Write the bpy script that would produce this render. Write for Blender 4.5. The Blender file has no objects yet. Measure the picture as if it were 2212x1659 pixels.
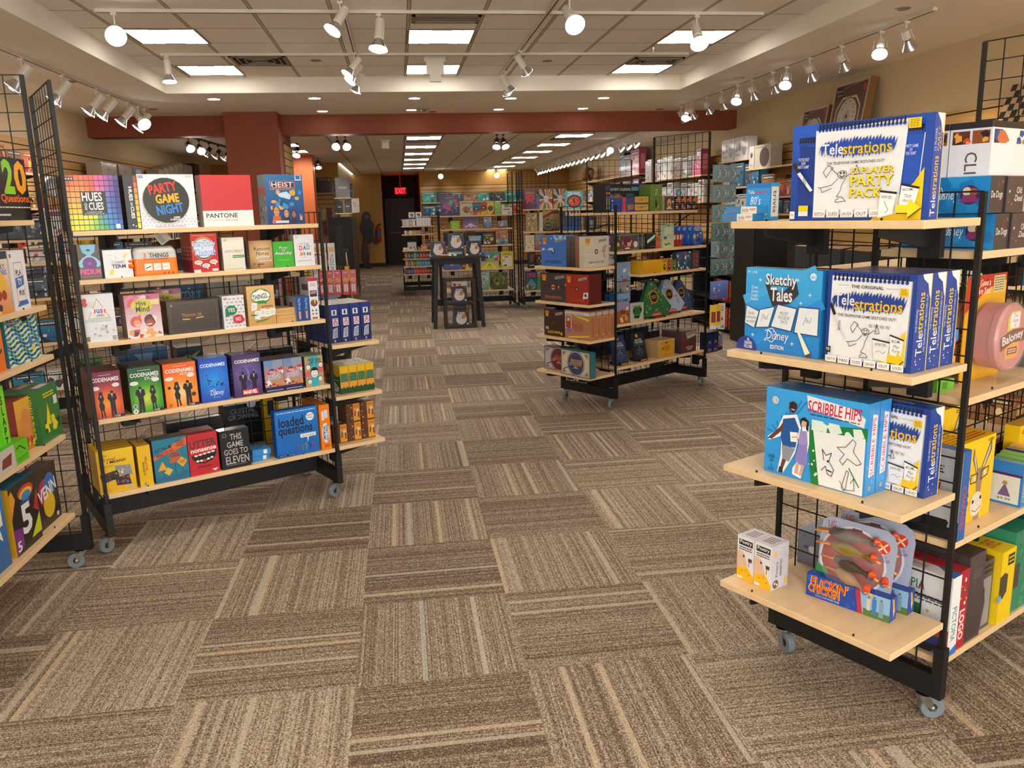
import bpy, math, random
from mathutils import Vector, Matrix
random.seed(7)
SC = bpy.context.scene
COL = bpy.context.collection
# ---------------------------------------------------------------- camera
cam_d = bpy.data.cameras.new('camera'); cam = bpy.data.objects.new('camera', cam_d); COL.objects.link(cam)
cam_d.sensor_width = 36.0; cam_d.lens = 1755.6 * 36.0 / 2212.0; cam_d.clip_start = 0.05; cam_d.clip_end = 120
YAW, PIT, ROL = 0.130647, -0.210507, -0.026621
_f = Vector((math.sin(YAW)*math.cos(PIT), math.cos(YAW)*math.cos(PIT), math.sin(PIT)))
_r = Vector((math.cos(YAW), -math.sin(YAW), 0)); _u = _r.cross(_f)
_r2 = _r*math.cos(ROL) + _u*math.sin(ROL); _u2 = -_r*math.sin(ROL) + _u*math.cos(ROL)
cam.matrix_world = Matrix(((_r2.x, _u2.x, -_f.x, 0), (_r2.y, _u2.y, -_f.y, 0), (_r2.z, _u2.z, -_f.z, 1.6227), (0, 0, 0, 1)))
SC.camera = cam
# ---------------------------------------------------------------- world, exposure
wd = bpy.data.worlds.new('world'); SC.world = wd; wd.use_nodes = True
wd.node_tree.nodes['Background'].inputs[0].default_value = (1.0, 0.97, 0.93, 1)
wd.node_tree.nodes['Background'].inputs[1].default_value = 2.5
SC.view_settings.view_transform = 'Standard'; SC.view_settings.look = 'None'; SC.view_settings.gamma = 1
SC.view_settings.use_curve_mapping = False
SC.view_settings.exposure = 1.0
PANEL = 7.0      # strength of the fluorescent diffusers
LENS = 14.0      # strength of the lamp faces
SPOTW = 30.0     # watts of one track spot
# ---------------------------------------------------------------- helpers: colours
def lin(v):
    return v/12.92 if v <= 0.04045 else ((v+0.055)/1.055)**2.4
NAMED = dict(w='#e8e8e6', k='#16161a', r='#c8202c', b='#1f58b8', y='#f2c814', g='#2f9a3c', o='#ec7a1c', p='#6a3a92', n='#6b4226', c='#e9dcc0', s='#8c8f94', t='#1f8aa0',
             l='#5aa9e6', d='#2b2b33', pk='#e05a8a', m='#7a2034', v='#b7b2a6')
_cc = {}
def cl(s):
    if isinstance(s, tuple): return s
    if s not in _cc:
        h = NAMED.get(s, s)
        _cc[s] = tuple(lin(int(h[i:i+2], 16)/255.0) for i in (1, 3, 5)) + (1.0,)
    return _cc[s]
def mixc(a, b, t):
    a, b = cl(a), cl(b); return tuple(a[i]*(1-t)+b[i]*t for i in range(4))
# ---------------------------------------------------------------- materials
def newmat(name, col=(.5, .5, .5, 1), rough=.5, metal=0.0, emit=None, es=0.0, coat=0.0, alpha=1.0, trans=0.0):
    m = bpy.data.materials.new(name); m.use_nodes = True
    b = m.node_tree.nodes['Principled BSDF']
    b.inputs['Base Color'].default_value = cl(col); b.inputs['Roughness'].default_value = rough; b.inputs['Metallic'].default_value = metal
    if emit: b.inputs['Emission Color'].default_value = cl(emit); b.inputs['Emission Strength'].default_value = es
    if coat: b.inputs['Coat Weight'].default_value = coat; b.inputs['Coat Roughness'].default_value = .08
    if alpha < 1: b.inputs['Alpha'].default_value = alpha
    if trans: b.inputs['Transmission Weight'].default_value = trans
    return m
class NT:
    def __init__(s, m): s.t = m.node_tree; s.b = s.t.nodes['Principled BSDF']
    def n(s, ty, **k):
        x = s.t.nodes.new(ty)
        for a, v in k.items(): setattr(x, a, v)
        return x
    def put(s, sock, v):
        if hasattr(v, 'is_linked') or hasattr(v, 'links'): s.t.links.new(v, sock)
        else: sock.default_value = v
    def m(s, op, a, b=0.0, c=None):
        x = s.n('ShaderNodeMath', operation=op); s.put(x.inputs[0], a); s.put(x.inputs[1], b)
        if c is not None: s.put(x.inputs[2], c)
        return x.outputs[0]
    def mix(s, f, a, b):
        x = s.n('ShaderNodeMix', data_type='RGBA'); s.put(x.inputs[0], f); s.put(x.inputs[6], a); s.put(x.inputs[7], b); return x.outputs[2]
    def xyz(s, v):
        x = s.n('ShaderNodeSeparateXYZ'); s.t.links.new(v, x.inputs[0]); return x.outputs
    def comb(s, a, b, c=0.0):
        x = s.n('ShaderNodeCombineXYZ'); s.put(x.inputs[0], a); s.put(x.inputs[1], b); s.put(x.inputs[2], c); return x.outputs[0]
    def white(s, v):
        x = s.n('ShaderNodeTexWhiteNoise', noise_dimensions='3D'); s.t.links.new(v, x.inputs[0]); return x.outputs[0]
    def noise(s, v, sc, det=2.0):
        x = s.n('ShaderNodeTexNoise'); s.t.links.new(v, x.inputs[0]); x.inputs['Scale'].default_value = sc; x.inputs['Detail'].default_value = det; return x.outputs[0]
    def obj(s): return s.n('ShaderNodeTexCoord').outputs['Object']
    def bump(s, h, st=.3, d=.002):
        x = s.n('ShaderNodeBump'); x.inputs['Strength'].default_value = st; x.inputs['Distance'].default_value = d; s.t.links.new(h, x.inputs['Height']); s.t.links.new(x.outputs[0], s.b.inputs['Normal'])
    def base(s, v): s.t.links.new(v, s.b.inputs['Base Color'])
def paint(name, col, rough=.7, var=.04):
    m = newmat(name, col, rough); t = NT(m); o = t.obj(); c = cl(col)
    f = t.noise(o, 3.0, 3.0); t.base(t.mix(f, tuple(x*(1-var) for x in c[:3])+(1,), tuple(min(1, x*(1+var)) for x in c[:3])+(1,)))
    t.bump(t.noise(o, 260.0, 2.0), .12, .001); return m
M = {}
M['black'] = paint('black_steel', '#0c0c0e', .55, .1)
M['chrome'] = newmat('chrome', '#c9cacb', .22, 1.0)
M['rubber'] = paint('grey_rubber', '#6f7880', .6)
M['rubberk'] = paint('black_rubber', '#1b1b1d', .55)
M['wallcream'] = paint('cream_wall_paint', '#d8c39c', .75)
M['walltan'] = paint('ochre_wall_paint', '#b88a4a', .75)
M['soffit'] = paint('warm_white_paint', '#efe8da', .8)
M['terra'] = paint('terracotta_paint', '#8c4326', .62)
M['orangep'] = paint('orange_paint', '#c2632f', .62)
M['darkwall'] = paint('dark_brown_paint', '#3a2a22', .8)
M['white'] = paint('white_enamel', '#d8d2c4', .4)
M['blackwood'] = paint('black_painted_wood', '#1c1b1d', .5, .15)
M['brownwood'] = paint('dark_brown_wood', '#33271f', .55, .15)
M['card'] = paint('cardboard', '#9c7449', .85)
M['darkcard'] = paint('dark_grey_cardboard', '#3c3f42', .8)
M['groove'] = newmat('groove_shadow_gap', '#1a1410', .8)
M['silver'] = newmat('lamp_reflector', '#c9ccd0', .18, .85)
M['clear'] = newmat('clear_plastic', '#ffffff', .05, 0, alpha=.10, coat=1.0)
M['grill'] = newmat('vent_metal', '#8d7f6c', .45, .4)
M['red'] = paint('red_paint', '#b01818', .35)
M['yellowp'] = paint('yellow_plastic', '#e0b80c', .4)
M['steelblue'] = newmat('blue_label', '#3a5d8c', .4)
M['lens'] = newmat('lit_lamp_face', 'w', .3, 0, '#fffaf2', LENS)
M['lensdim'] = newmat('unlit_lamp_face', '#d9d9d4', .2)
M['exit'] = newmat('exit_sign_letters', '#ff1010', .4, 0, '#ff0a12', 9.0)
M['exitbox'] = newmat('exit_sign_face', '#2a0406', .4, 0, '#ff0a12', .12)
# fluorescent diffuser: three bright panels with a lattice
m = newmat('fluorescent_diffuser', 'w', .4, 0, '#fff8ee', PANEL); t = NT(m); x, y, z = t.xyz(t.obj())[:3]
gx = t.m('ABSOLUTE', t.m('SUBTRACT', t.m('FRACT', t.m('MULTIPLY', x, 5.4)), .5)); gy = t.m('ABSOLUTE', t.m('SUBTRACT', t.m('FRACT', t.m('MULTIPLY', y, 5.4)), .5))
ln = t.m('GREATER_THAN', t.m('MAXIMUM', gx, gy), .47)
cen = t.m('LESS_THAN', t.m('ABSOLUTE', x), .09)
t.put(t.b.inputs['Emission Strength'], t.m('MULTIPLY', t.m('SUBTRACT', 1.0, t.m('MAXIMUM', t.m('MULTIPLY', ln, .92), t.m('MULTIPLY', cen, .90))), PANEL)); M['panel'] = m
# printed cardboard reads the colours stored on the mesh
def printmat(name, rough, coat):
    m = newmat(name, 'w', rough, coat=coat); t = NT(m); a = t.n('ShaderNodeVertexColor', layer_name='Col')
    f = t.noise(t.obj(), 55.0, 2.0); s = t.n('ShaderNodeMix', data_type='RGBA', blend_type='MULTIPLY'); s.inputs[0].default_value = .12
    t.t.links.new(a.outputs[0], s.inputs[6]); t.t.links.new(f, s.inputs[7]); t.base(s.outputs[2]); return m
M['print'] = printmat('printed_cardboard', .42, .15); M['gloss'] = printmat('shrink_wrapped_print', .38, .25)
# maple shelf
m = newmat('maple_laminate', '#d9b27c', .42); t = NT(m); x, y, z = t.xyz(t.obj())[:3]
g = t.noise(t.comb(t.m('MULTIPLY', x, 1.2), t.m('MULTIPLY', y, 9.0), t.m('MULTIPLY', z, 9.0)), 4.0, 5.0)
t.base(t.mix(g, cl('#d4b07e'), cl('#e6cba2'))); M['maple'] = m
m = newmat('slatwall_laminate', '#c79a55', .5); t = NT(m); g = t.noise(t.comb(*[t.m('MULTIPLY', q, s_) for q, s_ in zip(t.xyz(t.obj())[:3], (1, 1, 12))]), 2.5, 4.0)
t.base(t.mix(g, cl('#bd9150'), cl('#d6ab68'))); M['slat'] = m
# acoustic ceiling tiles, 61 cm grid
def tiles(name, ox, oy):
    m = newmat(name, '#b5a78c', .9); t = NT(m); o = t.obj(); x, y, z = t.xyz(o)[:3]; T = .6096
    def edge(q, off, w): return t.m('LESS_THAN', t.m('ABSOLUTE', t.m('SUBTRACT', t.m('FRACT', t.m('ADD', t.m('DIVIDE', t.m('SUBTRACT', q, off), T), .5)), .5)), w)
    ex = edge(x, ox, .018); ey = edge(y, oy, .011); ex2 = edge(x, ox, .028)
    col = t.mix(t.noise(o, 90.0, 3.0), cl('#ece6d8'), cl('#f4efe4'))
    col = t.mix(ex2, col, cl('#6e6656')); col = t.mix(ey, col, cl('#8a806c')); col = t.mix(ex, col, cl('#c0b49a')); t.base(col); return m
M['tile'] = tiles('ceiling_tiles_front', .17, 7.66); M['tileb'] = tiles('ceiling_tiles_back', .17, 13.63)
# carpet tiles: quarter-turned striped squares
m = newmat('carpet_tiles', '#7d6753', .95); t = NT(m); o = t.obj(); x, y, z = t.xyz(o)[:3]; T = .6096
fx = t.m('DIVIDE', t.m('SUBTRACT', x, -.84738), T); fy = t.m('DIVIDE', t.m('SUBTRACT', y, 2.62532), T)
ix = t.m('FLOOR', fx); iy = t.m('FLOOR', fy); lx = t.m('FRACT', fx); ly = t.m('FRACT', fy)
par = t.m('ABSOLUTE', t.m('MODULO', t.m('ADD', ix, iy), 2.0))      # 1: stripes run away from the camera
par = t.m('GREATER_THAN', par, .5)
u = t.m('ADD', t.m('MULTIPLY', par, lx), t.m('MULTIPLY', t.m('SUBTRACT', 1.0, par), ly))
v = t.m('ADD', t.m('MULTIPLY', par, ly), t.m('MULTIPLY', t.m('SUBTRACT', 1.0, par), lx))
seed = t.white(t.comb(ix, iy, 3.0))
sd = t.m('MULTIPLY', seed, 97.0)
def band(n, k): return t.white(t.comb(t.m('FLOOR', t.m('MULTIPLY', u, n)), sd, k))
fine = band(118.0, 1.0); mid = band(40.0, 2.0); wide = band(17.0, 4.0); acc = band(31.0, 5.0); tint = band(31.0, 6.0)
pile = t.white(t.comb(t.m('FLOOR', t.m('MULTIPLY', x, 270.0)), t.m('FLOOR', t.m('MULTIPLY', y, 270.0)), 0.0))
loop = t.noise(t.comb(t.m('MULTIPLY', u, 118.0), t.m('MULTIPLY', v, 75.0), sd), 1.0, 1.0)
val = t.m('ADD', t.m('MULTIPLY', fine, .36), t.m('MULTIPLY', mid, .14)); val = t.m('ADD', val, t.m('MULTIPLY', wide, .06))
val = t.m('ADD', val, t.m('MULTIPLY', loop, .48)); val = t.m('ADD', val, t.m('MULTIPLY', t.m('SUBTRACT', pile, .5), .55))
lt = t.m('MULTIPLY', t.m('SUBTRACT', seed, .5), .20)
val = t.m('ADD', val, lt); val = t.m('ADD', val, t.m('MULTIPLY', par, .14))
rmp = t.n('ShaderNodeValToRGB'); t.t.links.new(val, rmp.inputs[0]); e = rmp.color_ramp.elements
e[0].position = .15; e[0].color = cl('#4e3e32'); e[1].position = .95; e[1].color = cl('#b4a593')
k = rmp.color_ramp.elements.new(.5); k.color = cl('#79644f')
light = t.mix(tint, cl('#c8ae8a'), cl('#b0aea4'))
isacc = t.m('MULTIPLY', t.m('GREATER_THAN', acc, .925), .72)
col = t.mix(isacc, rmp.outputs[0], light)
dm = t.m('ADD', .78, t.m('MULTIPLY', pile, .4)); cm = t.n('ShaderNodeVectorMath', operation='SCALE'); t.t.links.new(col, cm.inputs[0]); t.t.links.new(dm, cm.inputs['Scale'])
t.base(cm.outputs[0]); t.bump(pile, .5, .003); M['carpet'] = m
# ---------------------------------------------------------------- mesh building
class MB:
    """collects geometry in one local frame; every face can carry a colour"""
    def __init__(s): s.v = []; s.f = []; s.c = []; s.sm = False
    def face(s, pts, col='w', cols=None):
        i = len(s.v); s.v += [tuple(p) for p in pts]; s.f.append(tuple(range(i, i+len(pts))))
        s.c.append([cl(q) for q in cols] if cols else [cl(col)]*len(pts))
    def raw(s, vs, fs, col='w'):
        i = len(s.v); s.v += [tuple(p) for p in vs]
        for f in fs: s.f.append(tuple(i+q for q in f)); s.c.append([cl(col)]*len(f))
    def box(s, x0, y0, z0, x1, y1, z1, col='w', mat=None):
        v = [(x, y, z) for z in (z0, z1) for y in (y0, y1) for x in (x0, x1)]
        if mat is not None: v = [tuple(mat @ Vector(p)) for p in v]
        s.raw(v, [(0, 2, 3, 1), (4, 5, 7, 6), (0, 1, 5, 4), (2, 6, 7, 3), (0, 4, 6, 2), (1, 3, 7, 5)], col)
    def bar(s, a, b, r, n=4, col='w', r2=None, caps=True):
        a = Vector(a); b = Vector(b); d = (b-a); q = d.to_track_quat('Z', 'Y') if d.length > 1e-9 else None
        r2 = r if r2 is None else r2; vs = []
        for p, rr in ((a, r), (b, r2)):
            for i in range(n):
                an = 2*math.pi*(i+.5)/n; vs.append(p + q @ Vector((math.cos(an)*rr, math.sin(an)*rr, 0)))
        fs = [(i, (i+1) % n, n+(i+1) % n, n+i) for i in range(n)]
        if caps: fs += [tuple(range(n-1, -1, -1)), tuple(range(n, 2*n))]
        s.raw(vs, fs, col)
    def lathe(s, prof, n=20, mat=None, col='w'):
        i0 = len(s.v); mat = mat or Matrix.Identity(4)
        for r, z in prof:
            for i in range(n):
                a = 2*math.pi*i/n; s.v.append(tuple(mat @ Vector((r*math.cos(a), r*math.sin(a), z))))
        for k in range(len(prof)-1):
            for i in range(n):
                j = (i+1) % n; s.f.append((i0+k*n+i, i0+k*n+j, i0+(k+1)*n+j, i0+(k+1)*n+i)); s.c.append([cl(col)]*4)
    def obj(s, name, mat, parent=None, loc=(0, 0, 0), rz=0.0, smooth=False):
        me = bpy.data.meshes.new(name); me.from_pydata(s.v, [], s.f)
        ca = me.color_attributes.new('Col', 'FLOAT_COLOR', 'CORNER'); flat = []
        for f, c in zip(s.f, s.c):
            for q in c: flat += q
        ca.data.foreach_set('color', flat)
        me.materials.append(M[mat] if isinstance(mat, str) else mat)
        if smooth: me.shade_smooth()
        o = bpy.data.objects.new(name, me); COL.objects.link(o); o.location = loc; o.rotation_euler = (0, 0, rz)
        if parent: o.parent = parent
        return o
SHORT = [(' from the left', ' from left'), ('mystery box', 'box'), ('and red letters', 'letters'), (' sized', ''), (' of the far rack behind the black table', ' of the far rack'), (' of the rack right of the far rack', ' of the far right rack'), (' on the narrow rack left of the far rack', ' on the narrow far rack'), (' one of the pair', ' of the pair'),
         (' one of the stack', ' of the stack'), (' from the top', ' from top'), (' from below of', ' from below in'), (' on the top shelf of', ', top shelf of'), (' on the second shelf of', ', second shelf of'), (' on the third shelf of', ', third shelf of'), (' on the fourth shelf of', ', fourth shelf of')]
def short(s):
    if len(s.split()) > 16:
        for a, b in SHORT: s = s.replace(a, b)
    while len(s.split()) > 16 and ' the ' in s: i = s.rindex(' the '); s = s[:i]+s[i+4:]
    return s
def tag(o, label=None, cat=None, group=None, kind=None):
    if label: o['label'] = short(label)
    if cat: o['category'] = cat
    if group: o['group'] = group
    if kind: o['kind'] = kind
    return o
def empty(name, loc, rz=0.0):
    o = bpy.data.objects.new(name, None); COL.objects.link(o); o.location = loc; o.rotation_euler = (0, 0, rz); o.empty_display_size = .1; return o
def copy_tree(o, parent=None):
    c = o.copy(); COL.objects.link(c)
    if parent: c.parent = parent
    for ch in list(o.children): copy_tree(ch, c)
    return c
ORD = ['first', 'second', 'third', 'fourth', 'fifth', 'sixth', 'seventh', 'eighth', 'ninth', 'tenth', 'eleventh', 'twelfth', 'thirteenth', 'fourteenth', 'fifteenth', 'sixteenth', 'seventeenth', 'eighteenth', 'nineteenth', 'twentieth']
def rad(a): return math.radians(a)
def wpt(P, a, x, y):
    c, s_ = math.cos(rad(a)), math.sin(rad(a)); return (P[0]+x*c-y*s_, P[1]+x*s_+y*c)
# ================================================================ the room
def struct(name, mat, boxes, **k):
    b = MB()
    for q in boxes: b.box(*q)
    return tag(b.obj(name, mat), kind='structure', **k)
XL, XR, YF, YB = -4.2, 5.2, -3.0, 27.6
struct('floor', 'carpet', [(XL-.1, YF-.1, -.05, XR+.1, YB+.2, 0)])
ZS, ZT, ZB = 3.03, 3.2, 2.82
TX0, TX1, TY0, TY1 = -2.55, 3.53, -2.6, 10.22
struct('ceiling', 'tile', [(TX0-.05, TY0-.05, ZT, TX1+.05, TY1+.05, ZT+.05)])
tag(struct('ceiling', 'soffit', [(XL, YF, ZS, TX0, 12.45, ZS+.23), (TX1, YF, ZS, XR, 12.45, ZS+.23), (TX0, TY1, ZS, TX1, 12.45, ZS+.23), (TX0, YF, ZS, TX1, TY0, ZS+.23)]))
struct('ceiling', 'tileb', [(-1.3, 12.7, ZB, 4.35, YB+.1, ZB+.05)])
struct('ceiling', 'soffit', [(XL, 12.7, ZB, -1.3, 20.3, ZB+.05), (4.35, 12.7, ZB, XR, YB+.1, ZB+.05)])
struct('beam_cross', 'terra', [(XL, 12.4, 2.76, XR, 12.72, ZS+.2)])
struct('wall_left', 'wallcream', [(XL-.1, YF, 0, XL, 20.3, 3.3)])
struct('wall_right', 'wallcream', [(XR, YF, 0, XR+.1, YB, 3.3)])
struct('wall_front', 'wallcream', [(XL-.1, YF-.1, 2.75, XR+.1, YF, 3.3)])     # unseen shop front, left open below the lintel so world light brightens the ceiling
struct('wall_back', 'walltan', [(.67, 25.0, 0, XR, 25.1, ZB)])
struct('wall_back_left', 'walltan', [(XL, 20.0, 0, -1.35, 20.1, ZB)])
struct('wall_corridor_left', 'wallcream', [(-1.45, 20.1, 0, -1.35, 26.0, ZB)])
struct('wall_corridor_end', 'walltan', [(-1.45, 26.0, 0, -.47, 26.1, ZB)])
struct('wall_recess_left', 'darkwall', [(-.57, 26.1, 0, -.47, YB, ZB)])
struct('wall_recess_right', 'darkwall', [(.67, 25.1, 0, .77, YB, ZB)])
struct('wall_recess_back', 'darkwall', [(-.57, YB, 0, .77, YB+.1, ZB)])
struct('baseboard_left', 'blackwood', [(XL, YF, 0, XL+.015, 20, .12)])
struct('baseboard_right', 'blackwood', [(XR-.015, YF, 0, XR, 25, .12)])
struct('baseboard_back', 'blackwood', [(.67, 24.985, 0, XR, 25, .12), (-1.35, 25.985, 0, -.47, 26, .12)])
# pillars
struct('column', 'terra', [(-2.29, 12.0, 0, -1.58, 13.35, ZS)])
struct('column', 'orangep', [(-2.12, 17.3, 0, -1.66, 17.75, ZB)])
def slatwall(name, axis, c, a0, a1, z0, z1, label=None, step=.102):
    """dark backing with horizontal boards; axis x: faces +-X at x=c; axis y: faces -Y at y=c"""
    bk = MB(); bd = MB(); s_ = 1 if axis == 'x+' else -1
    t1, t2 = c+s_*.004, c+s_*.016
    def put(m_, q0, q1, za, zb):
        lo, hi = min(q0, q1), max(q0, q1)
        if axis[0] == 'x': m_.box(lo, a0, za, hi, a1, zb)
        else: m_.box(a0, lo, za, a1, hi, zb)
    put(bk, c, t1, z0, z1); z = z0
    while z < z1-.02:
        put(bd, c+s_*.004, t2, z+.006, min(z+step-.006, z1)); z += step
    r = bd.obj(name, 'slat'); bk.obj('backing', 'groove', r); return tag(r, kind='structure')
slatwall('trim_1', 'x+', XL, 3.0, 19.9, .35, 2.57)
slatwall('trim_2', 'x-', XR, 2.5, 24.9, .35, 2.42)
slatwall('trim_3', 'y', 25.0, .7, 5.1, .35, 2.40)
slatwall('trim_4', 'y', 20.0, -4.1, -1.38, .35, 2.35)
slatwall('trim_5', 'x+', -1.58, 12.42, 13.33, .4, 2.66)
# exit door in the recess
b = MB(); b.box(-.42, YB-.05, 0, .55, YB-.005, 2.1); dr = tag(b.obj('door_1', paint('door_paint', '#4a3a30', .5)), kind='structure')
b = MB(); b.box(-.47, YB-.07, 0, -.42, YB-.004, 2.16); b.box(.55, YB-.07, 0, .60, YB-.004, 2.16); b.box(-.47, YB-.07, 2.1, .6, YB-.004, 2.16); b.obj('door_frame', 'darkwall', dr)
b = MB(); b.box(-.3, YB-.12, .98, .45, YB-.07, 1.03, 'k'); b.obj('push_bar', 'red', dr)
# ---------------------------------------------------------------- ceiling fittings
def troffer(x, y, z, label, w=.55):
    r = empty('ceiling_light', (x, y, z)); tag(r, label, 'ceiling light', 'recessed square ceiling lights')
    b = MB(); h = w/2; o = h+.022
    for q in ((-o, -o, -.008, o, -h, .0), (-o, h, -.008, o, o, .0), (-o, -h, -.008, -h, h, .0), (h, -h, -.008, o, h, .0)): b.box(*q)
    b.obj('frame', 'grill', r)
    b = MB(); b.box(-h, -h, -.006, h, h, -.001); b.obj('diffuser', 'panel', r); return r
side = {-1.93: 'left', .47: 'middle', 2.9: 'right'}
for yy, rn in ((7.97, 'front'), (9.72, 'back')):
    for xx in (-1.93, .47, 2.9): troffer(xx, yy, ZT, f'square ceiling light in the {side[xx]} of the {rn} row of the raised ceiling', .57)
for i, yy in enumerate((4.1, 2.3, .5, -1.3)):
    for xx in (-1.93, .47, 2.9): troffer(xx, yy, ZT, f'square ceiling light over the shop entrance, {side[xx]}, {ORD[i]} row towards the entrance', .57)
for i in range(6): troffer(.48, 13.9+1.83*i, ZB, f'square light of the middle line beyond the red beam, {ORD[i]} from the beam')
for i in range(7): troffer(2.98, 13.9+1.83*i, ZB, f'square light of the right line beyond the red beam, {ORD[i]} from the beam')
for i, yy in enumerate((14.9, 16.35)): troffer(-1.93, yy, ZB, f'square light behind the terracotta column, {ORD[i]} from the beam')
def vent(x, y, z, w, d, label):
    r = empty('ceiling_vent', (x, y, z)); tag(r, label, 'vent', 'ceiling vents')
    b = MB(); b.box(-w/2, -d/2, -.006, w/2, d/2, 0); b.obj('backing', 'groove', r)
    b = MB()
    for q in ((-w/2, -d/2, -.016, w/2, -d/2+.03, 0), (-w/2, d/2-.03, -.016, w/2, d/2, 0), (-w/2, -d/2, -.016, -w/2+.03, d/2, 0), (w/2-.03, -d/2, -.016, w/2, d/2, 0)): b.box(*q)
    b.obj('frame', 'grill', r)
    b = MB()
    for k in range(1, 4):
        f = k/4*min(w, d)/2
        if d > w*.6:
            for q in ((-w/2+f, -d/2+f, -w/2+f+.012, d/2-f), (w/2-f-.012, -d/2+f, w/2-f, d/2-f), (-w/2+f, -d/2+f, w/2-f, -d/2+f+.012), (-w/2+f, d/2-f-.012, w/2-f, d/2-f)): b.box(q[0], q[1], -.018, q[2], q[3], -.004)
        else: b.box(-w/2+.03, -d/2+d*k/4, -.014, w/2-.03, -d/2+d*k/4+.012, -.004)
    b.obj('louvre', 'grill', r)
vent(-1.32, 9.13, ZT, .55, .52, 'square air vent left of the track in the raised ceiling')
vent(2.9, 9.22, ZT, .55, .4, 'square air vent between the two right ceiling lights')
vent(.48, 7.24, ZT, .57, .27, 'narrow slot vent in front of the middle ceiling light')
vent(.48, 14.5, ZB, .55, .3, 'slot vent beyond the beam near the first middle light')
vent(2.98, 14.45, ZB, .55, .3, 'slot vent beyond the beam near the first right light')
def disc(x, y, z, r, mat, name, label, cat, group=None, h=.006):
    b = MB(); b.lathe([(0, 0), (r, 0), (r, -h), (r*.8, -h*1.5), (0, -h*1.5)], 24)
    return tag(b.obj(name, mat, None, (x, y, z), smooth=False), label, cat, group)
for x, y, z, lb in ((-.76, 9.15, ZT, 'flat round cover in the raised ceiling left of the middle lights'), (1.69, 9.21, ZT, 'flat round cover in the raised ceiling right of the middle lights'),
                    (-3.24, 9.3, ZS, 'flat round cover beside the left lamp track'), (-3.08, 11.6, ZS, 'flat round cover at the far end of the left lamp track'), (.56, 12.2, ZS, 'small round cover beside the middle downlights'),
                    (3.84, 6.1, ZS, 'flat round cover near the front end of the right track'), (3.93, 9.33, ZS, 'flat round cover half way along the right track'), (3.92, 12.2, ZS, 'flat round cover in front of the beam, far right')):
    disc(x, y, z, .055, 'grill', 'ceiling_cover', lb, 'ceiling cover', 'round ceiling covers')
DL = [(-2.13, 10.7), (-.94, 10.7), (-.96, 12.0), (.28, 10.78), (.26, 11.96), (1.51, 10.86), (1.49, 12.05), (2.74, 10.9), (2.71, 12.05)]
dn = ['far left of the row nearer the raised ceiling', 'second from the left in the row nearer the raised ceiling', 'leftmost of the row close to the beam', 'third from the left in the row nearer the raised ceiling', 'second of the row close to the beam',
      'fourth from the left in the row nearer the raised ceiling', 'third of the row close to the beam', 'far right of the row nearer the raised ceiling', 'rightmost of the row close to the beam']
def lamp(name, ty, loc, energy, col=(1, .91, .80), rot=None, size=.05, ang=60, blend=.6):
    d = bpy.data.lights.new(name, ty); d.energy = energy; d.color = col
    if ty == 'SPOT': d.spot_size = rad(ang); d.spot_blend = blend
    d.shadow_soft_size = size
    o = bpy.data.objects.new(name, d); COL.objects.link(o); o.location = loc
    if rot is not None: o.rotation_euler = Vector(rot).to_track_quat('-Z', 'Y').to_euler()
    return o
for (x, y), nm in zip(DL, dn):
    y = min(y, 12.0)
    r = empty('downlight', (x, y, ZS)); tag(r, f'round recessed downlight, {nm}', 'downlight', 'recessed downlights')
    b = MB(); b.lathe([(.072, 0), (.092, 0), (.092, -.006), (.072, -.006), (.072, 0)], 24); b.obj('trim_ring', 'white', r)
    b = MB(); b.lathe([(0, -.002), (.072, -.002), (.072, -.004), (0, -.004)], 24); b.obj('lens', 'lens', r)
    l = lamp('downlight_bulb', 'SPOT', (0, 0, -.02), SPOTW*.5, rot=(0, 0, -1), ang=110, blend=.9); l.parent = r
# track lamps
def track(label, a, b_, z, mat='white'):
    b = MB(); a = Vector((a[0], a[1], z-.012)); c = Vector((b_[0], b_[1], z-.012)); d = (c-a).normalized(); n = Vector((-d.y, d.x, 0))*.018
    for s_ in (1,):
        vs = [a-n, a+n, c+n, c-n]; vs = [v+Vector((0, 0, .012)) for v in vs]+[v-Vector((0, 0, .012)) for v in vs]
        b.raw([tuple(v) for v in vs], [(0, 1, 2, 3), (7, 6, 5, 4), (0, 4, 5, 1), (1, 5, 6, 2), (2, 6, 7, 3), (3, 7, 4, 0)])
    r = b.obj('lamp_track', mat); tag(r, label, 'lamp track', 'ceiling lamp tracks')
    g = MB(); n2 = n*.25; vs = [a-n2, a+n2, c+n2, c-n2]; g.raw([tuple(v-Vector((0, 0, .0135))) for v in vs], [(3, 2, 1, 0)]); g.obj('contact_slot', 'groove', r); return r
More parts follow.
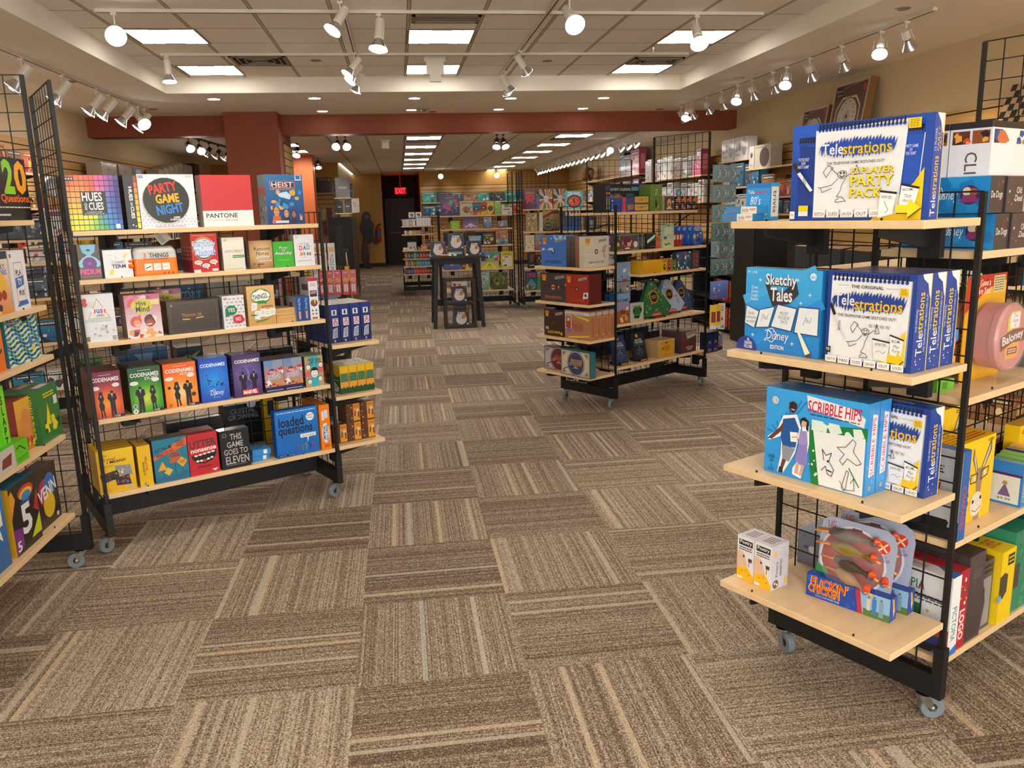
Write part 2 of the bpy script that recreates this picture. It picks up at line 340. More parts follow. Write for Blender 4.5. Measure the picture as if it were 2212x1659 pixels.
def spot(x, y, z, d, label, mat='white', style='can', lit=True, light=0.0, group='track spotlights', sc=1.0):
    r = empty('track_spotlight', (x, y, z-.024)); tag(r, label, 'spotlight', group)
    d = Vector(d).normalized(); q = d.to_track_quat('Z', 'Y').to_matrix().to_4x4(); st = .10*sc
    b = MB(); b.box(-.02, -.012, -.02, .02, .012, 0); b.bar((0, 0, -.01), (0, 0, -st), .006*sc, 6); b.obj('stem', mat, r)
    o = Vector((0, 0, -st)); T_ = Matrix.Translation(o) @ q
    b = MB()
    if style == 'can': b.lathe([(0, -.07*sc), (.030*sc, -.07*sc), (.031*sc, .05*sc), (.026*sc, .055*sc), (0, .055*sc)], 14, T_)
    else:
        b.lathe([(0, -.035*sc), (.03*sc, -.035*sc), (.034*sc, .03*sc), (.026*sc, .04*sc), (0, .04*sc)], 14, T_)
        for s_ in (-1, 1): b.bar(tuple(T_ @ Vector((s_*.045*sc, 0, -.04*sc))), tuple(T_ @ Vector((s_*.055*sc, 0, .055*sc))), .004, 5)
    b.obj('housing', mat, r, smooth=False)
    b = MB(); b.lathe([(.022*sc, .05*sc), (.034*sc, .075*sc), (.056*sc, .115*sc), (.060*sc, .125*sc)], 18, T_); b.obj('reflector', 'silver', r, smooth=True)
    b = MB(); b.lathe([(0, .128*sc), (.045*sc, .124*sc), (.058*sc, .116*sc)], 18, T_); b.obj('lens', 'lens' if lit else 'lensdim', r, smooth=True)
    if light > 0:
        l = lamp('spotlight_bulb', 'SPOT', tuple(o + d*(.14*sc)), light, rot=tuple(d), ang=70, blend=.7, size=.045); l.parent = r
    return r
track('white lamp track on the left side of the lowered ceiling', (-3.13, 2.0), (-3.13, 11.4), ZS)
for i, yy in enumerate((7.88, 8.75, 9.65, 10.05, 10.7, 11.1, 11.36)):
    spot(-3.13, yy, ZS, (-.75, -.15, -.9) if i != 5 else (.5, -.55, -.6), f'white can spotlight on the left track, {ORD[i]} from the camera', light=SPOTW if i in (0, 1, 3, 5) else 0, sc=1.3)
for i, yy in enumerate((3.2, 4.6, 6.2)):
    spot(-3.13, yy, ZS, (-.6, 0, -.9), f'white can spotlight on the left track above the entrance, {ORD[i]} from the front', light=SPOTW)
track('white lamp track along the right side of the lowered ceiling', (4.07, 6.05), (4.07, 11.8), ZS)
track('white lamp track at the front right above the tall grid panel', (4.35, 1.8), (4.35, 5.6), ZS)
for i, yy in enumerate((11.7, 11.45, 11.3, 10.7, 10.2, 9.7, 9.3, 8.77, 8.45, 7.96, 7.37, 6.75, 6.4)):
    l_ = i in (1, 5, 8, 11)
    spot(4.07, yy, ZS, (-.35, -.55, -.85) if l_ else (.6, .35, -.8), f'gimbal spotlight on the right track, {ORD[i]} from the far end' + (', shining' if l_ else ''), style='gimbal', lit=l_, light=SPOTW if i in (1, 3, 5, 8, 10, 12) else 0)
for i, yy in enumerate((5.1, 4.75, 3.6, 2.4)):
    spot(4.35, yy, ZS, (.5, .4, -.8), f'gimbal spotlight above the tall right panel, {ORD[i]} from the far end', style='gimbal', lit=False, light=SPOTW, sc=1.15)
track('long cross track in the raised ceiling, the nearer one', (-2.2, 7.0), (3.14, 7.0), ZT)
track('long cross track in the raised ceiling, the farther one', (-2.2, 8.77), (3.12, 8.77), ZT)
track('lamp track running away from the camera left of the middle lights', (-.345, 2.5), (-.345, 10.1), ZT-.002)
track('lamp track running away from the camera right of the middle lights', (1.29, 2.5), (1.29, 10.1), ZT-.002)
for i, (x, y, d, lb) in enumerate(((-2.07, 7.0, (.24, -.85, -.45), 'at the left end of the nearer cross track, glaring at the camera'), (-.07, 7.0, (-.12, -.2, -.95), 'on the nearer cross track between the left track and the slot vent'),
    (-.345, 6.6, (-.5, -.3, -.8), 'on the left long track at the upper picture edge'), (1.36, 6.45, (.1, -.75, -.6), 'on the right long track near the upper picture edge, shining'), (2.56, 7.0, (-.05, -.65, -.8), 'on the nearer cross track in front of the right ceiling light'),
    (-2.15, 8.77, (.05, -.1, -1), 'at the left end of the farther cross track'), (-.345, 8.6, (-.6, -.25, -.8), 'on the left long track, first of three pointing left'), (-.345, 9.0, (-.6, -.2, -.8), 'on the left long track, second of three pointing left'),
    (-.345, 9.6, (-.35, .1, -.8), 'on the left long track, third of three pointing left'), (1.29, 8.5, (.55, .35, -.75), 'on the right long track, nearer one pointing right'), (1.29, 9.7, (.5, .2, -.8), 'on the right long track, farther of the close pair'), (1.29, 9.9, (.5, .4, -.85), 'on the right long track, last lamp'),
    (-.33, 4.0, (-.6, .2, -.9), 'on the left long track above the entrance'), (1.25, 4.0, (.6, .2, -.9), 'on the right long track above the entrance'))):
    spot(x, y, ZT, d, f'white can spotlight {lb}', light=SPOTW*1.1 if i in (1, 2, 3, 4, 5, 6, 9, 12, 13) else 0, sc=1.25 if i in (0, 1, 3, 4) else 1.1)
# beyond the beam
track('black lamp track near the left wall beyond the beam', (-3.0, 12.75), (-2.75, 16.6), ZB, 'black')
for i in range(7):
    spot(-3.0+.04*i, 12.95+.5*i, ZB, (.35, -.7, -.6) if i < 2 else (-.7, -.1, -.8), f'black spotlight on the left track beyond the beam, {ORD[i]} from the beam', 'black', 'gimbal', light=SPOTW*.7 if i in (0, 2, 4, 6) else 0, group='black spotlights')
spot(-.86, 13.1, ZB, (-.15, -.8, -.55), 'left lamp of the black pair hanging behind the beam', 'black', 'gimbal', light=SPOTW*.4, group='black spotlights')
spot(-.74, 13.1, ZB, (.2, -.8, -.6), 'right lamp of the black pair hanging behind the beam', 'black', 'gimbal', group='black spotlights')
spot(-1.6, 14.3, ZB, (-.1, -.5, -.8), 'black spotlight in front of the orange pillar', 'black', 'gimbal', light=SPOTW, group='black spotlights')
lamp('added_pillar_wash', 'SPOT', (-1.75, 16.3, 2.7), SPOTW*1.2, rot=(-.1, 1, -.7), ang=80)  # added light without a fixture, brightens the orange pillar
spot(-1.6, 17.9, ZB, (.1, -.4, -.8), 'black spotlight right of the orange pillar', 'black', 'gimbal', group='black spotlights')
spot(-2.45, 13.9, ZB, (.1, -.5, -.8), 'large black spotlight half hidden by the terracotta column', 'black', 'gimbal', group='black spotlights', sc=1.3)
spot(1.6, 13.2, ZB, (-.15, -.5, -.8), 'left lamp of the black pair above the middle racks', 'black', 'gimbal', group='black spotlights')
spot(1.7, 13.2, ZB, (.2, -.5, -.8), 'right lamp of the black pair above the middle racks', 'black', 'gimbal', light=SPOTW, group='black spotlights')
track('white lamp track along the right side beyond the beam', (3.9, 13.3), (3.9, 24.0), ZB)
for i in range(22):
    spot(3.9, 13.6+.46*i, ZB, (.65, -.35, -.7) if i != 3 else (-.3, -.8, -.5), f'white spotlight on the right track beyond the beam, {ORD[i] if i < 20 else str(i+1)+"th"} from the beam', light=SPOTW*.8 if i % 4 == 0 else 0, group='white spotlights beyond the beam')
for x, lb in ((1.26, 'left'), (2.88, 'right')):
    spot(x, 24.2, ZB, (0, -.9, -.35), f'single shining spotlight in front of the ochre back wall, {lb} one', 'black', 'gimbal', group='back wall spotlights', sc=1.2)
    lamp('added_back_wall_wash', 'SPOT', (x, 23.9, 2.75), SPOTW*.5, rot=(0, .7, -.9), ang=90)  # extra light added beside the spotlight, no lamp body, aimed at the back wall
# small ceiling devices
b = MB(); b.box(-.11, -.05, -.05, .11, .05, 0); b.box(-.09, -.07, -.18, .09, -.02, -.03); b.box(-.06, -.075, -.25, .06, -.03, -.16)
tag(b.obj('motion_sensor', 'white', None, (.46, 9.0, ZT)), 'white sensor box hanging before the back middle ceiling light', 'sensor')
b = MB(); b.box(-.09, -.05, -.02, .09, .05, 0); b.box(-.06, -.04, -.14, .06, .02, -.02)
tag(b.obj('alarm_box', 'white', None, (-.15, 14.2, ZB)), 'small white alarm box on the ceiling beyond the beam', 'alarm')
b = MB(); b.box(-.09, -.03, -.012, .09, .03, 0); b.lathe([(.03, -.012), (.03, -.04), (0, -.045)], 12); tag(b.obj('sprinkler_head', 'grill', None, (.42, 11.8, ZS)), 'small sprinkler beside the middle downlight', 'sprinkler')
b = MB(); b.lathe([(.02, 0), (.02, -.03), (.012, -.06), (0, -.06)], 10); tag(b.obj('sprinkler_head', 'chrome', None, (2.62, 8.4, ZT)), 'tiny sprinkler at the left edge of the right ceiling light', 'sprinkler')
# exit sign
r = empty('exit_sign', (.11, 27.2, 2.33)); tag(r, 'glowing red exit sign above the dark door', 'exit sign')
b = MB(); b.box(-.19, -.02, -.11, .19, .02, .11); b.box(-.01, -.01, .1, .01, .01, .49); b.obj('housing', 'exitbox', r)
SIGN = r
# fire extinguisher on the corridor end wall
r = empty('fire_extinguisher', (-.64, 25.915, .78)); tag(r, 'red fire extinguisher with blue label on the ochre corridor wall', 'fire extinguisher')
b = MB(); b.lathe([(0, 0), (.075, 0), (.08, .02), (.08, .36), (.06, .42), (.025, .45), (.025, .48), (0, .48)], 18); b.obj('cylinder', 'red', r, smooth=True)
b = MB(); b.lathe([(.0815, .15), (.0815, .33)], 18); b.obj('label', 'steelblue', r)
b = MB(); b.box(-.02, -.03, .47, .02, .03, .52); b.bar((0, 0, .52), (.11, 0, .56), .01, 5); b.bar((0, 0, .5), (.11, 0, .51), .008, 5); b.bar((-.02, 0, .49), (-.09, -.02, .3), .008, 6); b.bar((-.09, -.02, .3), (-.09, -.02, .05), .01, 6); b.obj('valve', 'blackwood', r)
# ================================================================ grid racks
def grid(b, a, c, z0, z1, cell=.0762, r=.0028, post=.011):
    """wire grid standing between floor points a and c"""
    a = Vector((a[0], a[1], 0)); c = Vector((c[0], c[1], 0)); L = (c-a).length; n = max(1, round(L/cell)); m_ = max(1, round((z1-z0)/cell))
    for i in range(n+1):
        p = a.lerp(c, i/n); rr = post if i in (0, n) else r; b.bar(p+Vector((0, 0, z0)), p+Vector((0, 0, z1)), rr)
    for j in range(m_+1):
        z = z0+(z1-z0)*j/m_; rr = r*1.25 if j in (0, m_) else r; b.bar(a+Vector((0, 0, z)), c+Vector((0, 0, z)), rr)
def caster(par, x, y, turn):
    w = MB(); T_ = Matrix.Translation((x, y, 0)) @ Matrix.Rotation(rad(turn), 4, 'Z'); Wm = T_ @ Matrix.Translation((-.025, 0, .038)) @ Matrix.Rotation(rad(90), 4, 'X')
    f = MB(); f.lathe([(0, .085), (.026, .085), (.026, .078), (.02, .074), (0, .074)], 14, T_)
    for s_ in (-1, 1):
        p = [(.022, s_*.017, .078), (-.012, s_*.017, .078), (-.031, s_*.017, .034), (-.020, s_*.017, .030)]
        f.raw([tuple(T_ @ Vector(q)) for q in p]+[tuple(T_ @ Vector((q[0], q[1]+s_*.003, q[2]))) for q in p], [(0, 1, 2, 3), (7, 6, 5, 4), (0, 4, 5, 1), (1, 5, 6, 2), (2, 6, 7, 3), (3, 7, 4, 0)])
    f.bar(tuple(T_ @ Vector((-.025, -.024, .038))), tuple(T_ @ Vector((-.025, .024, .038))), .006, 8)
    k = f.obj('caster', 'chrome', par)
    w.lathe([(.012, -.011), (.026, -.013), (.036, -.013), (.038, -.009), (.038, .009), (.036, .013), (.026, .013), (.012, .011)], 22, Wm); w.obj('wheel', 'rubber', k, smooth=False)
    h = MB(); h.lathe([(0, -.0125), (.024, -.0105), (.024, .0105), (0, .0125)], 16, Wm); h.obj('wheel_hub', 'rubberk', k)
class Rack:
    def __init__(s, nm, P, ang, L, near, far, label, F=(), B=(), N=(), E=(), mid=None, cast=True):
        s.nm, s.P, s.a, s.L = nm, P, ang, L; r = s.root = empty('grid_rack', (P[0], P[1], 0), rad(ang)); tag(r, label, 'display rack', 'black grid racks on wheels')
        W_ = .61
        for q, h, lb in ((0, near, 1), (L, far, 2)):
            b = MB(); grid(b, (q, 0), (q, W_), .10, h); b.obj('end_panel', 'black', r)
            b = MB(); b.box(q-.015, -.012, .088, q+.015, W_+.012, .165); b.box(q-.016, -.016, .088, q+.016, .016, .26); b.box(q-.016, W_-.016, .088, q+.016, W_+.016, .26); b.obj('base_rail', 'black', r)
        b = MB(); grid(b, (0, .305), (L, .305), .16, mid or near); b.obj('centre_panel', 'black', r)
        b = MB(); b.box(.015, .285, .10, L-.015, .325, .19); b.obj('base_rail', 'black', r)
        if cast:
            for q in (0, L):
                for y in (.04, W_-.04): caster(r, q, y, random.choice((20, 70, 140, 200, 290)))
        def bracket(x, y, dx, dy, z, par):
            d = Vector((dx, dy, 0)); n = Vector((-dy, dx, 0))*.004; o = Vector((x, y, z)); b = MB()
            pr = [o, o+d*.29, o+d*.29-Vector((0, 0, .022)), o-Vector((0, 0, .07))+d*.0]
            b.raw([tuple(p-n) for p in pr]+[tuple(p+n) for p in pr], [(0, 1, 2, 3), (7, 6, 5, 4), (0, 4, 5, 1), (1, 5, 6, 2), (2, 6, 7, 3), (3, 7, 4, 0)])
            b.box(*sorted_box(o+d*.002-n*8, o+d*.03+n*8, z-.09, z-.0)); b.bar(o+d*.285, o+d*.285+Vector((0, 0, .03)), .003); b.obj('shelf_bracket', 'black', par)
        def shelf(x0, y0, x1, y1, z, br):
            b = MB(); b.box(x0, y0, z-.022, x1, y1, z); o = b.obj('shelf', 'maple', r); bv = o.modifiers.new('edge', 'BEVEL'); bv.width = .0015; bv.segments = 1
            for q in br: bracket(*q, z-.023, r)
        s.z = {}
        for i, q in enumerate(F):
            z, x0, x1 = q if isinstance(q, tuple) else (q, .0, L)
            shelf(x0+.012, .0, x1-.012, .295, z, [(x0+.2, .3, 0, -1), (x1-.2, .3, 0, -1)]); s.z['F', i+1] = z
        for i, q in enumerate(B):
            z, x0, x1 = q if isinstance(q, tuple) else (q, .0, L)
            shelf(x0+.012, .315, x1-.012, .61, z, [(x0+.2, .31, 0, 1), (x1-.2, .31, 0, 1)]); s.z['B', i+1] = z
        for i, z in enumerate(N): shelf(-.31, -.005, -.014, .615, z, [(-.012, .12, -1, 0), (-.012, .49, -1, 0)]); s.z['N', i+1] = z
        for i, z in enumerate(E): shelf(L+.014, -.005, L+.31, .615, z, [(L+.012, .12, 1, 0), (L+.012, .49, 1, 0)]); s.z['E', i+1] = z
    def at(s, side, n, u, inset):
        z = s.z[side, n] if isinstance(n, int) else n
        if side in 'FT': x, y, t = u, inset, 0
        elif side == 'B': x, y, t = s.L-u, .61-inset, 180
        elif side == 'N': x, y, t = -.31+inset, .61-u, -90
        else: x, y, t = s.L+.31-inset, u, 90
        w = wpt(s.P, s.a, x, y); return (w[0], w[1], z+.0003), s.a+t
def sorted_box(a, c, z0, z1): return (min(a[0], c[0]), min(a[1], c[1]), z0, max(a[0], c[0]), max(a[1], c[1]), z1)
RA = Rack('A', (1.60, 2.10), 28, 1.22, 1.64, 2.24, 'black grid rack in the right foreground with light maple shelves', F=(.21, .60, 1.05, 1.475), B=(.32, .68, 1.05, 1.40), N=(.35, .77, 1.16, 1.57))
RB = Rack('B', (-1.50, 4.04), 29, 1.23, 2.24, 1.64, 'black grid rack on the left with five maple shelves facing the camera', F=(.30, .68, 1.055, 1.355, 1.58), B=(.30, .68, 1.055, 1.30), E=(.305, .60, .90), mid=1.56)
RC = Rack('C', (-1.555, 2.63), 90, 1.27, 1.64, 2.24, 'black grid rack cut off by the left picture edge', F=((.31, 0, 1.18), (.68, 0, 1.2), (1.05, 0, 1.2), (1.27, 0, 1.2), (1.635, 0, 1.2)), B=(.68, 1.27))
RD = Rack('D', (1.685, 6.33), 33, 1.20, 1.64, 2.24, 'black grid rack right of the aisle, in the middle distance', F=(.34, .695, (1.08, .3, 1.2), 1.28), B=(.34, .70, 1.05, 1.3), N=(.305, .60, .885, 1.17), E=(.30,), mid=1.56)
RE_ = Rack('E', (.66, 13.6), 0, 1.22, 1.64, 2.24, 'black grid rack facing the camera behind the black table', F=(.325, .68, 1.07, 1.34, 1.56), B=(.32, 1.05))
RF = Rack('F', (1.99, 13.3), 0, 1.22, 2.24, 1.64, 'black grid rack beside the far tall panel, right of the black table', F=(.317, .68, .97, 1.272, 1.633), B=(.32, 1.05), mid=1.6)
RG = Rack('G', (3.12, 10.9), 90, 1.22, 2.24, 1.64, 'black grid rack with a tall panel behind the middle right rack', F=(.32, .70, 1.05, 1.3), B=(.32, .70, 1.05, 1.33, 1.62), N=(.6, 1.05), mid=1.6)
RH = Rack('H', (.66, 16.6), 90, 1.22, 1.50, 1.64, 'narrow black grid rack with six end shelves left of the far rack', F=(.5, .9), B=(.5, .9), N=(.436, .59, .738, .897, 1.211, 1.371))
RK = Rack('K', (-3.05, 6.6), 29, 1.22, 1.64, 1.64, 'black grid rack half hidden behind the left rack', F=(.32, .70, 1.05, 1.32, 1.5), B=(.32,))
RL = Rack('L', (-1.05, 8.2), 0, .45, 1.5, 1.5, 'narrow black hook rack behind the right end of the left rack', F=(.85,))
RA2 = Rack('M', (3.55, 4.0), 28, 1.22, 1.64, 1.64, 'black grid rack behind the right foreground rack', F=(.32, .70, 1.05, 1.3), B=(.32, .70, 1.05, 1.3), N=(.35, .77, 1.16))
# lean of the top shelf of rack D
b = MB(); b.box(.0, .1, 1.563, 1.185, .50, 1.585); b.obj('shelf', 'maple', RD.root)
b = MB(); grid(b, (0, .33), (.5, .33), 1.6, 2.24); b.obj('top_panel', 'black', RF.root)
for z in (1.62, 1.33): b = MB(); b.box(.02, .625, z-.022, .35, .93, z); b.obj('shelf', 'maple', RG.root)
b = MB(); b.bar((.06, .12, 1.5), (.06, .3, 1.45), .006); b.bar((1.1, .12, 1.55), (1.1, .3, 1.45), .006); b.obj('shelf_bracket', 'black', RD.root)
RD.z['T', 1] = 1.585
# ================================================================ printed faces
_tc = {}
def glyphs(s_, bold, shear):
    k = (s_, bold, shear)
    if k not in _tc:
        cu = bpy.data.curves.new('txt', 'FONT'); cu.body = s_; cu.resolution_u = 2; cu.offset = bold*.5; cu.shear = shear; cu.space_line = .85; cu.align_x = 'CENTER'
        o = bpy.data.objects.new('txt', cu); COL.objects.link(o); dg = bpy.context.evaluated_depsgraph_get(); dg.update(); me = o.evaluated_get(dg).to_mesh()
        vs = [(v.co.x, v.co.y) for v in me.vertices]; fs = [tuple(p.vertices) for p in me.polygons]
        o.evaluated_get(dg).to_mesh_clear(); bpy.data.objects.remove(o); bpy.data.curves.remove(cu)
        x0 = min(v[0] for v in vs); x1 = max(v[0] for v in vs); y0 = min(v[1] for v in vs); y1 = max(v[1] for v in vs)
        _tc[k] = ([((v[0]-x0)/max(1e-6, x1-x0), (v[1]-y0)/max(1e-6, y1-y0)) for v in vs], fs)
    return _tc[k]
LAY = .00009
def paintface(b, O, U, V, N, W_, H_, ops, lay=None):
    """draw ops (unit coordinates) on the rectangle at O spanned by U*W_, V*H_"""
    lay = lay or LAY; O = Vector(O); U = Vector(U); V = Vector(V); N = Vector(N); k = 0
    def P(x, y): return tuple(O+U*(x*W_)+V*(y*H_)+N*(lay*k+.0002))
    for op in ops:
        k += 1; t = op[0]
        if t == 'r': _, x0, y0, x1, y1, c = op; b.face([P(x0, y0), P(x1, y0), P(x1, y1), P(x0, y1)], c)
        elif t == 'g': _, x0, y0, x1, y1, cs = op; b.face([P(x0, y0), P(x1, y0), P(x1, y1), P(x0, y1)], cols=cs if len(cs) == 4 else (cs[0], cs[0], cs[1], cs[1]))
        elif t == 'p': b.face([P(*q) for q in op[1]], op[2])
        elif t == 'c':
            _, cx, cy, rx, c = op[:5]; ry = op[5] if len(op) > 5 else rx*W_/H_; n = 22 if rx*W_ > .01 else 10
            b.face([P(cx+rx*math.cos(2*math.pi*i/n), cy+ry*math.sin(2*math.pi*i/n)) for i in range(n)], c)
        elif t == 'R':     # radial gradient over a rectangle: cx, cy, radius, [colours]
            _, x0, y0, x1, y1, cx, cy, rr, cs = op; n = 10
            def cf(x, y):
                d = min(.999, math.hypot((x-cx)*W_, (y-cy)*H_)/(rr*W_))*(len(cs)-1); i = int(d); return mixc(cs[i], cs[min(i+1, len(cs)-1)], d-i)
            for i in range(n):
                for j in range(n):
                    q = [(x0+(x1-x0)*(i+a)/n, y0+(y1-y0)*(j+e)/n) for a, e in ((0, 0), (1, 0), (1, 1), (0, 1))]; b.face([P(*z) for z in q], cols=[cf(*z) for z in q])
        elif t == 'l':     # polyline: pts, width as a share of W_
            pts, w, c = op[1:4]; w2 = w*W_/2
            if len(op) > 4: pts = list(pts)+[pts[0]]
            for i in range(len(pts)-1):
                ax, ay = pts[i][0]*W_, pts[i][1]*H_; bx_, by = pts[i+1][0]*W_, pts[i+1][1]*H_; L = math.hypot(bx_-ax, by-ay)
                if L < 1e-7: continue
                dx, dy = (bx_-ax)/L, (by-ay)/L; nx, ny = -dy*w2, dx*w2; ex, ey = dx*w2*.5, dy*w2*.5
                b.face([P((ax-ex+nx)/W_, (ay-ey+ny)/H_), P((ax-ex-nx)/W_, (ay-ey-ny)/H_), P((bx_+ex-nx)/W_, (by+ey-ny)/H_), P((bx_+ex+nx)/W_, (by+ey+ny)/H_)], c)
        elif t in 'tv':    # text; v: reading downwards, 'V' upwards
            s_, x0, y0, x1, y1, c = op[1:7]; o = op[7] if len(op) > 7 else {}
            vs, fs = glyphs(s_, o.get('b', .012), o.get('s', 0.0)); rot = rad(o.get('rot', 0)); cx, cy = (x0+x1)/2, (y0+y1)/2
            pts = []
            for u_, v_ in vs:
                if t == 'v': u_, v_ = v_, 1-u_
                if 'arc' in o: v_ = v_+o['arc']*(1-(2*u_-1)**2)
                x, y = (x0+(x1-x0)*u_-cx)*W_, (y0+(y1-y0)*v_-cy)*H_
                if rot: x, y = x*math.cos(rot)-y*math.sin(rot), x*math.sin(rot)+y*math.cos(rot)
                pts.append(P(cx+x/W_, cy+y/H_))
            b.raw(pts, fs, c)
        elif t == 'u':     # upward reading text
            s_, x0, y0, x1, y1, c = op[1:7]; vs, fs = glyphs(s_, .012, 0.0); b.raw([P(x0+(x1-x0)*(1-v_), y0+(y1-y0)*u_) for u_, v_ in vs], fs, c)
        elif t == 'x':     # small print: rows of thin dashes
            _, x0, y0, x1, y1, n, c = op; rg = random.Random(int(x0*1000)+n)
            for i in range(n):
                yy = y1-(y1-y0)*(i+.5)/n; h = (y1-y0)/n*.25; x = x0
                while x < x1-.01:
                    w = rg.uniform(.03, .12)*(x1-x0)+.01; b.face([P(x, yy-h), P(min(x+w, x1), yy-h), P(min(x+w, x1), yy+h), P(x, yy+h)], c); x += w+.015*(x1-x0)+.004
        elif t == 'n':     # collage of irregular patches
            _, sd_, x0, y0, x1, y1, cs, n = op; rg = random.Random(sd_)
            for i in range(n):
                k += .25; cx, cy = rg.uniform(x0, x1), rg.uniform(y0, y1); r_ = rg.uniform(.05, .2)*(x1-x0); m_ = rg.randint(4, 8); a0 = rg.uniform(0, 6)
                pts = [(min(x1, max(x0, cx+r_*rg.uniform(.5, 1.1)*math.cos(a0+6.283*j/m_))), min(y1, max(y0, cy+r_*rg.uniform(.5, 1.1)*W_/H_*math.sin(a0+6.283*j/m_)))) for j in range(m_)]
                b.face([P(*q) for q in pts], rg.choice(cs))
        elif t == 's':     # scribbled cloud of slanted strokes
            _, x0, y0, x1, y1, n, c, sl = op; rg = random.Random(n)
            pts_t, pts_b = [], []
            for i in range(n):
                x = x0+(x1-x0)*i/n; w = (x1-x0)/n; e_ = math.sin(math.pi*(i+.5)/n)**.4
                pts_t += [(x+sl*.4, y1-(y1-y0)*(.28*(1-e_)+rg.uniform(.18, .34))), (x+w*.6+sl, y1-(y1-y0)*(.28*(1-e_)+rg.uniform(0, .12)))]
                pts_b += [(x-sl*.3, y0+(y1-y0)*(.28*(1-e_)+rg.uniform(.0, .12))), (x+w*.5, y0+(y1-y0)*(.28*(1-e_)+rg.uniform(.18, .34)))]
            for i in range(len(pts_t)-1): b.face([P(*pts_b[i]), P(*pts_b[i+1]), P(*pts_t[i+1]), P(*pts_t[i])], c)
def boxmesh(w, h, d, c='w', front=(), right=(), left=(), top=(), back=(), seam=True, lay=None):
    b = MB(); e = .0012 if min(w, h, d) > .02 else .0004
    # slightly rounded carton
    b.box(0, e, 0, w, d-e, h, c); b.box(e, 0, e, w-e, e, h-e, c); b.box(e, d-e, e, w-e, d, h-e, c)
    b.box(-.0003, e, e, 0, d-e, h-e, c); b.box(w, e, e, w+.0003, d-e, h-e, c)
    if front: paintface(b, (0, 0, 0), (1, 0, 0), (0, 0, 1), (0, -1, 0), w, h, front, lay)
    if right: paintface(b, (w+.0003, 0, 0), (0, 1, 0), (0, 0, 1), (1, 0, 0), d, h, right, lay)
    if left: paintface(b, (-.0003, d, 0), (0, -1, 0), (0, 0, 1), (-1, 0, 0), d, h, left, lay)
    if top: paintface(b, (0, 0, h), (1, 0, 0), (0, 1, 0), (0, 0, 1), w, d, top, lay)
    if back: paintface(b, (w, d, 0), (-1, 0, 0), (0, 0, 1), (0, 1, 0), w, h, back, lay)
    return b
def put(rack, side, n, u, inset, w, h, d, label, c='w', front=(), right=(), left=(), top=(), back=(), name='game_box', cat='game box', group=None, mat='print', rz=0, lean=0, copies=0, cstep=None, clabel=None, dz=0, lay=None):
    """one box on a rack shelf; copies: identical boxes directly behind it"""
    loc, ang = rack.at(side, n, u, inset); o = boxmesh(w, h, d, c, front, right, left, top, back, lay=lay).obj(name, mat, None, (loc[0], loc[1], loc[2]+dz), rad(ang+rz))
    if lean: o.rotation_euler = (-rad(lean), 0, rad(ang+rz))
    tag(o, label, cat, group)
    for i in range(copies):
        k = o.copy(); COL.objects.link(k); st = (cstep or d+.001)*(i+1); k.location = o.location+Vector((-math.sin(rad(ang))*st, math.cos(rad(ang))*st, 0))
        base = label.split(',')[0]
        while len(base.split()) > 11: base = base[:max(base.rfind(q) for q in (' with ', ' on ', ' and ', ' showing ', ' directly '))]
        tag(k, f'{ORD[i]} copy behind the {base}', cat, group)
    return o
PAL = [['#5a2d78', '#8a4bb0', '#e0b040', '#2a1a40'], ['#b02a2a', '#e07030', '#f0c040', '#401010'], ['#1f5a8a', '#40a0c0', '#e8e0c0', '#102840'], ['#2f7a3c', '#90b040', '#e0d070', '#153018'],
       ['#d0a030', '#f0d060', '#a04020', '#503010'], ['#303848', '#707a88', '#c0c8d0', '#101418'], ['#c04070', '#f090a0', '#f0e0d0', '#501830'], ['#208a8a', '#60c0b0', '#f0f0e0', '#0c3838'],
       ['#8a5a34', '#c09060', '#e8d0a8', '#3a2414'], ['#e0e0dc', '#b0b8c0', '#d04040', '#404850']]
PN = ['purple', 'red', 'blue', 'green', 'golden', 'dark grey', 'pink', 'teal', 'brown', 'white']
def cover(seed, pal=None, title=True, n=12):
    rg = random.Random(seed); p = PAL[pal if pal is not None else seed % 10]
    ops = [('g', 0, 0, 1, 1, (p[0], mixc(p[0], p[1], .5))), ('n', seed, .05, .05, .95, .75, p[1:]+[p[0]], n)]
    if title: ops += [('r', .1, .78, .9, .93, p[3]), ('x', .14, .79, .86, .92, 1, p[2] if seed % 2 else '#f0f0e8')]
    return ops
def generic(rack, side, n, u, inset, w, h, d, seed, where, pal=None, **k):
    p = pal if pal is not None else seed % 10
    sp = [('r', .15, .2, .85, .8, PAL[p][1]), ('x', .3, .25, .7, .75, 5, PAL[p][2])]
    return put(rack, side, n, u, inset, w, h, d, f'{PN[p]} game box, {where}', PAL[p][0], front=cover(seed, p), right=sp, left=sp, **k)
STUFF = MB()
def stuff(o):
    me = o.data; n0 = len(STUFF.v); mw = o.matrix_basis; STUFF.v += [tuple(mw @ v.co) for v in me.vertices]; ca = me.color_attributes['Col'].data
    for q in me.polygons:
        STUFF.f.append(tuple(n0+i for i in q.vertices)); STUFF.c.append([tuple(ca[i].color) for i in q.loop_indices])
    bpy.data.objects.remove(o)
def row(rack, side, n, u0, u1, inset, cnt, where, seed, hmin=.12, hmax=.24, pals=None, d=.12, group=None, gap=.012, solo=False):
    rg = random.Random(seed); u = u0; ws = [rg.uniform(.7, 1.3) for _ in range(cnt)]; tot = sum(ws); L = (u1-u0)-gap*cnt
    for i in range(cnt):
        w = ws[i]/tot*L; pal = rg.choice(pals) if pals else rg.randint(0, 9)
        o = generic(rack, side, n, u, inset+rg.uniform(0, .015), w, rg.uniform(hmin, hmax), d, seed*31+i, f'{ORD[i]} from the left {where}', pal, group=group); u += w+gap
        if not solo: stuff(o)
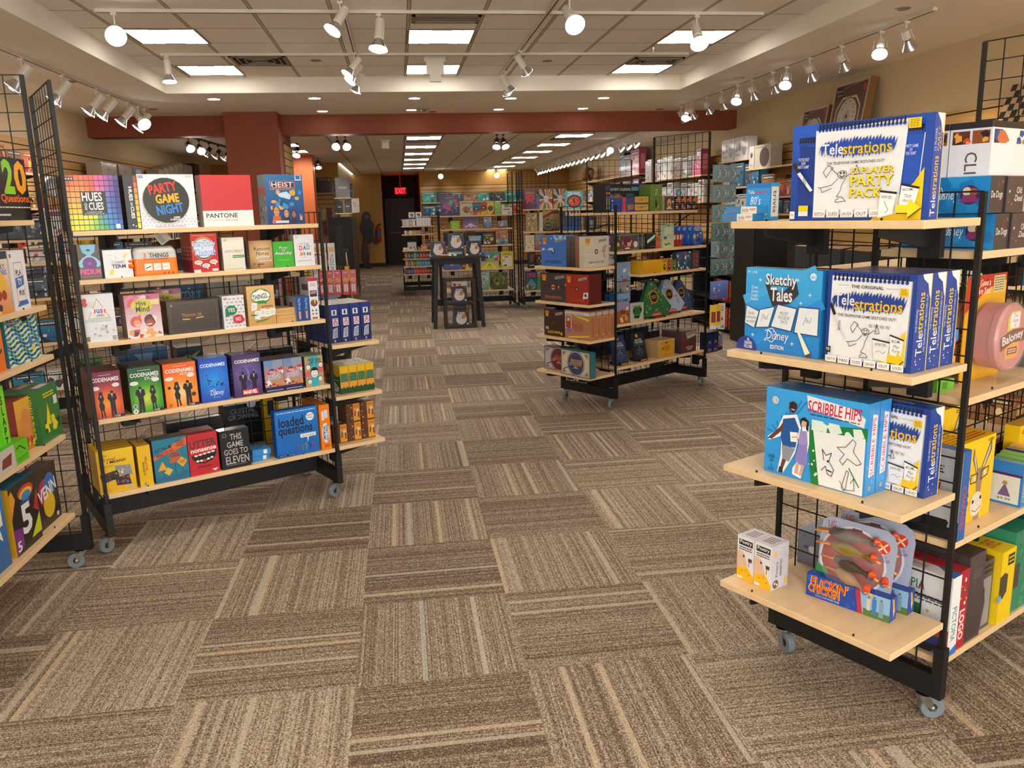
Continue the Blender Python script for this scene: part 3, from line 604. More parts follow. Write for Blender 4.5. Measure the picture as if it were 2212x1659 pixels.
# ================================================================ boxes on the right foreground rack
BL1, BL2, YE, SK = '#1447a8', '#1a3f94', '#f4cc12', '#2e9be0'
def doodle(x, y, sx, sy, w, c='#2a2a2a'):
    """line drawing of a round-headed figure holding a sheet and a pencil"""
    def q(*p): return [(x+a*sx, y+b_*sy) for a, b_ in p]
    circ = [(.52+.10*math.cos(t*.63), .72+.10*math.sin(t*.63)) for t in range(11)]
    return [('l', q(*circ), w, c), ('l', q((.43, .62), (.3, .46), (.05, .40), (.0, .41)), w, c), ('l', q((.60, .62), (.52, .45), (.5, .32), (.42, .16), (.55, .14), (.62, .04), (.40, .02), (.40, .07), (.47, .12)), w, c), ('l', q((.05, .40), (.10, .28), (.3, .38)), w, c),
            ('l', q((.43, .72), (.3, .86), (.26, .9)), w, c), ('l', q((.1, .8), (.2, .97), (.32, .9), (.27, .84), (.17, .66)), w, c, 1), ('l', q((.6, .65), (.75, .78), (.82, .76)), w, c),
            ('l', q((.78, .7), (.82, .95), (.9, .72)), w, c, 1), ('l', q((.47, .70), (.52, .65), (.58, .70)), w*1.6, c), ('c', x+.49*sx, y+.76*sy, .008, c), ('c', x+.56*sx, y+.76*sy, .008, c)]
def spiral(x0, x1, y, n, c='k', h=.05, w=.016):
    o = []
    for i in range(n):
        x = x0+(x1-x0)*(i+.5)/n; o += [('c', x, y-h*.55, w*.95, BL1), ('l', [(x, y-h*.4), (x+w*.2, y+h*.55)], w*1.0, c)]
    return o
def tele_front(party=False):
    if party:
        o = [('r', 0, 0, 1, 1, BL1), ('g', .0, .1, .2, 1, ('#123f98', '#1d59c4')), ('p', [(.05, .1), (.16, .1), (.21, .76), (.06, .80)], '#0f3a8c'), ('p', [(.82, .2), (.90, .2), (.94, .82), (.82, .84)], '#1650b8'), ('l', [(.92, .2), (.945, .82)], .006, '#dfe2e6')]
        o += spiral(.05, .2, .84, 7)+spiral(.82, .94, .87, 6)
        o += [('p', [(.62, 0), (.86, 0), (.96, .0), (.96, .5), (.9, .36)], YE), ('p', [(.19, .06), (.80, .06), (.84, .97), (.185, .93)], '#e9eaec')]
        o += spiral(.2, .83, .955, 24, h=.05, w=.012)
        for i, s_ in enumerate(('SKETCH', 'GUESS', 'LAUGH', 'OUT', 'LOUD!')):
            x = .195+i*.105; o += [('r', x, .03, x+.096, .11, '#f0f0f0'), ('l', [(x, .115), (x, .035), (x+.096, .035), (x+.096, .115)], .002, '#444444'), ('t', s_, x+.012, .05, x+.084, .085, '#333333')]
        o += [('s', .225, .62, .78, .86, 24, BL1, .012), ('t', 'Tele', .245, .675, .405, .785, 'w', {'b': .03}), ('t', 'strations', .40, .665, .745, .775, '#7a5a08', {'b': .05}), ('t', 'strations', .402, .668, .743, .775, '#f2bf1c', {'b': .015}),
              ('t', 'THE TELEPHONE GAME SKETCHED OUT!', .285, .572, .70, .60, '#3a3a3a', {'b': .02})]
        o += doodle(.23, .18, .34, .40, .004)
        for s_, a, c_ in (('12 PLAYER', .47, .535), ('PARTY', .345, .45), ('PACK', .23, .325)):
            x1 = .77 if s_ != 'PACK' else .70; o += [('t', s_, .468, a-.008, x1+.004, c_-.006, '#6a5208', {'b': .06}), ('t', s_, .47, a, x1, c_, '#f6dc2a', {'b': .03})]
        o += [('p', [(.02, .60), (.045, .62), (.085, .52), (.06, .50)], '#26262a'), ('p', [(.06, .50), (.085, .515), (.19, .32), (.17, .305)], '#e4e6ea'), ('u', 'Telestrations', .10, .36, .135, .47, '#444444'),
              ('r', .085, .05, .16, .16, '#dfe3e8'), ('r', .085, .10, .16, .16, YE), ('r', .015, .02, .055, .10, 'w'), ('t', 'op', .022, .04, .048, .075, '#8a8f99'),
              ('r', .85, .87, .93, .965, YE), ('x', .86, .88, .92, .955, 5, '#8a7010'), ('t', '"VOTED BEST\nNEW\nPARTY GAME"', .065, .55, .155, .66, '#d5dcf0'), ('t', '"PARTY GAME\nOF\nTHE YEAR"', .83, .62, .92, .72, '#d5dcf0')]
        o += [('p', [(.68, .02), (.78, .06), (.80, .26), (.69, .28)], '#eef0f0'), ('l', [(.69, .285), (.80, .262)], .014, 'k'), ('t', 'HOW DID...', .70, .21, .78, .24, '#333333', {'rot': -6}), ('l', [(.72, .19), (.75, .1), (.73, .07)], .003, '#555555'),
              ('p', [(.82, .15), (.92, .13), (.945, .30), (.83, .34)], '#f4f4f2'), ('l', [(.83, .345), (.945, .305)], .014, 'k'), ('t', 'BECOME...', .84, .28, .92, .305, '#333333'), ('t', 'Thirty\nWorries', .845, .17, .91, .25, '#555555', {'s': .3, 'b': 0.0})]
        ar = [(.80, .07), (.88, .07), (.88, .02), (.965, .12), (.885, .2), (.88, .145), (.80, .145)]
        return o+[('p', [(a+.006, b_-.01) for a, b_ in ar], '#5a4a08'), ('p', ar, '#f8dc20')]
    o = [('r', 0, 0, 1, 1, BL2), ('p', [(.04, .05), (.93, .06), (.95, .93), (.05, .95)], '#eceef0'), ('l', [(.94, .06), (.955, .93)], .012, '#a0a8b4')]
    o += spiral(.06, .93, .945, 18, h=.055, w=.02)
    o += [('l', [(.14, .855), (.26, .86)], .003, '#555555'), ('t', 'THE ORIGINAL', .29, .83, .66, .865, '#3a3a3a', {'b': .03}), ('l', [(.69, .845), (.82, .845)], .003, '#555555'),
          ('s', .06, .56, .92, .82, 24, BL2, .02), ('t', 'Tele', .10, .64, .34, .76, 'w', {'b': .03}), ('t', 'strations', .34, .60, .88, .72, '#7a5a08', {'b': .05}), ('t', 'strations', .343, .605, .877, .72, '#f2bf1c', {'b': .015}),
          ('t', 'THE TELEPHONE GAME SKETCHED OUT!', .15, .52, .82, .55, '#3a3a3a', {'b': .02}), ('r', .84, .78, .93, .86, YE), ('x', .85, .79, .92, .85, 4, '#8a7010'),
          ('p', [(.04, .64), (.07, .66), (.13, .54), (.10, .52)], '#26262a'), ('p', [(.10, .52), (.13, .54), (.27, .29), (.25, .275)], '#dfe3e8'), ('u', 'Telestrations', .15, .36, .19, .47, '#555555'),
          ('t', 'Ha!  Ha!  Ha!  Ha!', .52, .43, .76, .47, '#444444', {'s': .3, 'b': 0})]
    o += doodle(.27, .09, .42, .40, .006)
    o += [('p', [(.66, .06), (.93, .07), (.935, .44), (.75, .16)], YE), ('p', [(.60, .10), (.75, .09), (.77, .29), (.58, .31)], '#e8eaea'), ('l', [(.58, .315), (.77, .295)], .016, 'k'), ('t', 'HOW DID...', .61, .25, .75, .28, '#333333'), ('l', [(.62, .18), (.66, .2), (.70, .17), (.73, .2)], .004, '#555555'),
          ('p', [(.78, .14), (.90, .16), (.92, .33), (.77, .37)], '#f2f2f0'), ('l', [(.77, .375), (.92, .335)], .016, 'k'), ('t', 'BECOME...', .79, .30, .90, .33, '#333333'), ('t', 'Man\nPurse', .80, .2, .89, .28, '#555555', {'s': .3, 'b': 0})]
    ar = [(.75, .09), (.85, .085), (.85, .045), (.93, .13), (.86, .21), (.85, .165), (.76, .175)]
    o += [('p', [(a+.008, b_-.012) for a, b_ in ar], '#6a4a08'), ('p', ar, '#f4c81a'), ('r', .025, .11, .09, .18, '#26262a'), ('t', 'op', .035, .125, .08, .165, 'w')]
    for i, s_ in enumerate(('SKETCH', 'PASS', 'GUESS', 'LAUGH', 'OUT', 'LOUD!')):
        x = .03+i*.155; o += [('r', x, .005, x+.14, .08, '#f0f0f0'), ('l', [(x, .085), (x, .008), (x+.14, .008), (x+.14, .085)], .003, '#444444'), ('t', s_, x+.02, .028, x+.12, .058, '#333333')]
    return o
def tele_side(top_txt):
    return [('r', 0, 0, 1, 1, BL2), ('p', [(.35, 1), (1, 1), (1, .72), (.85, .80), (.75, .9), (.45, .95)], '#e6e6e4'), ('r', .95, 0, 1, 1, '#e6d060'), ('u', 'Tele', .22, .17, .62, .40, 'w'), ('u', 'strations', .22, .40, .58, .82, '#f2c41c'),
            ('u', 'THE TELEPHONE GAME SKETCHED OUT!', .70, .2, .80, .80, '#cdd6ea'), ('u', top_txt, .08, .42, .18, .66, '#cdd6ea'), ('n', 3, .2, .02, .6, .14, ['#e6e6e4'], 5)]
TOPB = [('r', 0, 0, 1, 1, BL1), ('r', .0, .9, 1, 1, '#e6d060'), ('t', 'Telestrations', .3, .3, .75, .7, '#cdd6ea'), ('x', .05, .2, .25, .8, 4, '#90a0c8')]
# top shelf
o = boxmesh(.405, .27, .056, BL1, tele_front(True), [('r', 0, 0, 1, 1, BL1), ('p', [(.2, 1), (1, 1), (1, .8), (.75, .84), (.6, .92)], '#e6e6e4'), ('r', .93, 0, 1, 1, '#e6d060'), ('u', 'Tele', .15, .03, .62, .24, 'w'), ('u', 'strations', .15, .24, .62, .60, '#f2c41c'), ('u', '12 PLAYER', .12, .65, .3, .86, '#cdd6ea'), ('u', 'PARTY\nPACK', .4, .65, .8, .88, '#f2c41c')], top=TOPB).obj('game_box', 'gloss', None, (1.163, 2.353, 1.5703), rad(-58.6))
tag(o, 'huge blue box with a white spiral notebook and yellow lettering on the right rack', 'game box')
put(RA, 'N', 1.5703, -.015, .085, .092, .115, .045, 'light blue decade trivia card box with a hang tab left of the huge blue box', '#2e96d8', [('r', 0, 0, 1, 1, '#2e96d8'), ('r', 0, .87, 1, 1, '#1f7fc4'), ('t', 'Tele', .08, .72, .35, .82, 'w'), ('t', 'strations', .35, .72, .9, .82, '#c03040'), ('t', "80's", .18, .42, .62, .66, '#dfe9f4', {'s': .2}), ('t', "90's", .42, .14, .92, .40, '#f2dc40', {'s': .2}), ('r', .08, .04, .92, .07, '#8cc4ec')], right=[('r', .1, .1, .9, .9, '#e8e4d8'), ('v', 'trivia', .3, .2, .7, .8, '#444444')], name='card_game_box', mat='gloss')
def flatpk(u, dz, lb, w=.12):
    put(RA, 'N', 1.5703, u, .03, w, .022, .09, lb, '#2a88c8', [('r', 0, 0, .5, 1, '#2a88c8'), ('t', 'strations', .08, .25, .45, .75, '#b03a50'), ('r', .5, 0, 1, 1, '#e6e4dc'), ('t', 'birdie', .54, .2, .74, .85, '#7a6a20'), ('t', 'super', .78, .3, .98, .75, '#b02840')], top=[('r', 0, 0, 1, 1, '#3aa0e0'), ('n', 4, .1, .1, .9, .9, ['#7cc4f0', '#1f6fae'], 6)], dz=dz, name='card_game_box', mat='gloss')
flatpk(-.065, 0.0, 'flat light blue card pack lying at the left end of the top shelf, lower of two'); flatpk(-.05, .0225, 'flat light blue card pack lying at the left end of the top shelf, upper of two')
# second shelf
NOTE = '#e2e8ec'
sk = [('g', 0, 0, 1, 1, ('#1d7fd0', '#3fb0ec')), ('l', [(.0, .62), (.9, 1.0)], .10, '#46acea'), ('l', [(.1, .10), (1, .62)], .12, '#2b8fdc')]
for i, (x, y) in enumerate(((.2, .86), (.3, .40), (.25, .5), (.86, .72), (.75, .62), (.12, .19), (.66, .14), (.93, .5), (.3, .15), (.7, .88))): sk += [('l', [(x-.02, y), (x+.02, y)], .008, '#d8eefb'), ('l', [(x, y-.02), (x, y+.02)], .008, '#d8eefb')]
sk += [('p', [(.27, .83), (.50, .72), (.68, .88), (.72, .72), (.60, .60), (.38, .56), (.33, .68)], '#33333d'), ('t', 'Sketchy', .28, .76, .69, .93, '#2a2a34', {'b': .09}), ('t', 'Sketchy', .28, .77, .69, .94, 'w', {'b': .04}), ('t', 'Tales', .35, .61, .64, .77, '#2a2a34', {'b': .09}), ('t', 'Tales', .35, .62, .64, .78, 'w', {'b': .04}),
       ('t', 'Draw.\nGuess.\nLaugh.\nRepeat.', .08, .60, .19, .79, '#d8eefb', {'s': .1}), ('t', '8+ | 4-8', .03, .92, .16, .97, '#d8eefb')]
for a, t_ in (([(.01, .33), (.14, .28), (.20, .48), (.03, .54)], 'Surely\nsomeone\nwonders'), ([(.17, .29), (.34, .31), (.41, .55), (.22, .50)], ''), ([(.38, .32), (.64, .29), (.70, .55), (.46, .58)], 'MICKEY\nMOUSE IN\nSPACE'), ([(.69, .28), (.98, .27), (.98, .57), (.74, .57)], '')):
    cx = sum(p[0] for p in a)/4; cy = sum(p[1] for p in a)/4
    sk += [('p', [(cx+(p[0]-cx)*1.1, cy+(p[1]-cy)*1.1) for p in a], '#1f4f8a'), ('p', a, NOTE)]
    if t_: sk.append(('t', t_, cx-.07 if len(t_) < 24 else cx-.045, cy-.07, cx+.07 if len(t_) < 24 else cx+.045, cy+.07, '#55606a', {'b': 0}))
    else: sk += [('l', [(cx-.05, cy-.05), (cx-.02, cy+.04), (cx+.03, cy-.02), (cx+.05, cy+.05)], .006, '#7a8690'), ('c', cx, cy, .02, '#b8c4cc')]
sk += [('p', [(.72, .30), (.77, .27), (.90, .06), (.84, .03)], '#efe9cf'), ('p', [(.90, .06), (.84, .03), (.87, .0), (.92, .02)], '#5a463a'), ('t', 'Disney', .32, .13, .62, .27, 'w', {'s': .15, 'b': 0.0}), ('l', [(.30, .26), (.40, .30), (.47, .22), (.40, .13), (.34, .15)], .009, 'w'), ('t', 'EDITION', .38, .05, .56, .10, 'w', {'b': .04}),
       ('c', .04, .02, .14, '#2d3f92'), ('t', 'ALL\nDRAWERS\nWELCOME!', .01, .02, .13, .15, 'w', {'b': .04}), ('c', .90, .93, .04, '#d8eefb'), ('t', 'abc', .87, .91, .93, .95, '#2b8fdc')]
put(RA, 'N', 3, .02, .055, .275, .264, .05, 'light blue drawing game box with four sketchbook pages, left box on the second shelf', '#2a90dc', sk, right=[('r', 0, 0, 1, 1, '#2a90dc')], top=[('g', 0, 0, 1, 1, ('#3aa4e6', '#2a80c8')), ('r', .55, .2, .8, .8, '#9cc4dc')], mat='gloss')
tf = tele_front(); ts = tele_side('THE ORIGINAL')
tb = None
for i, lb in enumerate(('front', 'middle', 'rear')):
    w = wpt((1.237, 2.240), 28, .0, 0); a = rad(28)
    if tb is None:
        tb = boxmesh(.267, .267, .074, BL2, tf, ts, top=TOPB).obj('game_box', 'gloss', None, (1.233, 2.236, 1.1603), rad(-63.5))
        ob = tb
    else:
        ob = tb.copy(); COL.objects.link(ob); ob.location = Vector((1.233+math.cos(a)*.0755*i, 2.236+math.sin(a)*.0755*i, 1.1603))
    tag(ob, f'white and blue notebook box with running figure, {lb} one of three, second shelf', 'game box', 'notebook game boxes on the second shelf')
# third shelf
sh = [('g', 0, 0, 1, 1, ('#2c98e2', '#3aaaf0'))]
for i in range(9): sh.append(('l', [(.02+.05*i, .5+.06*i if i < 7 else .9), (.16, .46)], .012, '#2478c0'))
sh += [('p', [(.47, .66), (1, .74), (1, .60), (.47, .60)], '#14803c'), ('p', [(.44, .60), (.52, .60), (.60, .05), (.58, .0), (.50, .0)], '#14803c'), ('n', 9, .48, .60, .98, .72, ['#dff0e4'], 14), ('n', 10, .47, .05, .56, .55, ['#dff0e4', '#0f6a30'], 14), ('p', [(.50, .60), (.99, .63), (.99, .01), (.58, .01)], '#eceeee')]
sh += [('p', [(.42, .98), (.86, .92), (.98, .84), (.97, .74), (.44, .84)], '#e8ecf0'), ('t', 'SCRIBBLE HIPS', .435, .80, .945, .93, '#d0204a', {'b': .03, 's': .1}), ('x', .46, .765, .93, .785, 1, '#2a2a2a')]
man = [('p', [(.03, .42), (.13, .52), (.19, .70), (.33, .74), (.38, .60), (.33, .30), (.27, .16), (.21, .03), (.15, .03), (.18, .24), (.18, .46), (.05, .38)], '#f0f4f8'),
       ('p', [(.17, .45), (.19, .66), (.31, .70), (.36, .58), (.33, .36), (.20, .34)], '#1f5aa4'), ('p', [(.03, .40), (.16, .56), (.19, .62), (.20, .54), (.08, .40)], '#6b4034'), ('p', [(.19, .36), (.33, .35), (.27, .18), (.20, .20)], '#8f95a0'), ('p', [(.20, .20), (.24, .19), (.21, .08), (.18, .09)], '#6b4034'), ('p', [(.16, .03), (.21, .03), (.21, .10), (.17, .10)], '#22304a'),
       ('c', .285, .80, .038, '#5c382e'), ('p', [(.25, .80), (.25, .86), (.29, .885), (.33, .85), (.325, .80)], '#3a2420'), ('p', [(.27, .775), (.31, .775), (.29, .75)], '#2a1814'), ('l', [(.275, .79), (.305, .785)], .008, '#f0e8e0'),
       ('p', [(.31, .12), (.40, .30), (.39, .62), (.46, .64), (.47, .44), (.44, .22), (.40, .02), (.31, .05)], '#f0f4f8'), ('p', [(.33, .22), (.37, .42), (.45, .42), (.46, .20), (.41, .16)], '#8d84c8'), ('p', [(.36, .42), (.37, .56), (.44, .58), (.455, .42)], '#9c96cc'), ('p', [(.35, .20), (.38, .18), (.37, .06), (.33, .07)], '#d8a58c'), ('p', [(.40, .19), (.43, .18), (.41, .05), (.38, .06)], '#d8a58c'),
       ('c', .41, .655, .030, '#e0b098'), ('p', [(.375, .62), (.37, .70), (.41, .73), (.455, .69), (.455, .57), (.43, .60), (.435, .68), (.39, .69)], '#1c1a1e'), ('p', [(.28, .42), (.35, .43), (.35, .54), (.27, .53)], '#f0f0f0'), ('l', [(.29, .47), (.34, .49), (.36, .44)], .006, '#c03040')]
sh += man
K2 = '#1a1a1a'
sh += [('l', [(.62, .30), (.60, .42), (.64, .36), (.69, .40), (.67, .30), (.72, .22), (.70, .14), (.66, .16), (.64, .24), (.60, .18)], .006, K2), ('c', .66, .30, .01, K2), ('l', [(.66, .2), (.70, .19)], .012, K2), ('l', [(.74, .48), (.82, .50), (.88, .60), (.91, .57), (.89, .47), (.97, .36), (.93, .33), (.84, .38), (.80, .30), (.77, .34), (.81, .42)], .005, K2, 1),
       ('l', [(.80, .05), (.84, .25), (.86, .24), (.84, .05), (.82, .02)], .005, K2, 1), ('l', [(.78, .12), (.83, .03), (.92, .05), (.91, .18), (.88, .12)], .005, K2), ('l', [(.86, .28), (.96, .10)], .010, '#14803c'),
       ('t', 'AGES\n13+', .055, .13, .12, .22, '#17303f'), ('t', '2+\nPLAYERS', .055, .03, .12, .11, '#17303f'), ('c', .105, .86, .035, '#eef0f0'), ('c', .10, .86, .028, '#3a3a3a'), ('c', .10, .86, .024, '#eef0f0'), ('t', 'ready\nset go', .08, .84, .125, .88, '#222222')]
ss = [('r', 0, 0, 1, 1, '#3590d4'), ('n', 5, .1, .1, .9, .95, ['#4ba4e2', '#2c84c8'], 8), ('p', [(.3, .2), (.8, .22), (.85, .86), (.4, .88)], '#e4e0e4'), ('u', 'SCRIBBLE HIPS', .42, .22, .72, .84, '#d0204a'), ('c', .45, .08, .12, '#b8a070')]
stp = [('g', 0, 0, 1, 1, ('#3590d4', '#2a78b4')), ('t', 'SCRIBBLE HIPS', .28, .35, .75, .7, '#c03050')]
sb = put(RA, 'N', 2, .12, .050, .347, .282, .058, 'sky blue box with two dancing people and doodles, front one on the third shelf', '#3590d4', sh, ss, top=stp, rz=1, mat='gloss')
k = sb.copy(); COL.objects.link(k); k.location = sb.location+Vector((math.cos(rad(28)), math.sin(rad(28)), 0))*.060; tag(k, 'sky blue box directly behind the front dancing people box on the third shelf', 'game box')
k = tb.copy(); COL.objects.link(k); k.location = (1.352, 2.303, .7703); k.rotation_euler = (0, 0, rad(-64)); tag(k, 'notebook game box half hidden behind the sky blue boxes on the third shelf', 'game box')
# fourth shelf
po = [('r', 0, 0, 1, 1, '#e6e4e6'), ('r', .1, .80, .92, .93, '#26242a'), ('t', 'Poetry', .16, .82, .86, .92, 'w', {'b': .04}), ('x', .12, .68, .88, .78, 2, '#2a2a2a'), ('p', [(0, 0), (1, 0), (1, .12), (.62, .34), (.45, .5), (0, .5)], '#f2bc18'), ('p', [(0, .27), (.5, .30), (.62, .36), (.42, .62), (.28, .66), (0, .66)], '#e6bfa0'), ('c', .55, .24, .03, '#6a4a10'), ('c', .3, .2, .03, '#6a4a10'), ('c', .75, .15, .03, '#6a4a10'), ('p', [(.34, .60), (.48, .56), (.38, .52)], 'k'), ('r', .68, .46, .9, .54, '#5a3a30'), ('l', [(.72, .34), (.76, .5)], .03, '#5a3a30'), ('r', .05, .02, .35, .08, 'w')]
ps = [('r', 0, 0, 1, 1, '#cfcbd4'), ('u', 'Poetry', .25, .28, .42, .62, '#26242a'), ('u', 'NEANDERTHALS', .48, .28, .62, .66, '#26242a'), ('c', .2, .82, .13, '#e6c070'), ('c', .27, .12, .17, '#7a5a44'), ('c', .22, .14, .05, 'w'), ('c', .34, .10, .05, 'w'), ('r', .75, .06, .95, .2, '#e6c070')]
for q, lb in ((.0, 'left'), (.072, 'right')):
    w = (1.103+.47*q*1.0, 2.510-.883*q); o = boxmesh(.07, .158, .088, '#e6e4e6', po, ps, top=[('r', 0, 0, 1, 1, '#e0dde2'), ('x', .2, .2, .8, .8, 4, '#55505a')]).obj('card_game_box', 'print', None, (w[0], w[1], .3503), rad(-63)); tag(o, f'tall white card box with a yellow caveman drawing, {lb} one of the pair on the bottom end shelf', 'game box')
# blister pack of rubber chickens
def chicken(par, x, y, z, L, col, flip):
    b = MB(); T_ = Matrix.Translation((x, y, z)) @ Matrix.Rotation(rad(90), 4, 'Y') @ Matrix.Rotation(rad(flip), 4, 'X')
    b.lathe([(0, 0), (.010, .004), (.016, .02), (.020, .045), (.019, .07), (.012, .095), (.007, .115), (.007, .13), (.012, .14), (.013, .15), (.008, .16), (0, .164)], 14, T_, cl(col)); 
    for s_ in (-1, 1): b.bar(tuple(T_ @ Vector((0, s_*.006, .004))), tuple(T_ @ Vector((.004, s_*.014, -.045))), .004, 6, cl('#d88a3a'))
    o = b.obj('rubber_chicken', 'gloss', par, smooth=True)
    b = MB(); b.lathe([(0, .148), (.014, .15), (.015, .156), (0, .170)], 8, T_ @ Matrix.Translation((-.008, 0, 0)), cl('#d84a20')); b.bar(tuple(T_ @ Vector((0, 0, .158))), tuple(T_ @ Vector((.004, 0, .178))), .004, 6, cl('#f0a030')); b.lathe([(0, .150), (.0145, .150), (.0145, .153), (0, .153)], 10, T_, cl('#3a6ab8')); b.obj('comb', 'gloss', o, smooth=True)
def chicken_pack(loc, rz, lb):
    r = empty('blister_pack', loc, rz); tag(r, lb, 'toy pack', 'chicken toy packs')
    fr = [('r', 0, 0, 1, 1, '#1c46a4'), ('n', 3, 0, 0, .6, 1, ['#2a58bc'], 8), ('t', 'FLiCKiN\'', .05, .50, .52, .95, '#f2c418', {'b': .10, 's': .1}), ('t', 'FLiCKiN\'', .06, .52, .51, .94, '#c8281c', {'b': .03, 's': .1}), ('t', 'CHICKEN', .03, .2, .42, .58, '#f2c418', {'b': .10}), ('t', 'CHICKEN', .04, .22, .41, .56, '#c8281c', {'b': .03}), ('t', 'THE GO ANYWHERE GAME', .12, .07, .42, .15, '#cdd6ea'),
          ('p', [(.60, 1), (.66, 1), (.70, 0), (.64, 0)], '#c03040'), ('p', [(.655, 1), (1, 1), (1, 0), (.695, 0)], '#8cb8e0'), ('r', .70, 0, 1, .3, '#5a7a3a'), ('r', .74, .25, .78, .75, '#d8c8b0'), ('r', .80, .15, .85, .8, '#3a7ac0'), ('r', .88, .1, .93, .75, '#7aa0b8'), ('c', .76, .8, .014, '#8a5a40'), ('c', .825, .86, .014, '#8a5a40'), ('c', .905, .82, .014, '#8a5a40')]
    boxmesh(.275, .078, .045, '#1c46a4', fr, [('r', 0, 0, 1, 1, '#1c46a4'), ('p', [(.3, .95), (.6, .9), (.8, .4), (.6, .1), (.45, .5)], '#e0a030'), ('p', [(.5, .5), (.7, .4), (.6, .15)], '#e8e0d0')]).obj('display_tray', 'print', r)
    c = MB(); pts = [(.02, .0), (.255, .0), (.262, .20), (.25, .235), (.225, .25), (.045, .25), (.02, .235), (.012, .20)]
    y = .03; c.raw([(x, y+z*.12, z+.02) for x, z in pts]+[(x, y+.003+z*.12, z+.02) for x, z in pts], [tuple(range(8)), tuple(range(15, 7, -1))]+[(i, 8+i, 8+(i+1) % 8, (i+1) % 8) for i in range(8)], '#a4aec8')
    U = Vector((1, 0, 0)); V = Vector((0, .12, 1)).normalized(); N = Vector((0, -1, .12)).normalized()
    paintface(c, Vector((.012, y-.0004, .02)), U, V, N, .25, .252, [('c', .46, .50, .44, '#d8dce6'), ('c', .46, .50, .41, '#9c1c14'), ('c', .46, .50, .33, '#a83024'), ('t', 'UG', .10, .86, .2, .95, '#c8382c'), ('r', .42, .88, .55, .92, '#5a1a20'), ('c', .83, .78, .085, '#d8401c'), ('l', [(.78, .73), (.88, .83)], .02, 'w'), ('l', [(.78, .83), (.88, .73)], .02, 'w'), ('t', 'WILD\nand CRAZY', .76, .60, .93, .68, '#2a3a8a', {'s': .2}), ('x', .13, .76, .4, .84, 2, '#3a4a8a'), ('p', [(.0, .1), (.2, .12), (.15, .3), (.0, .35)], '#2f8a4a')])
    c.obj('backing_card', 'print', r)
    for j, (dx, dz, col) in enumerate(((.035, .205, '#5e554c'), (.045, .165, '#8a7210'), (.065, .122, '#4c4236'), (.075, .085, '#b89a7a'))): chicken(r, .012+dx, y-.012+dz*.12, dz+.02, .16, col, 10*j)
    bl = MB(); T_ = Matrix.Translation((.127, y+.016, .145)) @ Matrix.Rotation(rad(83), 4, 'X'); bl.lathe([(.105, 0), (.102, .022), (.09, .034), (.05, .04), (0, .041)], 32, T_); bl.obj('plastic_bubble', 'clear', r, smooth=True)
    return r
cp = chicken_pack((1.274, 2.345, .3503), rad(-56), 'blue and red rubber chicken toy pack, front one on the bottom end shelf')
k = copy_tree(cp); k.location = (1.274+.082, 2.345+.034, .3503); k['label'] = 'rubber chicken toy pack leaning just behind the front one on the bottom end shelf'
# ---- side shelves of the right rack
SA = 'on the {} side shelf of the right rack'
def spine(col, txt, tc='w', x=None): return [('r', 0, 0, 1, 1, col)]+([('v', txt, .2, .15, .8, .85, tc)] if txt else [])
pic = [('r', 0, 0, 1, 1, '#e2e4e6'), ('t', 'PICTOPIA', .25, .74, .72, .86, '#1f6a5a'), ('t', 'A', .66, .74, .72, .86, '#c83a3a'), ('x', .4, .60, .95, .70, 3, '#33373c'), ('r', .52, .36, .70, .56, '#2f7a3c'), ('n', 8, .74, .36, .93, .6, ['#d8b060', '#b8c4dc'], 6), ('r', .62, .10, 1, .34, '#c04a20'), ('r', .7, .08, .94, .22, '#2a3f8a'), ('r', .0, .0, 1, .08, '#1a1c22'), ('p', [(.82, 0), (1, 0), (1, .14)], '#2a70c0')]
put(RA, 'F', 1, .035, .0, .055, .268, .30, 'white picture trivia box standing at the panel corner, nearest on the low side shelf', '#e2e4e6', [('r', 0, 0, 1, 1, '#e6e8ea'), ('v', 'PICTOPIA', .25, .18, .75, .62, '#2a7a6a'), ('p', [(0, 0), (1, 0), (1, .12), (0, .05)], '#2a70c0')], left=pic, top=[('r', 0, 0, 1, 1, '#e2e4e6'), ('p', [(0, 0), (1, 0), (1, .25)], '#2a70c0'), ('t', 'PICTOPIA', .3, .3, .7, .6, '#c03a3a')])
put(RA, 'F', 1, .095, .005, .055, .272, .30, 'red and yellow logo quiz box second on the low side shelf', '#a82430', [('r', 0, 0, 1, 1, '#a82430'), ('n', 5, .05, .55, .95, .98, ['#d8a020', '#e8e0d8', '#c03040', '#3a5a9a'], 12), ('r', .15, .1, .85, .5, '#c8303c'), ('v', 'LOGO', .2, .12, .8, .5, 'w', {'b': .05})], top=[('n', 7, 0, 0, 1, 1, ['#a82430', '#d8d0c8', '#3a2430'], 16)])
put(RA, 'F', 1, .155, .008, .105, .302, .30, 'large dark grey box third on the low side shelf', '#40383a', [('g', 0, 0, 1, 1, ('#3a3234', '#4c4446')), ('l', [(.2, .05), (.4, .5), (.35, .9)], .02, '#5c5254'), ('x', .3, .72, .8, .82, 3, '#6c6468')], top=[('r', 0, 0, 1, 1, '#463c3e'), ('t', 'CAT', .4, .3, .65, .6, '#8a8284')], mat='gloss')
put(RA, 'F', 1, .268, .02, .085, .245, .25, 'silver and dark grey box with a cut-out window on the low side shelf', '#3a3436', [('r', 0, 0, 1, 1, '#4a4244'), ('p', [(.3, .05), (.9, .05), (.9, .75), (.2, .75), (.5, .4)], '#8a8c90'), ('p', [(.0, .30), (.4, .30), (.4, .62), (.0, .62)], '#3a362e'), ('x', .1, .8, .9, .95, 2, '#15151a')], top=[('r', 0, 0, 1, 1, '#4a1c20')], mat='gloss')
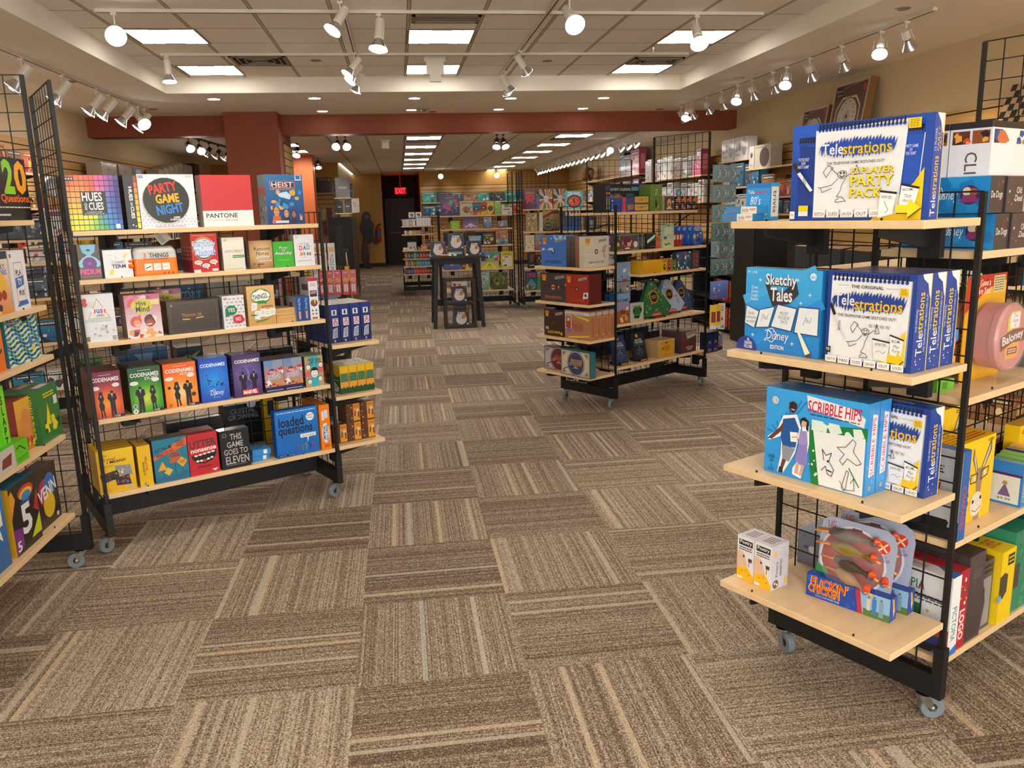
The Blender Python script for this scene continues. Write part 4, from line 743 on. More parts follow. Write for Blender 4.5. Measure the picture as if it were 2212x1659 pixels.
put(RA, 'F', 1, .362, .0, .10, .262, .25, 'bright yellow box with a black cut-out window on the low side shelf', '#e8c410', [('r', 0, 0, 1, 1, '#ecc80e'), ('p', [(0, .38), (.3, .34), (.55, .42), (.55, .66), (.3, .70), (.0, .66)], '#4a4230'), ('c', .05, .36, .14, '#6aa0d8'), ('r', .45, .78, .92, .93, '#2a2a22'), ('x', .5, .80, .88, .91, 2, '#d8c020')], top=[('r', 0, 0, 1, 1, '#ecc80e'), ('r', .1, .5, .8, .75, '#3a3418'), ('t', 'SERIES', .15, .15, .8, .35, '#b02a20')])
put(RA, 'F', 1, .475, .01, .15, .30, .28, 'large mottled green box standing near the right picture edge', '#2f8a68', [('r', 0, 0, 1, 1, '#2f8464'), ('n', 12, 0, 0, 1, 1, ['#3f9a78', '#2a7a5c'], 16), ('p', [(0, .3), (.35, .3), (.35, .6), (0, .6)], '#4a463c')], top=[('r', 0, 0, 1, 1, '#2f8a68'), ('t', 'Friend Quiz', .15, .5, .85, .8, '#bfe4cc', {'s': .2}), ('t', 'Questions', .3, .2, .6, .4, '#bfe4cc')], mat='gloss')
put(RA, 'F', 1, .635, .0, .06, .36, .30, 'dark blue green tall box with gold script near the right picture edge', '#0f4a5e', [('g', 0, 0, 1, 1, ('#0c3f52', '#12566e')), ('v', 'Thin', .3, .2, .7, .45, '#c0b070')], right=[('r', 0, 0, 1, 1, '#0f4a5e')], left=[('r', 0, 0, 1, 1, '#0f4a5e')], mat='gloss')
put(RA, 'F', 1, .70, .03, .30, .38, .2, 'large slate blue box at the right picture edge below the side shelf', '#2a4f66', [('g', 0, 0, 1, 1, ('#22465c', '#30586e')), ('l', [(.05, .95), (.05, .05)], .01, '#c8d4dc'), ('n', 4, .3, .2, .9, .8, ['#3a5a60', '#4a6a58'], 9)], mat='gloss')
# shelf 2 of the side
put(RA, 'F', 2, .03, .0, .045, .285, .27, 'blue box whose grey back shows people silhouettes, first on the middle side shelf', '#2a62a8', [('r', 0, 0, 1, 1, '#2a62a8'), ('v', 'CHARADES', .2, .12, .8, .6, '#c84040')], left=[('r', 0, 0, 1, 1, '#c4c8cc'), ('r', 0, .0, 1, .14, '#15151a'), ('n', 6, 0, .13, 1, .22, ['#15151a'], 18), ('x', .25, .72, .8, .82, 3, '#5a3040'), ('p', [(.35, .4), (.75, .46), (.78, .62), (.4, .6)], '#c03a44'), ('p', [(.38, .42), (.72, .47), (.74, .6), (.42, .57)], '#dfe2e4'), ('x', .3, .34, .8, .38, 1, '#2f7a5a')], top=[('r', 0, 0, 1, 1, '#3a7cc4')])
DK = [('g', 0, 0, 1, 1, ('#eebc12', '#f4cc1c')), ('t', 'SMART', .04, .42, .45, .56, '#c83a1c', {'b': .05}), ('t', 'ASS', .10, .20, .45, .38, '#2a2418', {'b': .05}), ('t', 'IT IS', .05, .08, .30, .14, '#b08a10'),
      ('p', [(.62, .62), (.48, .92), (.47, .78), (.58, .58)], '#6a5a48'), ('p', [(.70, .64), (.90, .98), (.92, .82), (.76, .60)], '#6a5a48'), ('p', [(.60, .62), (.50, .86), (.50, .78), (.58, .60)], '#d8c8b4'), ('p', [(.72, .64), (.88, .90), (.88, .82), (.75, .62)], '#d8c8b4'), ('p', [(.58, .64), (.76, .64), (.72, .3), (.74, 0), (.60, 0), (.62, .3)], '#9a8268'), ('c', .64, .20, .15, '#dcd4c4'), ('c', .56, .24, .025, '#2a2418'), ('c', .74, .26, .025, '#2a2418'), ('l', [(.54, .14), (.64, .10), (.76, .15)], .008, '#3a3228'),
      ('l', [(.46, .48), (.60, .48), (.62, .58), (.46, .58)], .012, '#3a3028', 1), ('l', [(.70, .49), (.86, .52), (.88, .62), (.70, .60)], .012, '#3a3028', 1), ('c', .54, .53, .03, '#e6ddd0'), ('c', .78, .56, .03, '#e6ddd0'), ('x', .8, .93, .95, .97, 2, '#8a7010')]
DT = [('r', 0, 0, 1, 1, '#f0c818'), ('r', .1, .2, .9, .28, '#c8401c'), ('r', .1, .36, .9, .44, '#c8401c'), ('r', .1, .52, .9, .60, '#c8401c'), ('t', 'ASS', .1, .68, .5, .92, '#3a3018')]
put(RA, 'F', 2, .08, .055, .275, .275, .09, 'large yellow quiz box with a donkey wearing glasses on the middle side shelf', '#f0c416', DK, [('r', 0, 0, 1, 1, '#eec414')], top=DT, mat='gloss')
put(RA, 'F', 2, .10, .165, .26, .35, .09, 'yellow donkey quiz box standing behind the front donkey box', '#f0c416', DK, [('r', 0, 0, 1, 1, '#eec414')], top=DT, mat='gloss')
TN = [('r', 0, 0, 1, 1, '#f0c416'), ('t', 'UG', .1, .86, .25, .93, '#3a3018', {'b': .06}), ('p', [(.52, .60), (.38, .86), (.36, .74)], '#8a7658'), ('p', [(.62, .60), (.80, .88), (.82, .76)], '#8a7658'), ('p', [(.48, .62), (.68, .62), (.66, .1), (.50, .1)], '#9a8268'), ('c', .58, .2, .12, '#dcd4c4')]
put(RA, 'F', 2, .64, .10, .20, .235, .05, 'yellow donkey tin with rounded corners behind the small card boxes', '#f0c416', TN, top=[('r', 0, 0, 1, 1, '#e0b410')], name='game_tin', mat='gloss')
for i, (c_, lb) in enumerate((('#2a80c8', 'blue'), ('#58a83a', 'green'), ('#6cb83a', 'light green'), ('#1c2a5a', 'navy'), ('#f0a818', 'orange'))):
    put(RA, 'F', 2, .475+.034*i, .01, .032, .15+.006*i, .105, f'{lb} mini card box in the row of five on the middle side shelf', c_, [('r', 0, 0, 1, 1, c_), ('v', 'SMART', .25, .08, .75, .55, '#f0d020' if i != 4 else '#b02a20'), ('r', .1, .72, .9, .98, mixc(c_, 'w', .15))], left=[('r', 0, 0, 1, 1, c_ if i else '#2a80c8')]+([('r', .06, .05, .94, .72, '#dfe0d4'), ('r', .0, .68, 1, .74, '#4a2a5a'), ('p', [(.3, .2), (.7, .2), (.5, .5)], '#7a5a8a'), ('c', .5, .5, .08, '#b08a58'), ('t', '$9.99', .3, .1, .7, .16, '#444444')] if i == 0 else []), top=[('r', 0, 0, 1, 1, mixc(c_, 'w', .3))], name='card_game_box', mat='gloss')
put(RA, 'F', 2, .92, .03, .25, .20, .2, 'dark brown box at the right picture edge on the middle side shelf', '#4a3836', cover(61, 8), name='game_box')
# shelf 3 of the side: two pink meat tins in blister packs, loose small boxes
def baloney(u, ins, lb):
    loc, an = RA.at('F', 3, u, ins); r = empty('blister_pack', loc, rad(an)); tag(r, lb, 'toy pack', 'round tin packs on the side shelf')
    b = MB(); T_ = Matrix.Translation((.13, .055, .145)) @ Matrix.Rotation(rad(90), 4, 'X')
    b.lathe([(0, 0), (.098, 0), (.104, .006), (.104, .052), (.107, .054), (.107, .072), (.100, .080), (.096, .078), (0, .078)], 40, T_, cl('#c07a74'))
    U = Vector((1, 0, 0)); paintface(b, Vector((.13-.09, .055-.0785, .145-.09)), U, (0, 0, 1), (0, -1, 0), .18, .18, [('p', [(.22, .58), (.80, .58), (.76, .12), (.26, .12)], '#e09a28'), ('p', [(.28, .84), (.40, .95), (.72, .95), (.72, .62), (.28, .62)], '#d8c040'), ('r', .38, .66, .72, .92, '#e8e4e8'), ('t', 'The\nGame\nof', .44, .67, .66, .91, '#b04a7a'), ('p', [(.05, .52), (.5, .64), (.95, .62), (.95, .40), (.5, .40), (.08, .28)], '#6a1c24'), ('t', 'Baloney', .13, .38, .90, .58, 'w', {'rot': 8, 'b': .03}), ('r', .34, .2, .70, .32, '#7a2430'), ('x', .37, .22, .67, .30, 2, '#e8d0b0')])
    b.obj('round_tin', 'gloss', r)
    c = MB(); c.box(.0, .065, .0, .26, .068, .335, '#e8a818'); paintface(c, (0, .065, 0), (1, 0, 0), (0, 0, 1), (0, -1, 0), .26, .335, [('r', 0, 0, 1, 1, '#e8ac1c'), ('p', [(0, .80), (.4, .92), (1, .93), (1, 1), (0, 1)], '#c42a20'), ('p', [(0, .66), (.5, .86), (1, .93), (.5, .93), (0, .80)], '#c42a20'), ('t', 'How Good a\nLiar Are You?', .1, .82, .6, .96, '#f4e8e0', {'s': .2}), ('r', .66, .82, .95, .98, '#d8cfa0'), ('x', .68, .83, .93, .97, 6, '#6a6038'), ('c', .5, .95, .02, '#2a1010')]); c.obj('backing_card', 'gloss', r)
    g = MB(); g.lathe([(.112, -.012), (.112, .07), (.106, .084), (0, .086)], 30, T_); g.box(.03, -.02, .0, .23, .06, .002); g.obj('plastic_bubble', 'clear', r, smooth=False); return r
baloney(.20, .05, 'round pink tin in a red and yellow blister pack on the upper side shelf, front one'); baloney(.13, .17, 'round pink tin pack standing behind and left of the front tin on the upper side shelf')
for i, (u, dz, c_, lb) in enumerate(((.02, 0, '#6cb83a', 'green'), (.04, .045, '#e0e0e0', 'white'), (.02, .075, '#e09a30', 'orange'), (.035, .112, '#3a86d0', 'blue'), (.0, .135, '#e8a040', 'light orange'), (.05, .155, '#3f90dc', 'bright blue'))):
    put(RA, 'F', 3, u+.015, .10, .085, .034, .12, f'small {lb} card deck box in the loose pile beside the round tins', c_, [('r', 0, 0, 1, 1, c_), ('r', .3, .2, .6, .8, mixc(c_, 'k', .5))], left=[('r', 0, 0, 1, 1, c_)], dz=dz*.95, name='card_game_box', rz=(-6, 5, -4, 7, -8, 4)[i])
put(RA, 'F', 3, .62, .08, .2, .17, .1, 'grey tin box right of the round tins on the upper side shelf', '#6c6a68', [('r', .05, .05, .95, .95, '#7c7a78'), ('n', 2, .1, .1, .9, .9, ['#5c5a58'], 4)], name='game_tin')
put(RA, 'F', 3, .66, .01, .16, .12, .06, 'grey and white game box before the grey tin on the upper side shelf', '#b0b4b4', cover(7, 9))
# shelf 4 of the side
DS_ = [('r', 0, 0, 1, 1, '#1f86c8'), ('n', 7, 0, 0, 1, 1, ['#2a94d4', '#1a78b8'], 12), ('t', 'Disney', .44, .30, .68, .66, 'w', {'s': .15, 'b': 0}), ('l', [(.44, .62), (.50, .72), (.53, .5), (.46, .32)], .008, 'w'), ('c', .80, .5, .10, '#4a2a6a'), ('c', .77, .60, .045, '#e0d0b0'), ('c', .84, .58, .04, '#a05a34'), ('p', [(.70, .3), (.9, .3), (.86, .5), (.74, .5)], '#8a3a6a')]
for i, (dz, dx, lb) in enumerate(((0, .05, 'lower'), (.105, .0, 'upper'))):
    put(RA, 'F', 4, .045+dx, .005, .085, .102, .27, f'long blue box with a round picture badge, {lb} one of the stack on the highest side shelf', '#1f86c8', [('r', 0, 0, 1, 1, '#3a3236'), ('n', 5, .1, .3, .9, .9, ['#6a2a34', '#8a8a60'], 6), ('t', 'Do Dogs', .1, .35, .9, .6, '#e0e0dc')], left=DS_, top=[('r', 0, 0, 1, 1, '#4aa8e4')], dz=dz, mat='gloss')
    put(RA, 'F', 4, .135+dx, .0, .11, .101, .2, f'dark box in clear wrap, {lb} one beside the long blue boxes', '#3c3438', [('r', 0, 0, 1, 1, '#48383c'), ('n', 8, .1, .1, .5, .9, ['#c8c8b8', '#7a8a58'], 5), ('t', 'Old\nDead', .5, .3, .9, .7, '#e0e0dc')], dz=dz, mat='gloss')
    put(RA, 'F', 4, .26+dx, .0, .14, .101, .2, f'white quiz box, {lb} one right of the dark wrapped boxes', '#d8d8d4', [('r', 0, 0, 1, 1, '#dcdcd8'), ('t', 'OC', .1, .5, .5, .85, '#4a3030'), ('n', 8, .1, .05, .9, .4, ['#8a5a30', '#3a2a20', '#c08a40'], 6)], dz=dz)
for i in range(2):
    cli = [('g', 0, 0, 1, 1, ('#e6e6e8', '#c8ccd8')), ('r', 0, .88, 1, 1, '#1a1a1c'), ('r', .06, .6, .48, .84, '#5a2a14'), ('r', .54, .6, .96, .84, '#8a4a20'), ('n', 20+i, .08, .6, .94, .84, ['#e09a40', '#2a1810', '#c04a20'], 8), ('v', 'CLI', .4, .05, .7, .45, '#5a5448')]
    put(RA, 'F', 4, .06, .02+.118*i, .26, .15, .114, f'white photo puzzle box with black top edge, {("right", "left")[i]} one above the blue badge boxes', '#e4e4e4', [('r', 0, .88, 1, 1, '#1a1a1c'), ('n', 24, .05, .6, .95, .85, ['#2a4a8a', '#c86a3a', '#1c1c24'], 10)], left=cli, dz=.207, name='puzzle_box')
# back side of the right rack, seen through the end panel
put(RA, 'B', 3, .70, .02, .33, .20, .26, 'flat dark red case on the far side shelf of the right rack, seen through the grid', '#9c2f24', [('r', 0, 0, 1, 1, '#9c2f24')], right=[('r', 0, 0, 1, 1, '#a83526'), ('l', [(.2, .85), (.8, .85)], .02, '#7a1f18')], top=[('r', 0, 0, 1, 1, '#b23c2c')])
put(RA, 'B', 3, 1.08, .05, .09, .22, .12, 'striped stack of white card sleeves seen through the end panel', '#d8d4d4', right=[('x', .02, .02, .98, .98, 14, '#8a7a7a')], back=[('x', .02, .02, .98, .98, 14, '#8a7a7a')])
put(RA, 'B', 2, .80, .02, .28, .22, .22, 'dark red box standing low behind the end panel of the right rack', '#8a2a22', right=[('r', 0, 0, 1, 1, '#9a3026'), ('c', .8, .5, .04, '#3a1410'), ('l', [(.2, .85), (.6, .85)], .02, '#d0c0b8')])
put(RA, 'B', 2, .55, .02, .22, .22, .22, 'white and orange picture box beside the low dark red box', '#d8d0c8', cover(33, 6), right=cover(34, 6))
put(RA, 'B', 1, .98, .03, .16, .13, .12, 'blue and white duck puzzle box behind the grid on the bottom shelf', '#8a98b0', [('n', 3, .1, .1, .9, .9, ['#e0e0e4', '#d8a040', '#6a5a80'], 8)], right=[('r', 0, 0, 1, 1, '#8a90a0'), ('c', .5, .5, .12, '#e0e0e4'), ('n', 3, .1, .1, .9, .9, ['#6a5a80', '#e0e0e4'], 4)], top=[('r', 0, 0, 1, 1, '#9ab4d4'), ('c', .6, .5, .2, '#e0e4ea'), ('c', .62, .5, .08, '#e0a840')])
# ================================================================ boxes on the left rack
def side_lines(c, tc, txt=''): return [('r', 0, 0, 1, 1, c)]+([('v', txt, .3, .2, .7, .8, tc)] if txt else [('x', .2, .3, .8, .7, 4, tc)])
TS = 'on the top shelf of the left rack'
# rainbow grid
hg = [('r', 0, 0, 1, 1, '#16161a')]
RC_ = [['#c84a4a', '#d85a38', '#e86a3a', '#e86838', '#f0623a', '#f0563c', '#e85a9a', '#d058a0', '#a8509c', '#8a4a9a', '#5a3a90'], ['#d86a38', '#e87434', '#ec7a34', '#f07c38', '#f07038', '#f05c3c', '#e85aa0', '#c85aa8', '#a058a8', '#7a4a9c', '#3c2c86'],
       ['#f0903a', '#f08c34', '#f09038', '#f0883a', '#f07838', '#f06438', '#e070a8', '#c068a8', '#9060a8', '#7050a0', '#3a2c84'], ['#f0a038', '#f0a038', '#f09a38', 0, 0, 0, 0, 0, '#7868b0', '#5058a8', '#2c3088'],
       ['#f0b038', '#f0ac34', '#f0a038', 0, 0, 0, 0, 0, '#5068b8', '#4058a8', '#2a3490'], ['#f0c030', '#f0bc34', '#f0b438', 0, 0, 0, 0, 0, '#4a78c4', '#3a60b0', '#283c94'], ['#f0d02c', '#f0cc30', '#f0c834', 0, 0, 0, 0, 0, '#4a80cc', '#3868b8', '#2a4098'],
       ['#f0dc28', '#ecdc28', '#ecd830', '#e8dc40', '#e0dc48', '#d8dc50', '#60a890', '#4a98b8', '#3c84cc', '#3870c0', '#2c50a8'], ['#e8e024', '#e8e028', '#e0dc30', '#e0dc38', '#c8d840', '#a0cc50', '#60b080', '#4898b0', '#3c88cc', '#3878c8', '#3060b8'], ['#e4e424', '#dce02c', '#d0dc34', '#c0d83c', '#b0d444', '#88c050', '#68b460', '#4aa468', '#4090c8', '#3c80cc', '#3468c0']]
for j, rw in enumerate(RC_):
    for i, c_ in enumerate(rw):
        if c_: hg.append(('r', .008+i*.0905, 1-(j+1)*.0995+.006, .008+i*.0905+.082, 1-j*.0995-.008, c_))
hg += [('r', .27, .28, .69, .71, '#1a1a1e'), ('t', 'HUES', .29, .53, .66, .69, 'w', {'b': .04}), ('u', 'AND', .32, .37, .37, .50, 'w'), ('t', 'CUES', .40, .37, .67, .51, 'w', {'b': .04}), ('t', 'A GUESSING GAME\nOF COLORS AND CLUES', .31, .29, .67, .35, '#c8c8c8'), ('r', .02, .90, .18, .96, '#2a2a2e'), ('c', .05, .93, .015, 'w'), ('c', .10, .93, .015, 'w'), ('c', .15, .93, .015, 'w'), ('r', .86, .03, .94, .11, '#e4e8e8')]
for q in hg: pass
put(RB, 'F', 5, .004, .02, .232, .254, .066, f'rainbow grid colour game box with a black title square, at the left end of the top shelf', 'k', hg, left=[('r', 0, 0, 1, 1, '#2a2620'), ('v', 'HUES AND CUES', .35, .2, .65, .8, '#b8a050')], mat='gloss', copies=2, lay=.00004)
put(RB, 'F', 5, .255, .015, .061, .256, .20, 'black and rainbow spine of a colour game box turned sideways, next to the rainbow grid box', 'k', [('r', 0, 0, 1, 1, '#22262c')]+[('r', .74, .02+i*.107, .97, .02+i*.107+.095, c_) for i, c_ in enumerate(('#e4e424', '#f0dc28', '#f0d02c', '#f0c030', '#f0b038', '#f0a038', '#f0903a', '#e06a38', '#a04a28'))]+[('v', 'HUES', .32, .52, .58, .78, 'w', {'b': .06}), ('v', 'AND', .36, .43, .54, .50, 'w'), ('v', 'CUES', .34, .2, .60, .42, 'w', {'b': .06}), ('c', .4, .08, .06, 'w'), ('c', .6, .06, .05, 'w')], mat='gloss')
pg = [('r', 0, 0, 1, 1, '#dfe3ea')]
for j in range(5):
    for i in range(14-j*(j > 2)): pg.append(('c', .04+i*.072+(.036 if j % 2 else 0), .06+j*.055, .012, '#b0a4b8'))
pg += [('c', .47, .52, .41, '#2a2d31')]
for s_, x0, y0, x1, y1, c_, r_ in (('PARTY', .17, .66, .68, .84, '#d8342c', 9), ('GAME', .28, .47, .70, .64, '#f0b424', 4), ('NIGHT', .28, .27, .76, .45, '#2a86dc', 8)): pg.append(('t', s_, x0, y0, x1, y1, c_, {'b': .06, 'rot': r_}))
pg += [('t', 'GAMES\nCOMPENDIUM', .5, .14, .75, .22, 'w', {'b': .05}), ('t', 'A NIGHT FULL OF FUN IN ONE BOX!', .22, .02, .78, .045, '#6a3a6a'), ('t', 'U', .01, .93, .05, .98, '#d8342c', {'b': .08}), ('t', 'G', .05, .93, .10, .98, '#2a60c0', {'b': .08}), ('x', .85, .94, .98, .98, 2, '#8a8e96')]
put(RB, 'F', 5, .319, .02, .263, .258, .10, f'white square party game box with a large black circle and red yellow blue lettering', '#dfe3ea', pg, left=[('r', 0, 0, 1, 1, '#c8ccd4')], mat='gloss', copies=1)
put(RB, 'F', 5, .613, .02, .256, .256, .08, 'red over white square colour system game box in the middle of the top shelf', '#c23338', [('r', 0, 0, 1, .315, '#e2e2e0'), ('r', 0, .31, 1, 1, '#c23338'), ('t', 'PANTONE', .06, .17, .68, .26, '#26282e', {'b': .03}), ('t', 'THE GAME', .42, .10, .68, .14, '#8a8c90', {'b': 0}), ('l', [(.06, .13), (.40, .13)], .004, '#a0846a')], left=[('g', 0, 0, 1, 1, ('#a89a98', '#8a4a4c'))], mat='gloss')
hs = [('g', 0, 0, 1, 1, ('#123a7a', '#2a6ea4')), ('n', 31, .1, .3, .95, .7, ['#1a58a4', '#3a8ad0', '#1c4a70', '#d8a83a'], 16), ('r', .12, .70, .78, .87, '#c87a48'), ('r', .14, .715, .76, .86, '#243a60'), ('t', 'HEIST', .16, .75, .74, .85, '#d84a34', {'b': .06}), ('t', 'HEIST', .165, .755, .735, .845, '#f0e8e0', {'b': .0}), ('x', .17, .725, .74, .745, 1, '#e8d8c0'), ('r', .80, .88, .96, .99, '#dfe6ee'), ('r', .82, .9, .94, .98, '#2a68a8'),
      ('p', [(.3, .62), (.55, .66), (.66, .58), (.62, .5), (.34, .56)], '#b8d4f0'), ('c', .19, .46, .07, '#d8a030', .03)]
for cx, cy, s_, c_, hc in ((.24, .26, 1.15, '#c88a64', '#33363e'), (.50, .22, .95, '#c8946c', '#1c2430'), (.70, .20, .8, '#a86a44', '#241a18')):
    hs += [('p', [(cx-.11*s_, .03), (cx+.11*s_, .03), (cx+.08*s_, cy-.08), (cx-.08*s_, cy-.08)], '#c4603c' if s_ > 1.1 else '#22303c'), ('c', cx, cy+.035, .082*s_, hc), ('c', cx, cy, .064*s_, c_, .085*s_), ('r', cx-.04*s_, cy+.02, cx-.01*s_, cy+.03, '#2a1c18'), ('r', cx+.012*s_, cy+.02, cx+.04*s_, cy+.03, '#2a1c18'), ('r', cx-.02*s_, cy-.045, cx+.02*s_, cy-.037, '#6a2a20')]
hs += [('p', [(.86, .08), (.92, .08), (.93, .2), (.90, .14), (.86, .22)], '#d8b08c'), ('r', .12, .03, .55, .08, '#c8ccd4'), ('r', .13, .035, .2, .075, '#c83a34')]
put(RB, 'F', 5, .945, .02, .206, .260, .11, 'tall blue heist game box with three people on the cover, right end of the top shelf', '#1f5a94', hs, left=[('r', 0, 0, 1, 1, '#7a9aa8'), ('n', 32, .05, .05, .95, .6, ['#c8a060', '#4a6a70', '#e0d0b0', '#8a5a3a'], 12), ('r', .1, .62, .9, .74, '#c86a40')], mat='gloss')
# shelf 4
md = [('r', 0, 0, 1, 1, '#4a463e'), ('p', [(.15, 1), (.85, 1), (.78, .78), (.5, .66), (.22, .78)], '#7ab8d8'), ('c', .5, .84, .10, '#1c3a6a', .035), ('p', [(.0, .5), (.2, .62), (.5, .72), (.8, .62), (1, .5), (1, .35), (.0, .35)], '#8cc4e0'), ('c', .5, .45, .33, '#6a2a7c'), ('c', .5, .46, .09, '#8a4a9a'), ('p', [(0, .0), (.2, .3), (.0, .4)], '#3a6a48'), ('p', [(1, .0), (.8, .3), (1, .4)], '#3a6a48'), ('t', 'MEDIUM', .04, .14, .96, .30, '#e84a9a', {'b': .08}), ('r', .1, .07, .9, .10, '#b04a30')]
put(RB, 'F', 4, .022, .02, .093, .162, .06, 'small dark box with a blue face and purple crystal ball, left end of the second shelf', '#3a3230', md, left=side_lines('#5a4448', '#8a7478'), mat='gloss')
ct = [('r', 0, 0, 1, 1, '#dfe2e8'), ('t', 'CONNEC', .28, .50, .75, .60, '#3a3e44', {'rot': 2}), ('t', 'TEAM', .27, .34, .76, .48, '#2a2d33', {'b': .06}), ('r', .48, .42, .52, .5, '#3a7ad0'), ('p', [(.68, .72), (.80, .90), (.86, .84), (.76, .66)], '#e8cc5a'), ('p', [(.14, .12), (.24, .32), (.34, .28), (.28, .10)], '#e8cc5a'), ('l', [(.22, .82), (.27, .8)], .012, '#8a90b0'), ('l', [(.42, .76), (.45, .70), (.44, .66)], .01, '#6a78c0'), ('l', [(.7, .2), (.74, .17)], .01, '#8a90b0'), ('l', [(.26, .66), (.34, .60)], .01, '#9aa0a8')]
put(RB, 'F', 4, .128, .02, .126, .132, .06, 'small white box with black lettering and yellow bricks on the second shelf', '#dfe2e8', ct, left=side_lines('#a8a4a8', '#8a868a'), mat='gloss', copies=2)
# zip pouch
loc, an = RB.at('F', 4, .262, .02); r = empty('zip_pouch', loc, rad(an)); tag(r, 'orange and light grey zip pouch game with a crumpled orange side', 'pouch')
b = MB(); W_, D_ = .205, .075
rings = [(0, .0, 0), (.0, .008, .004), (.0, .07, .0), (.002, .12, -.001), (.012, .137, -.012), (.03, .142, -.03)]
def rr(x0, x1, y0, y1, z, rd, n=5):
    o = []
    for cx, cy, a0 in ((x1-rd, y0+rd, -90), (x1-rd, y1-rd, 0), (x0+rd, y1-rd, 90), (x0+rd, y0+rd, 180)):
        for i in range(n): a = rad(a0+90*i/(n-1)); o.append((cx+rd*math.cos(a), cy+rd*math.sin(a), z))
    return o
def loft(b, secs, cols, mat=None):
    n = len(secs[0]); i0 = len(b.v)
    for s_ in secs: b.v += [tuple(mat @ Vector(p)) if mat else p for p in s_]
    for k in range(len(secs)-1):
        for i in range(n): b.f.append((i0+k*n+i, i0+k*n+(i+1) % n, i0+(k+1)*n+(i+1) % n, i0+(k+1)*n+i)); b.c.append([cl(cols[k])]*4)
    b.f.append(tuple(range(i0+n-1, i0-1, -1))); b.c.append([cl(cols[0])]*n); b.f.append(tuple(range(i0+(len(secs)-1)*n, i0+len(secs)*n))); b.c.append([cl(cols[-1])]*n)
loft(b, [rr(.002, W_-.002, .002, D_, 0, .012), rr(0, W_, 0, D_, .01, .016), rr(.001, W_-.001, .001, D_, .083, .016), rr(.0015, W_-.0015, .001, D_, .084, .016), rr(.003, W_-.003, .004, D_-.004, .118, .02), rr(.012, W_-.01, .014, D_-.014, .134, .02), rr(.025, W_-.02, .026, D_-.026, .139, .012)], ['#f07c14', '#f07c14', '#c8c8c4', '#c4c4c0', '#bcbcb8', '#b0b0ac'])
paintface(b, (0, -.0003, 0), (1, 0, 0), (0, 0, 1), (0, -1, 0), W_, .139, [('r', .05, .0, .06, .001, '#f07c14')]+[q for i in range(3) for q in (('r', .23+i*.20, .18, .40+i*.20, .42, '#e8e4e0'), ('l', [(.26+i*.2, .26), (.37+i*.2, .33)], .02 if i == 0 else .006, '#2a2a2a'))]+[('t', '3', .22, .62, .28, .80, '#e85a3c'), ('t', 'THINGS', .35, .62, .80, .78, '#3a3a38', {'b': .02}), ('x', .22, .55, .8, .59, 1, '#4a4a48'), ('c', .66, .07, .025, '#8a4010'), ('c', .76, .07, .025, '#8a4010'), ('c', .86, .07, .025, '#8a4010')])
b.obj('pouch', 'print', r, smooth=False)
b = MB(); rg = random.Random(5)
for i in range(9): T_ = Matrix.Translation((-.012+rg.uniform(-.02, .008), .025+rg.uniform(-.02, .03), .01+i*.008)) @ Matrix.Rotation(rg.uniform(0, 3), 4, 'Y'); b.lathe([(0, -.014), (.012, -.008), (.018, .002), (.010, .012), (0, .016)], 6, T_, cl('#e8701c'))
b.obj('crumpled_side', 'print', r); b = MB(); b.bar((.02, D_/2, .139), (W_-.02, D_/2, .139), .004, 6, cl('k')); b.bar((W_-.03, D_/2, .14), (W_-.02, D_/2-.02, .136), .003, 5, cl('s')); b.obj('zip', 'print', r)
b = MB(); T_ = Matrix.Translation((.15, .05, .14)) @ Matrix.Rotation(rad(-35), 4, 'Y'); b.box(-.0, 0, 0, .06, .001, .055, '#a8a49c', T_); b.box(.008, -.0006, .008, .03, -.0001, .048, '#8a867e', T_); b.obj('hang_tag', 'print', r)
ek = [('g', 0, 0, 1, 1, ('#b8181e', '#d4242a')), ('c', .47, .62, .42, '#e8a030', .30), ('c', .47, .61, .40, '#22305c', .27), ('c', .47, .62, .38, '#c8dcf0', .25), ('t', 'EveryBody', .03, .62, .94, .82, '#2a4aa0', {'b': .10}), ('t', 'EveryBody', .05, .635, .92, .805, '#e8eef6', {'b': .02}), ('t', 'Knows!', .12, .42, .92, .60, '#2a4aa0', {'b': .10}), ('t', 'Knows!', .14, .435, .90, .585, '#e8eef6', {'b': .02}), ('t', 'The Fun Guessing Everybody Knows Game', .05, .93, .9, .965, '#f0d8d0')]
for cx, cy in ((.22, .26), (.50, .17), (.80, .26)): ek += [('c', cx, cy, .15, '#f0ece8', .055), ('p', [(cx, cy-.04), (cx+.07, cy-.04), (cx+.07, cy-.10)], '#f0ece8'), ('x', cx-.1, cy-.03, cx+.1, cy+.03, 2, '#2a2a2a')]
ek += [('r', .03, .0, .28, .07, '#e8e4e0'), ('r', .72, .02, .95, .08, '#e8e4e0')]
put(RB, 'F', 4, .537, .02, .130, .194, .045, 'red box with a blue and white bubble title and three speech balloons, second shelf', '#b8181e', ek, left=side_lines('#8a1c20', '#c89a90'), mat='gloss', copies=3)
put(RB, 'F', 4, .691, .02, .112, .168, .05, 'cream box with a blue and red title and a green bar, second shelf', '#d8d8c8', [('g', 0, 0, 1, 1, ('#d4d4c4', '#e2e2d8')), ('t', 'AUTO', .10, .54, .38, .62, '#3a62b8'), ('t', 'CORRECT', .40, .54, .94, .62, '#c84048'), ('r', .45, .38, .98, .46, '#2a7a48'), ('x', .48, .40, .95, .44, 1, '#d8e8d8'), ('t', 'UG', .08, .88, .22, .95, '#c04060'), ('x', .1, .03, .9, .06, 1, '#8a8a7a')], left=side_lines('#a89888', '#8a7a6c'), mat='gloss', copies=1)
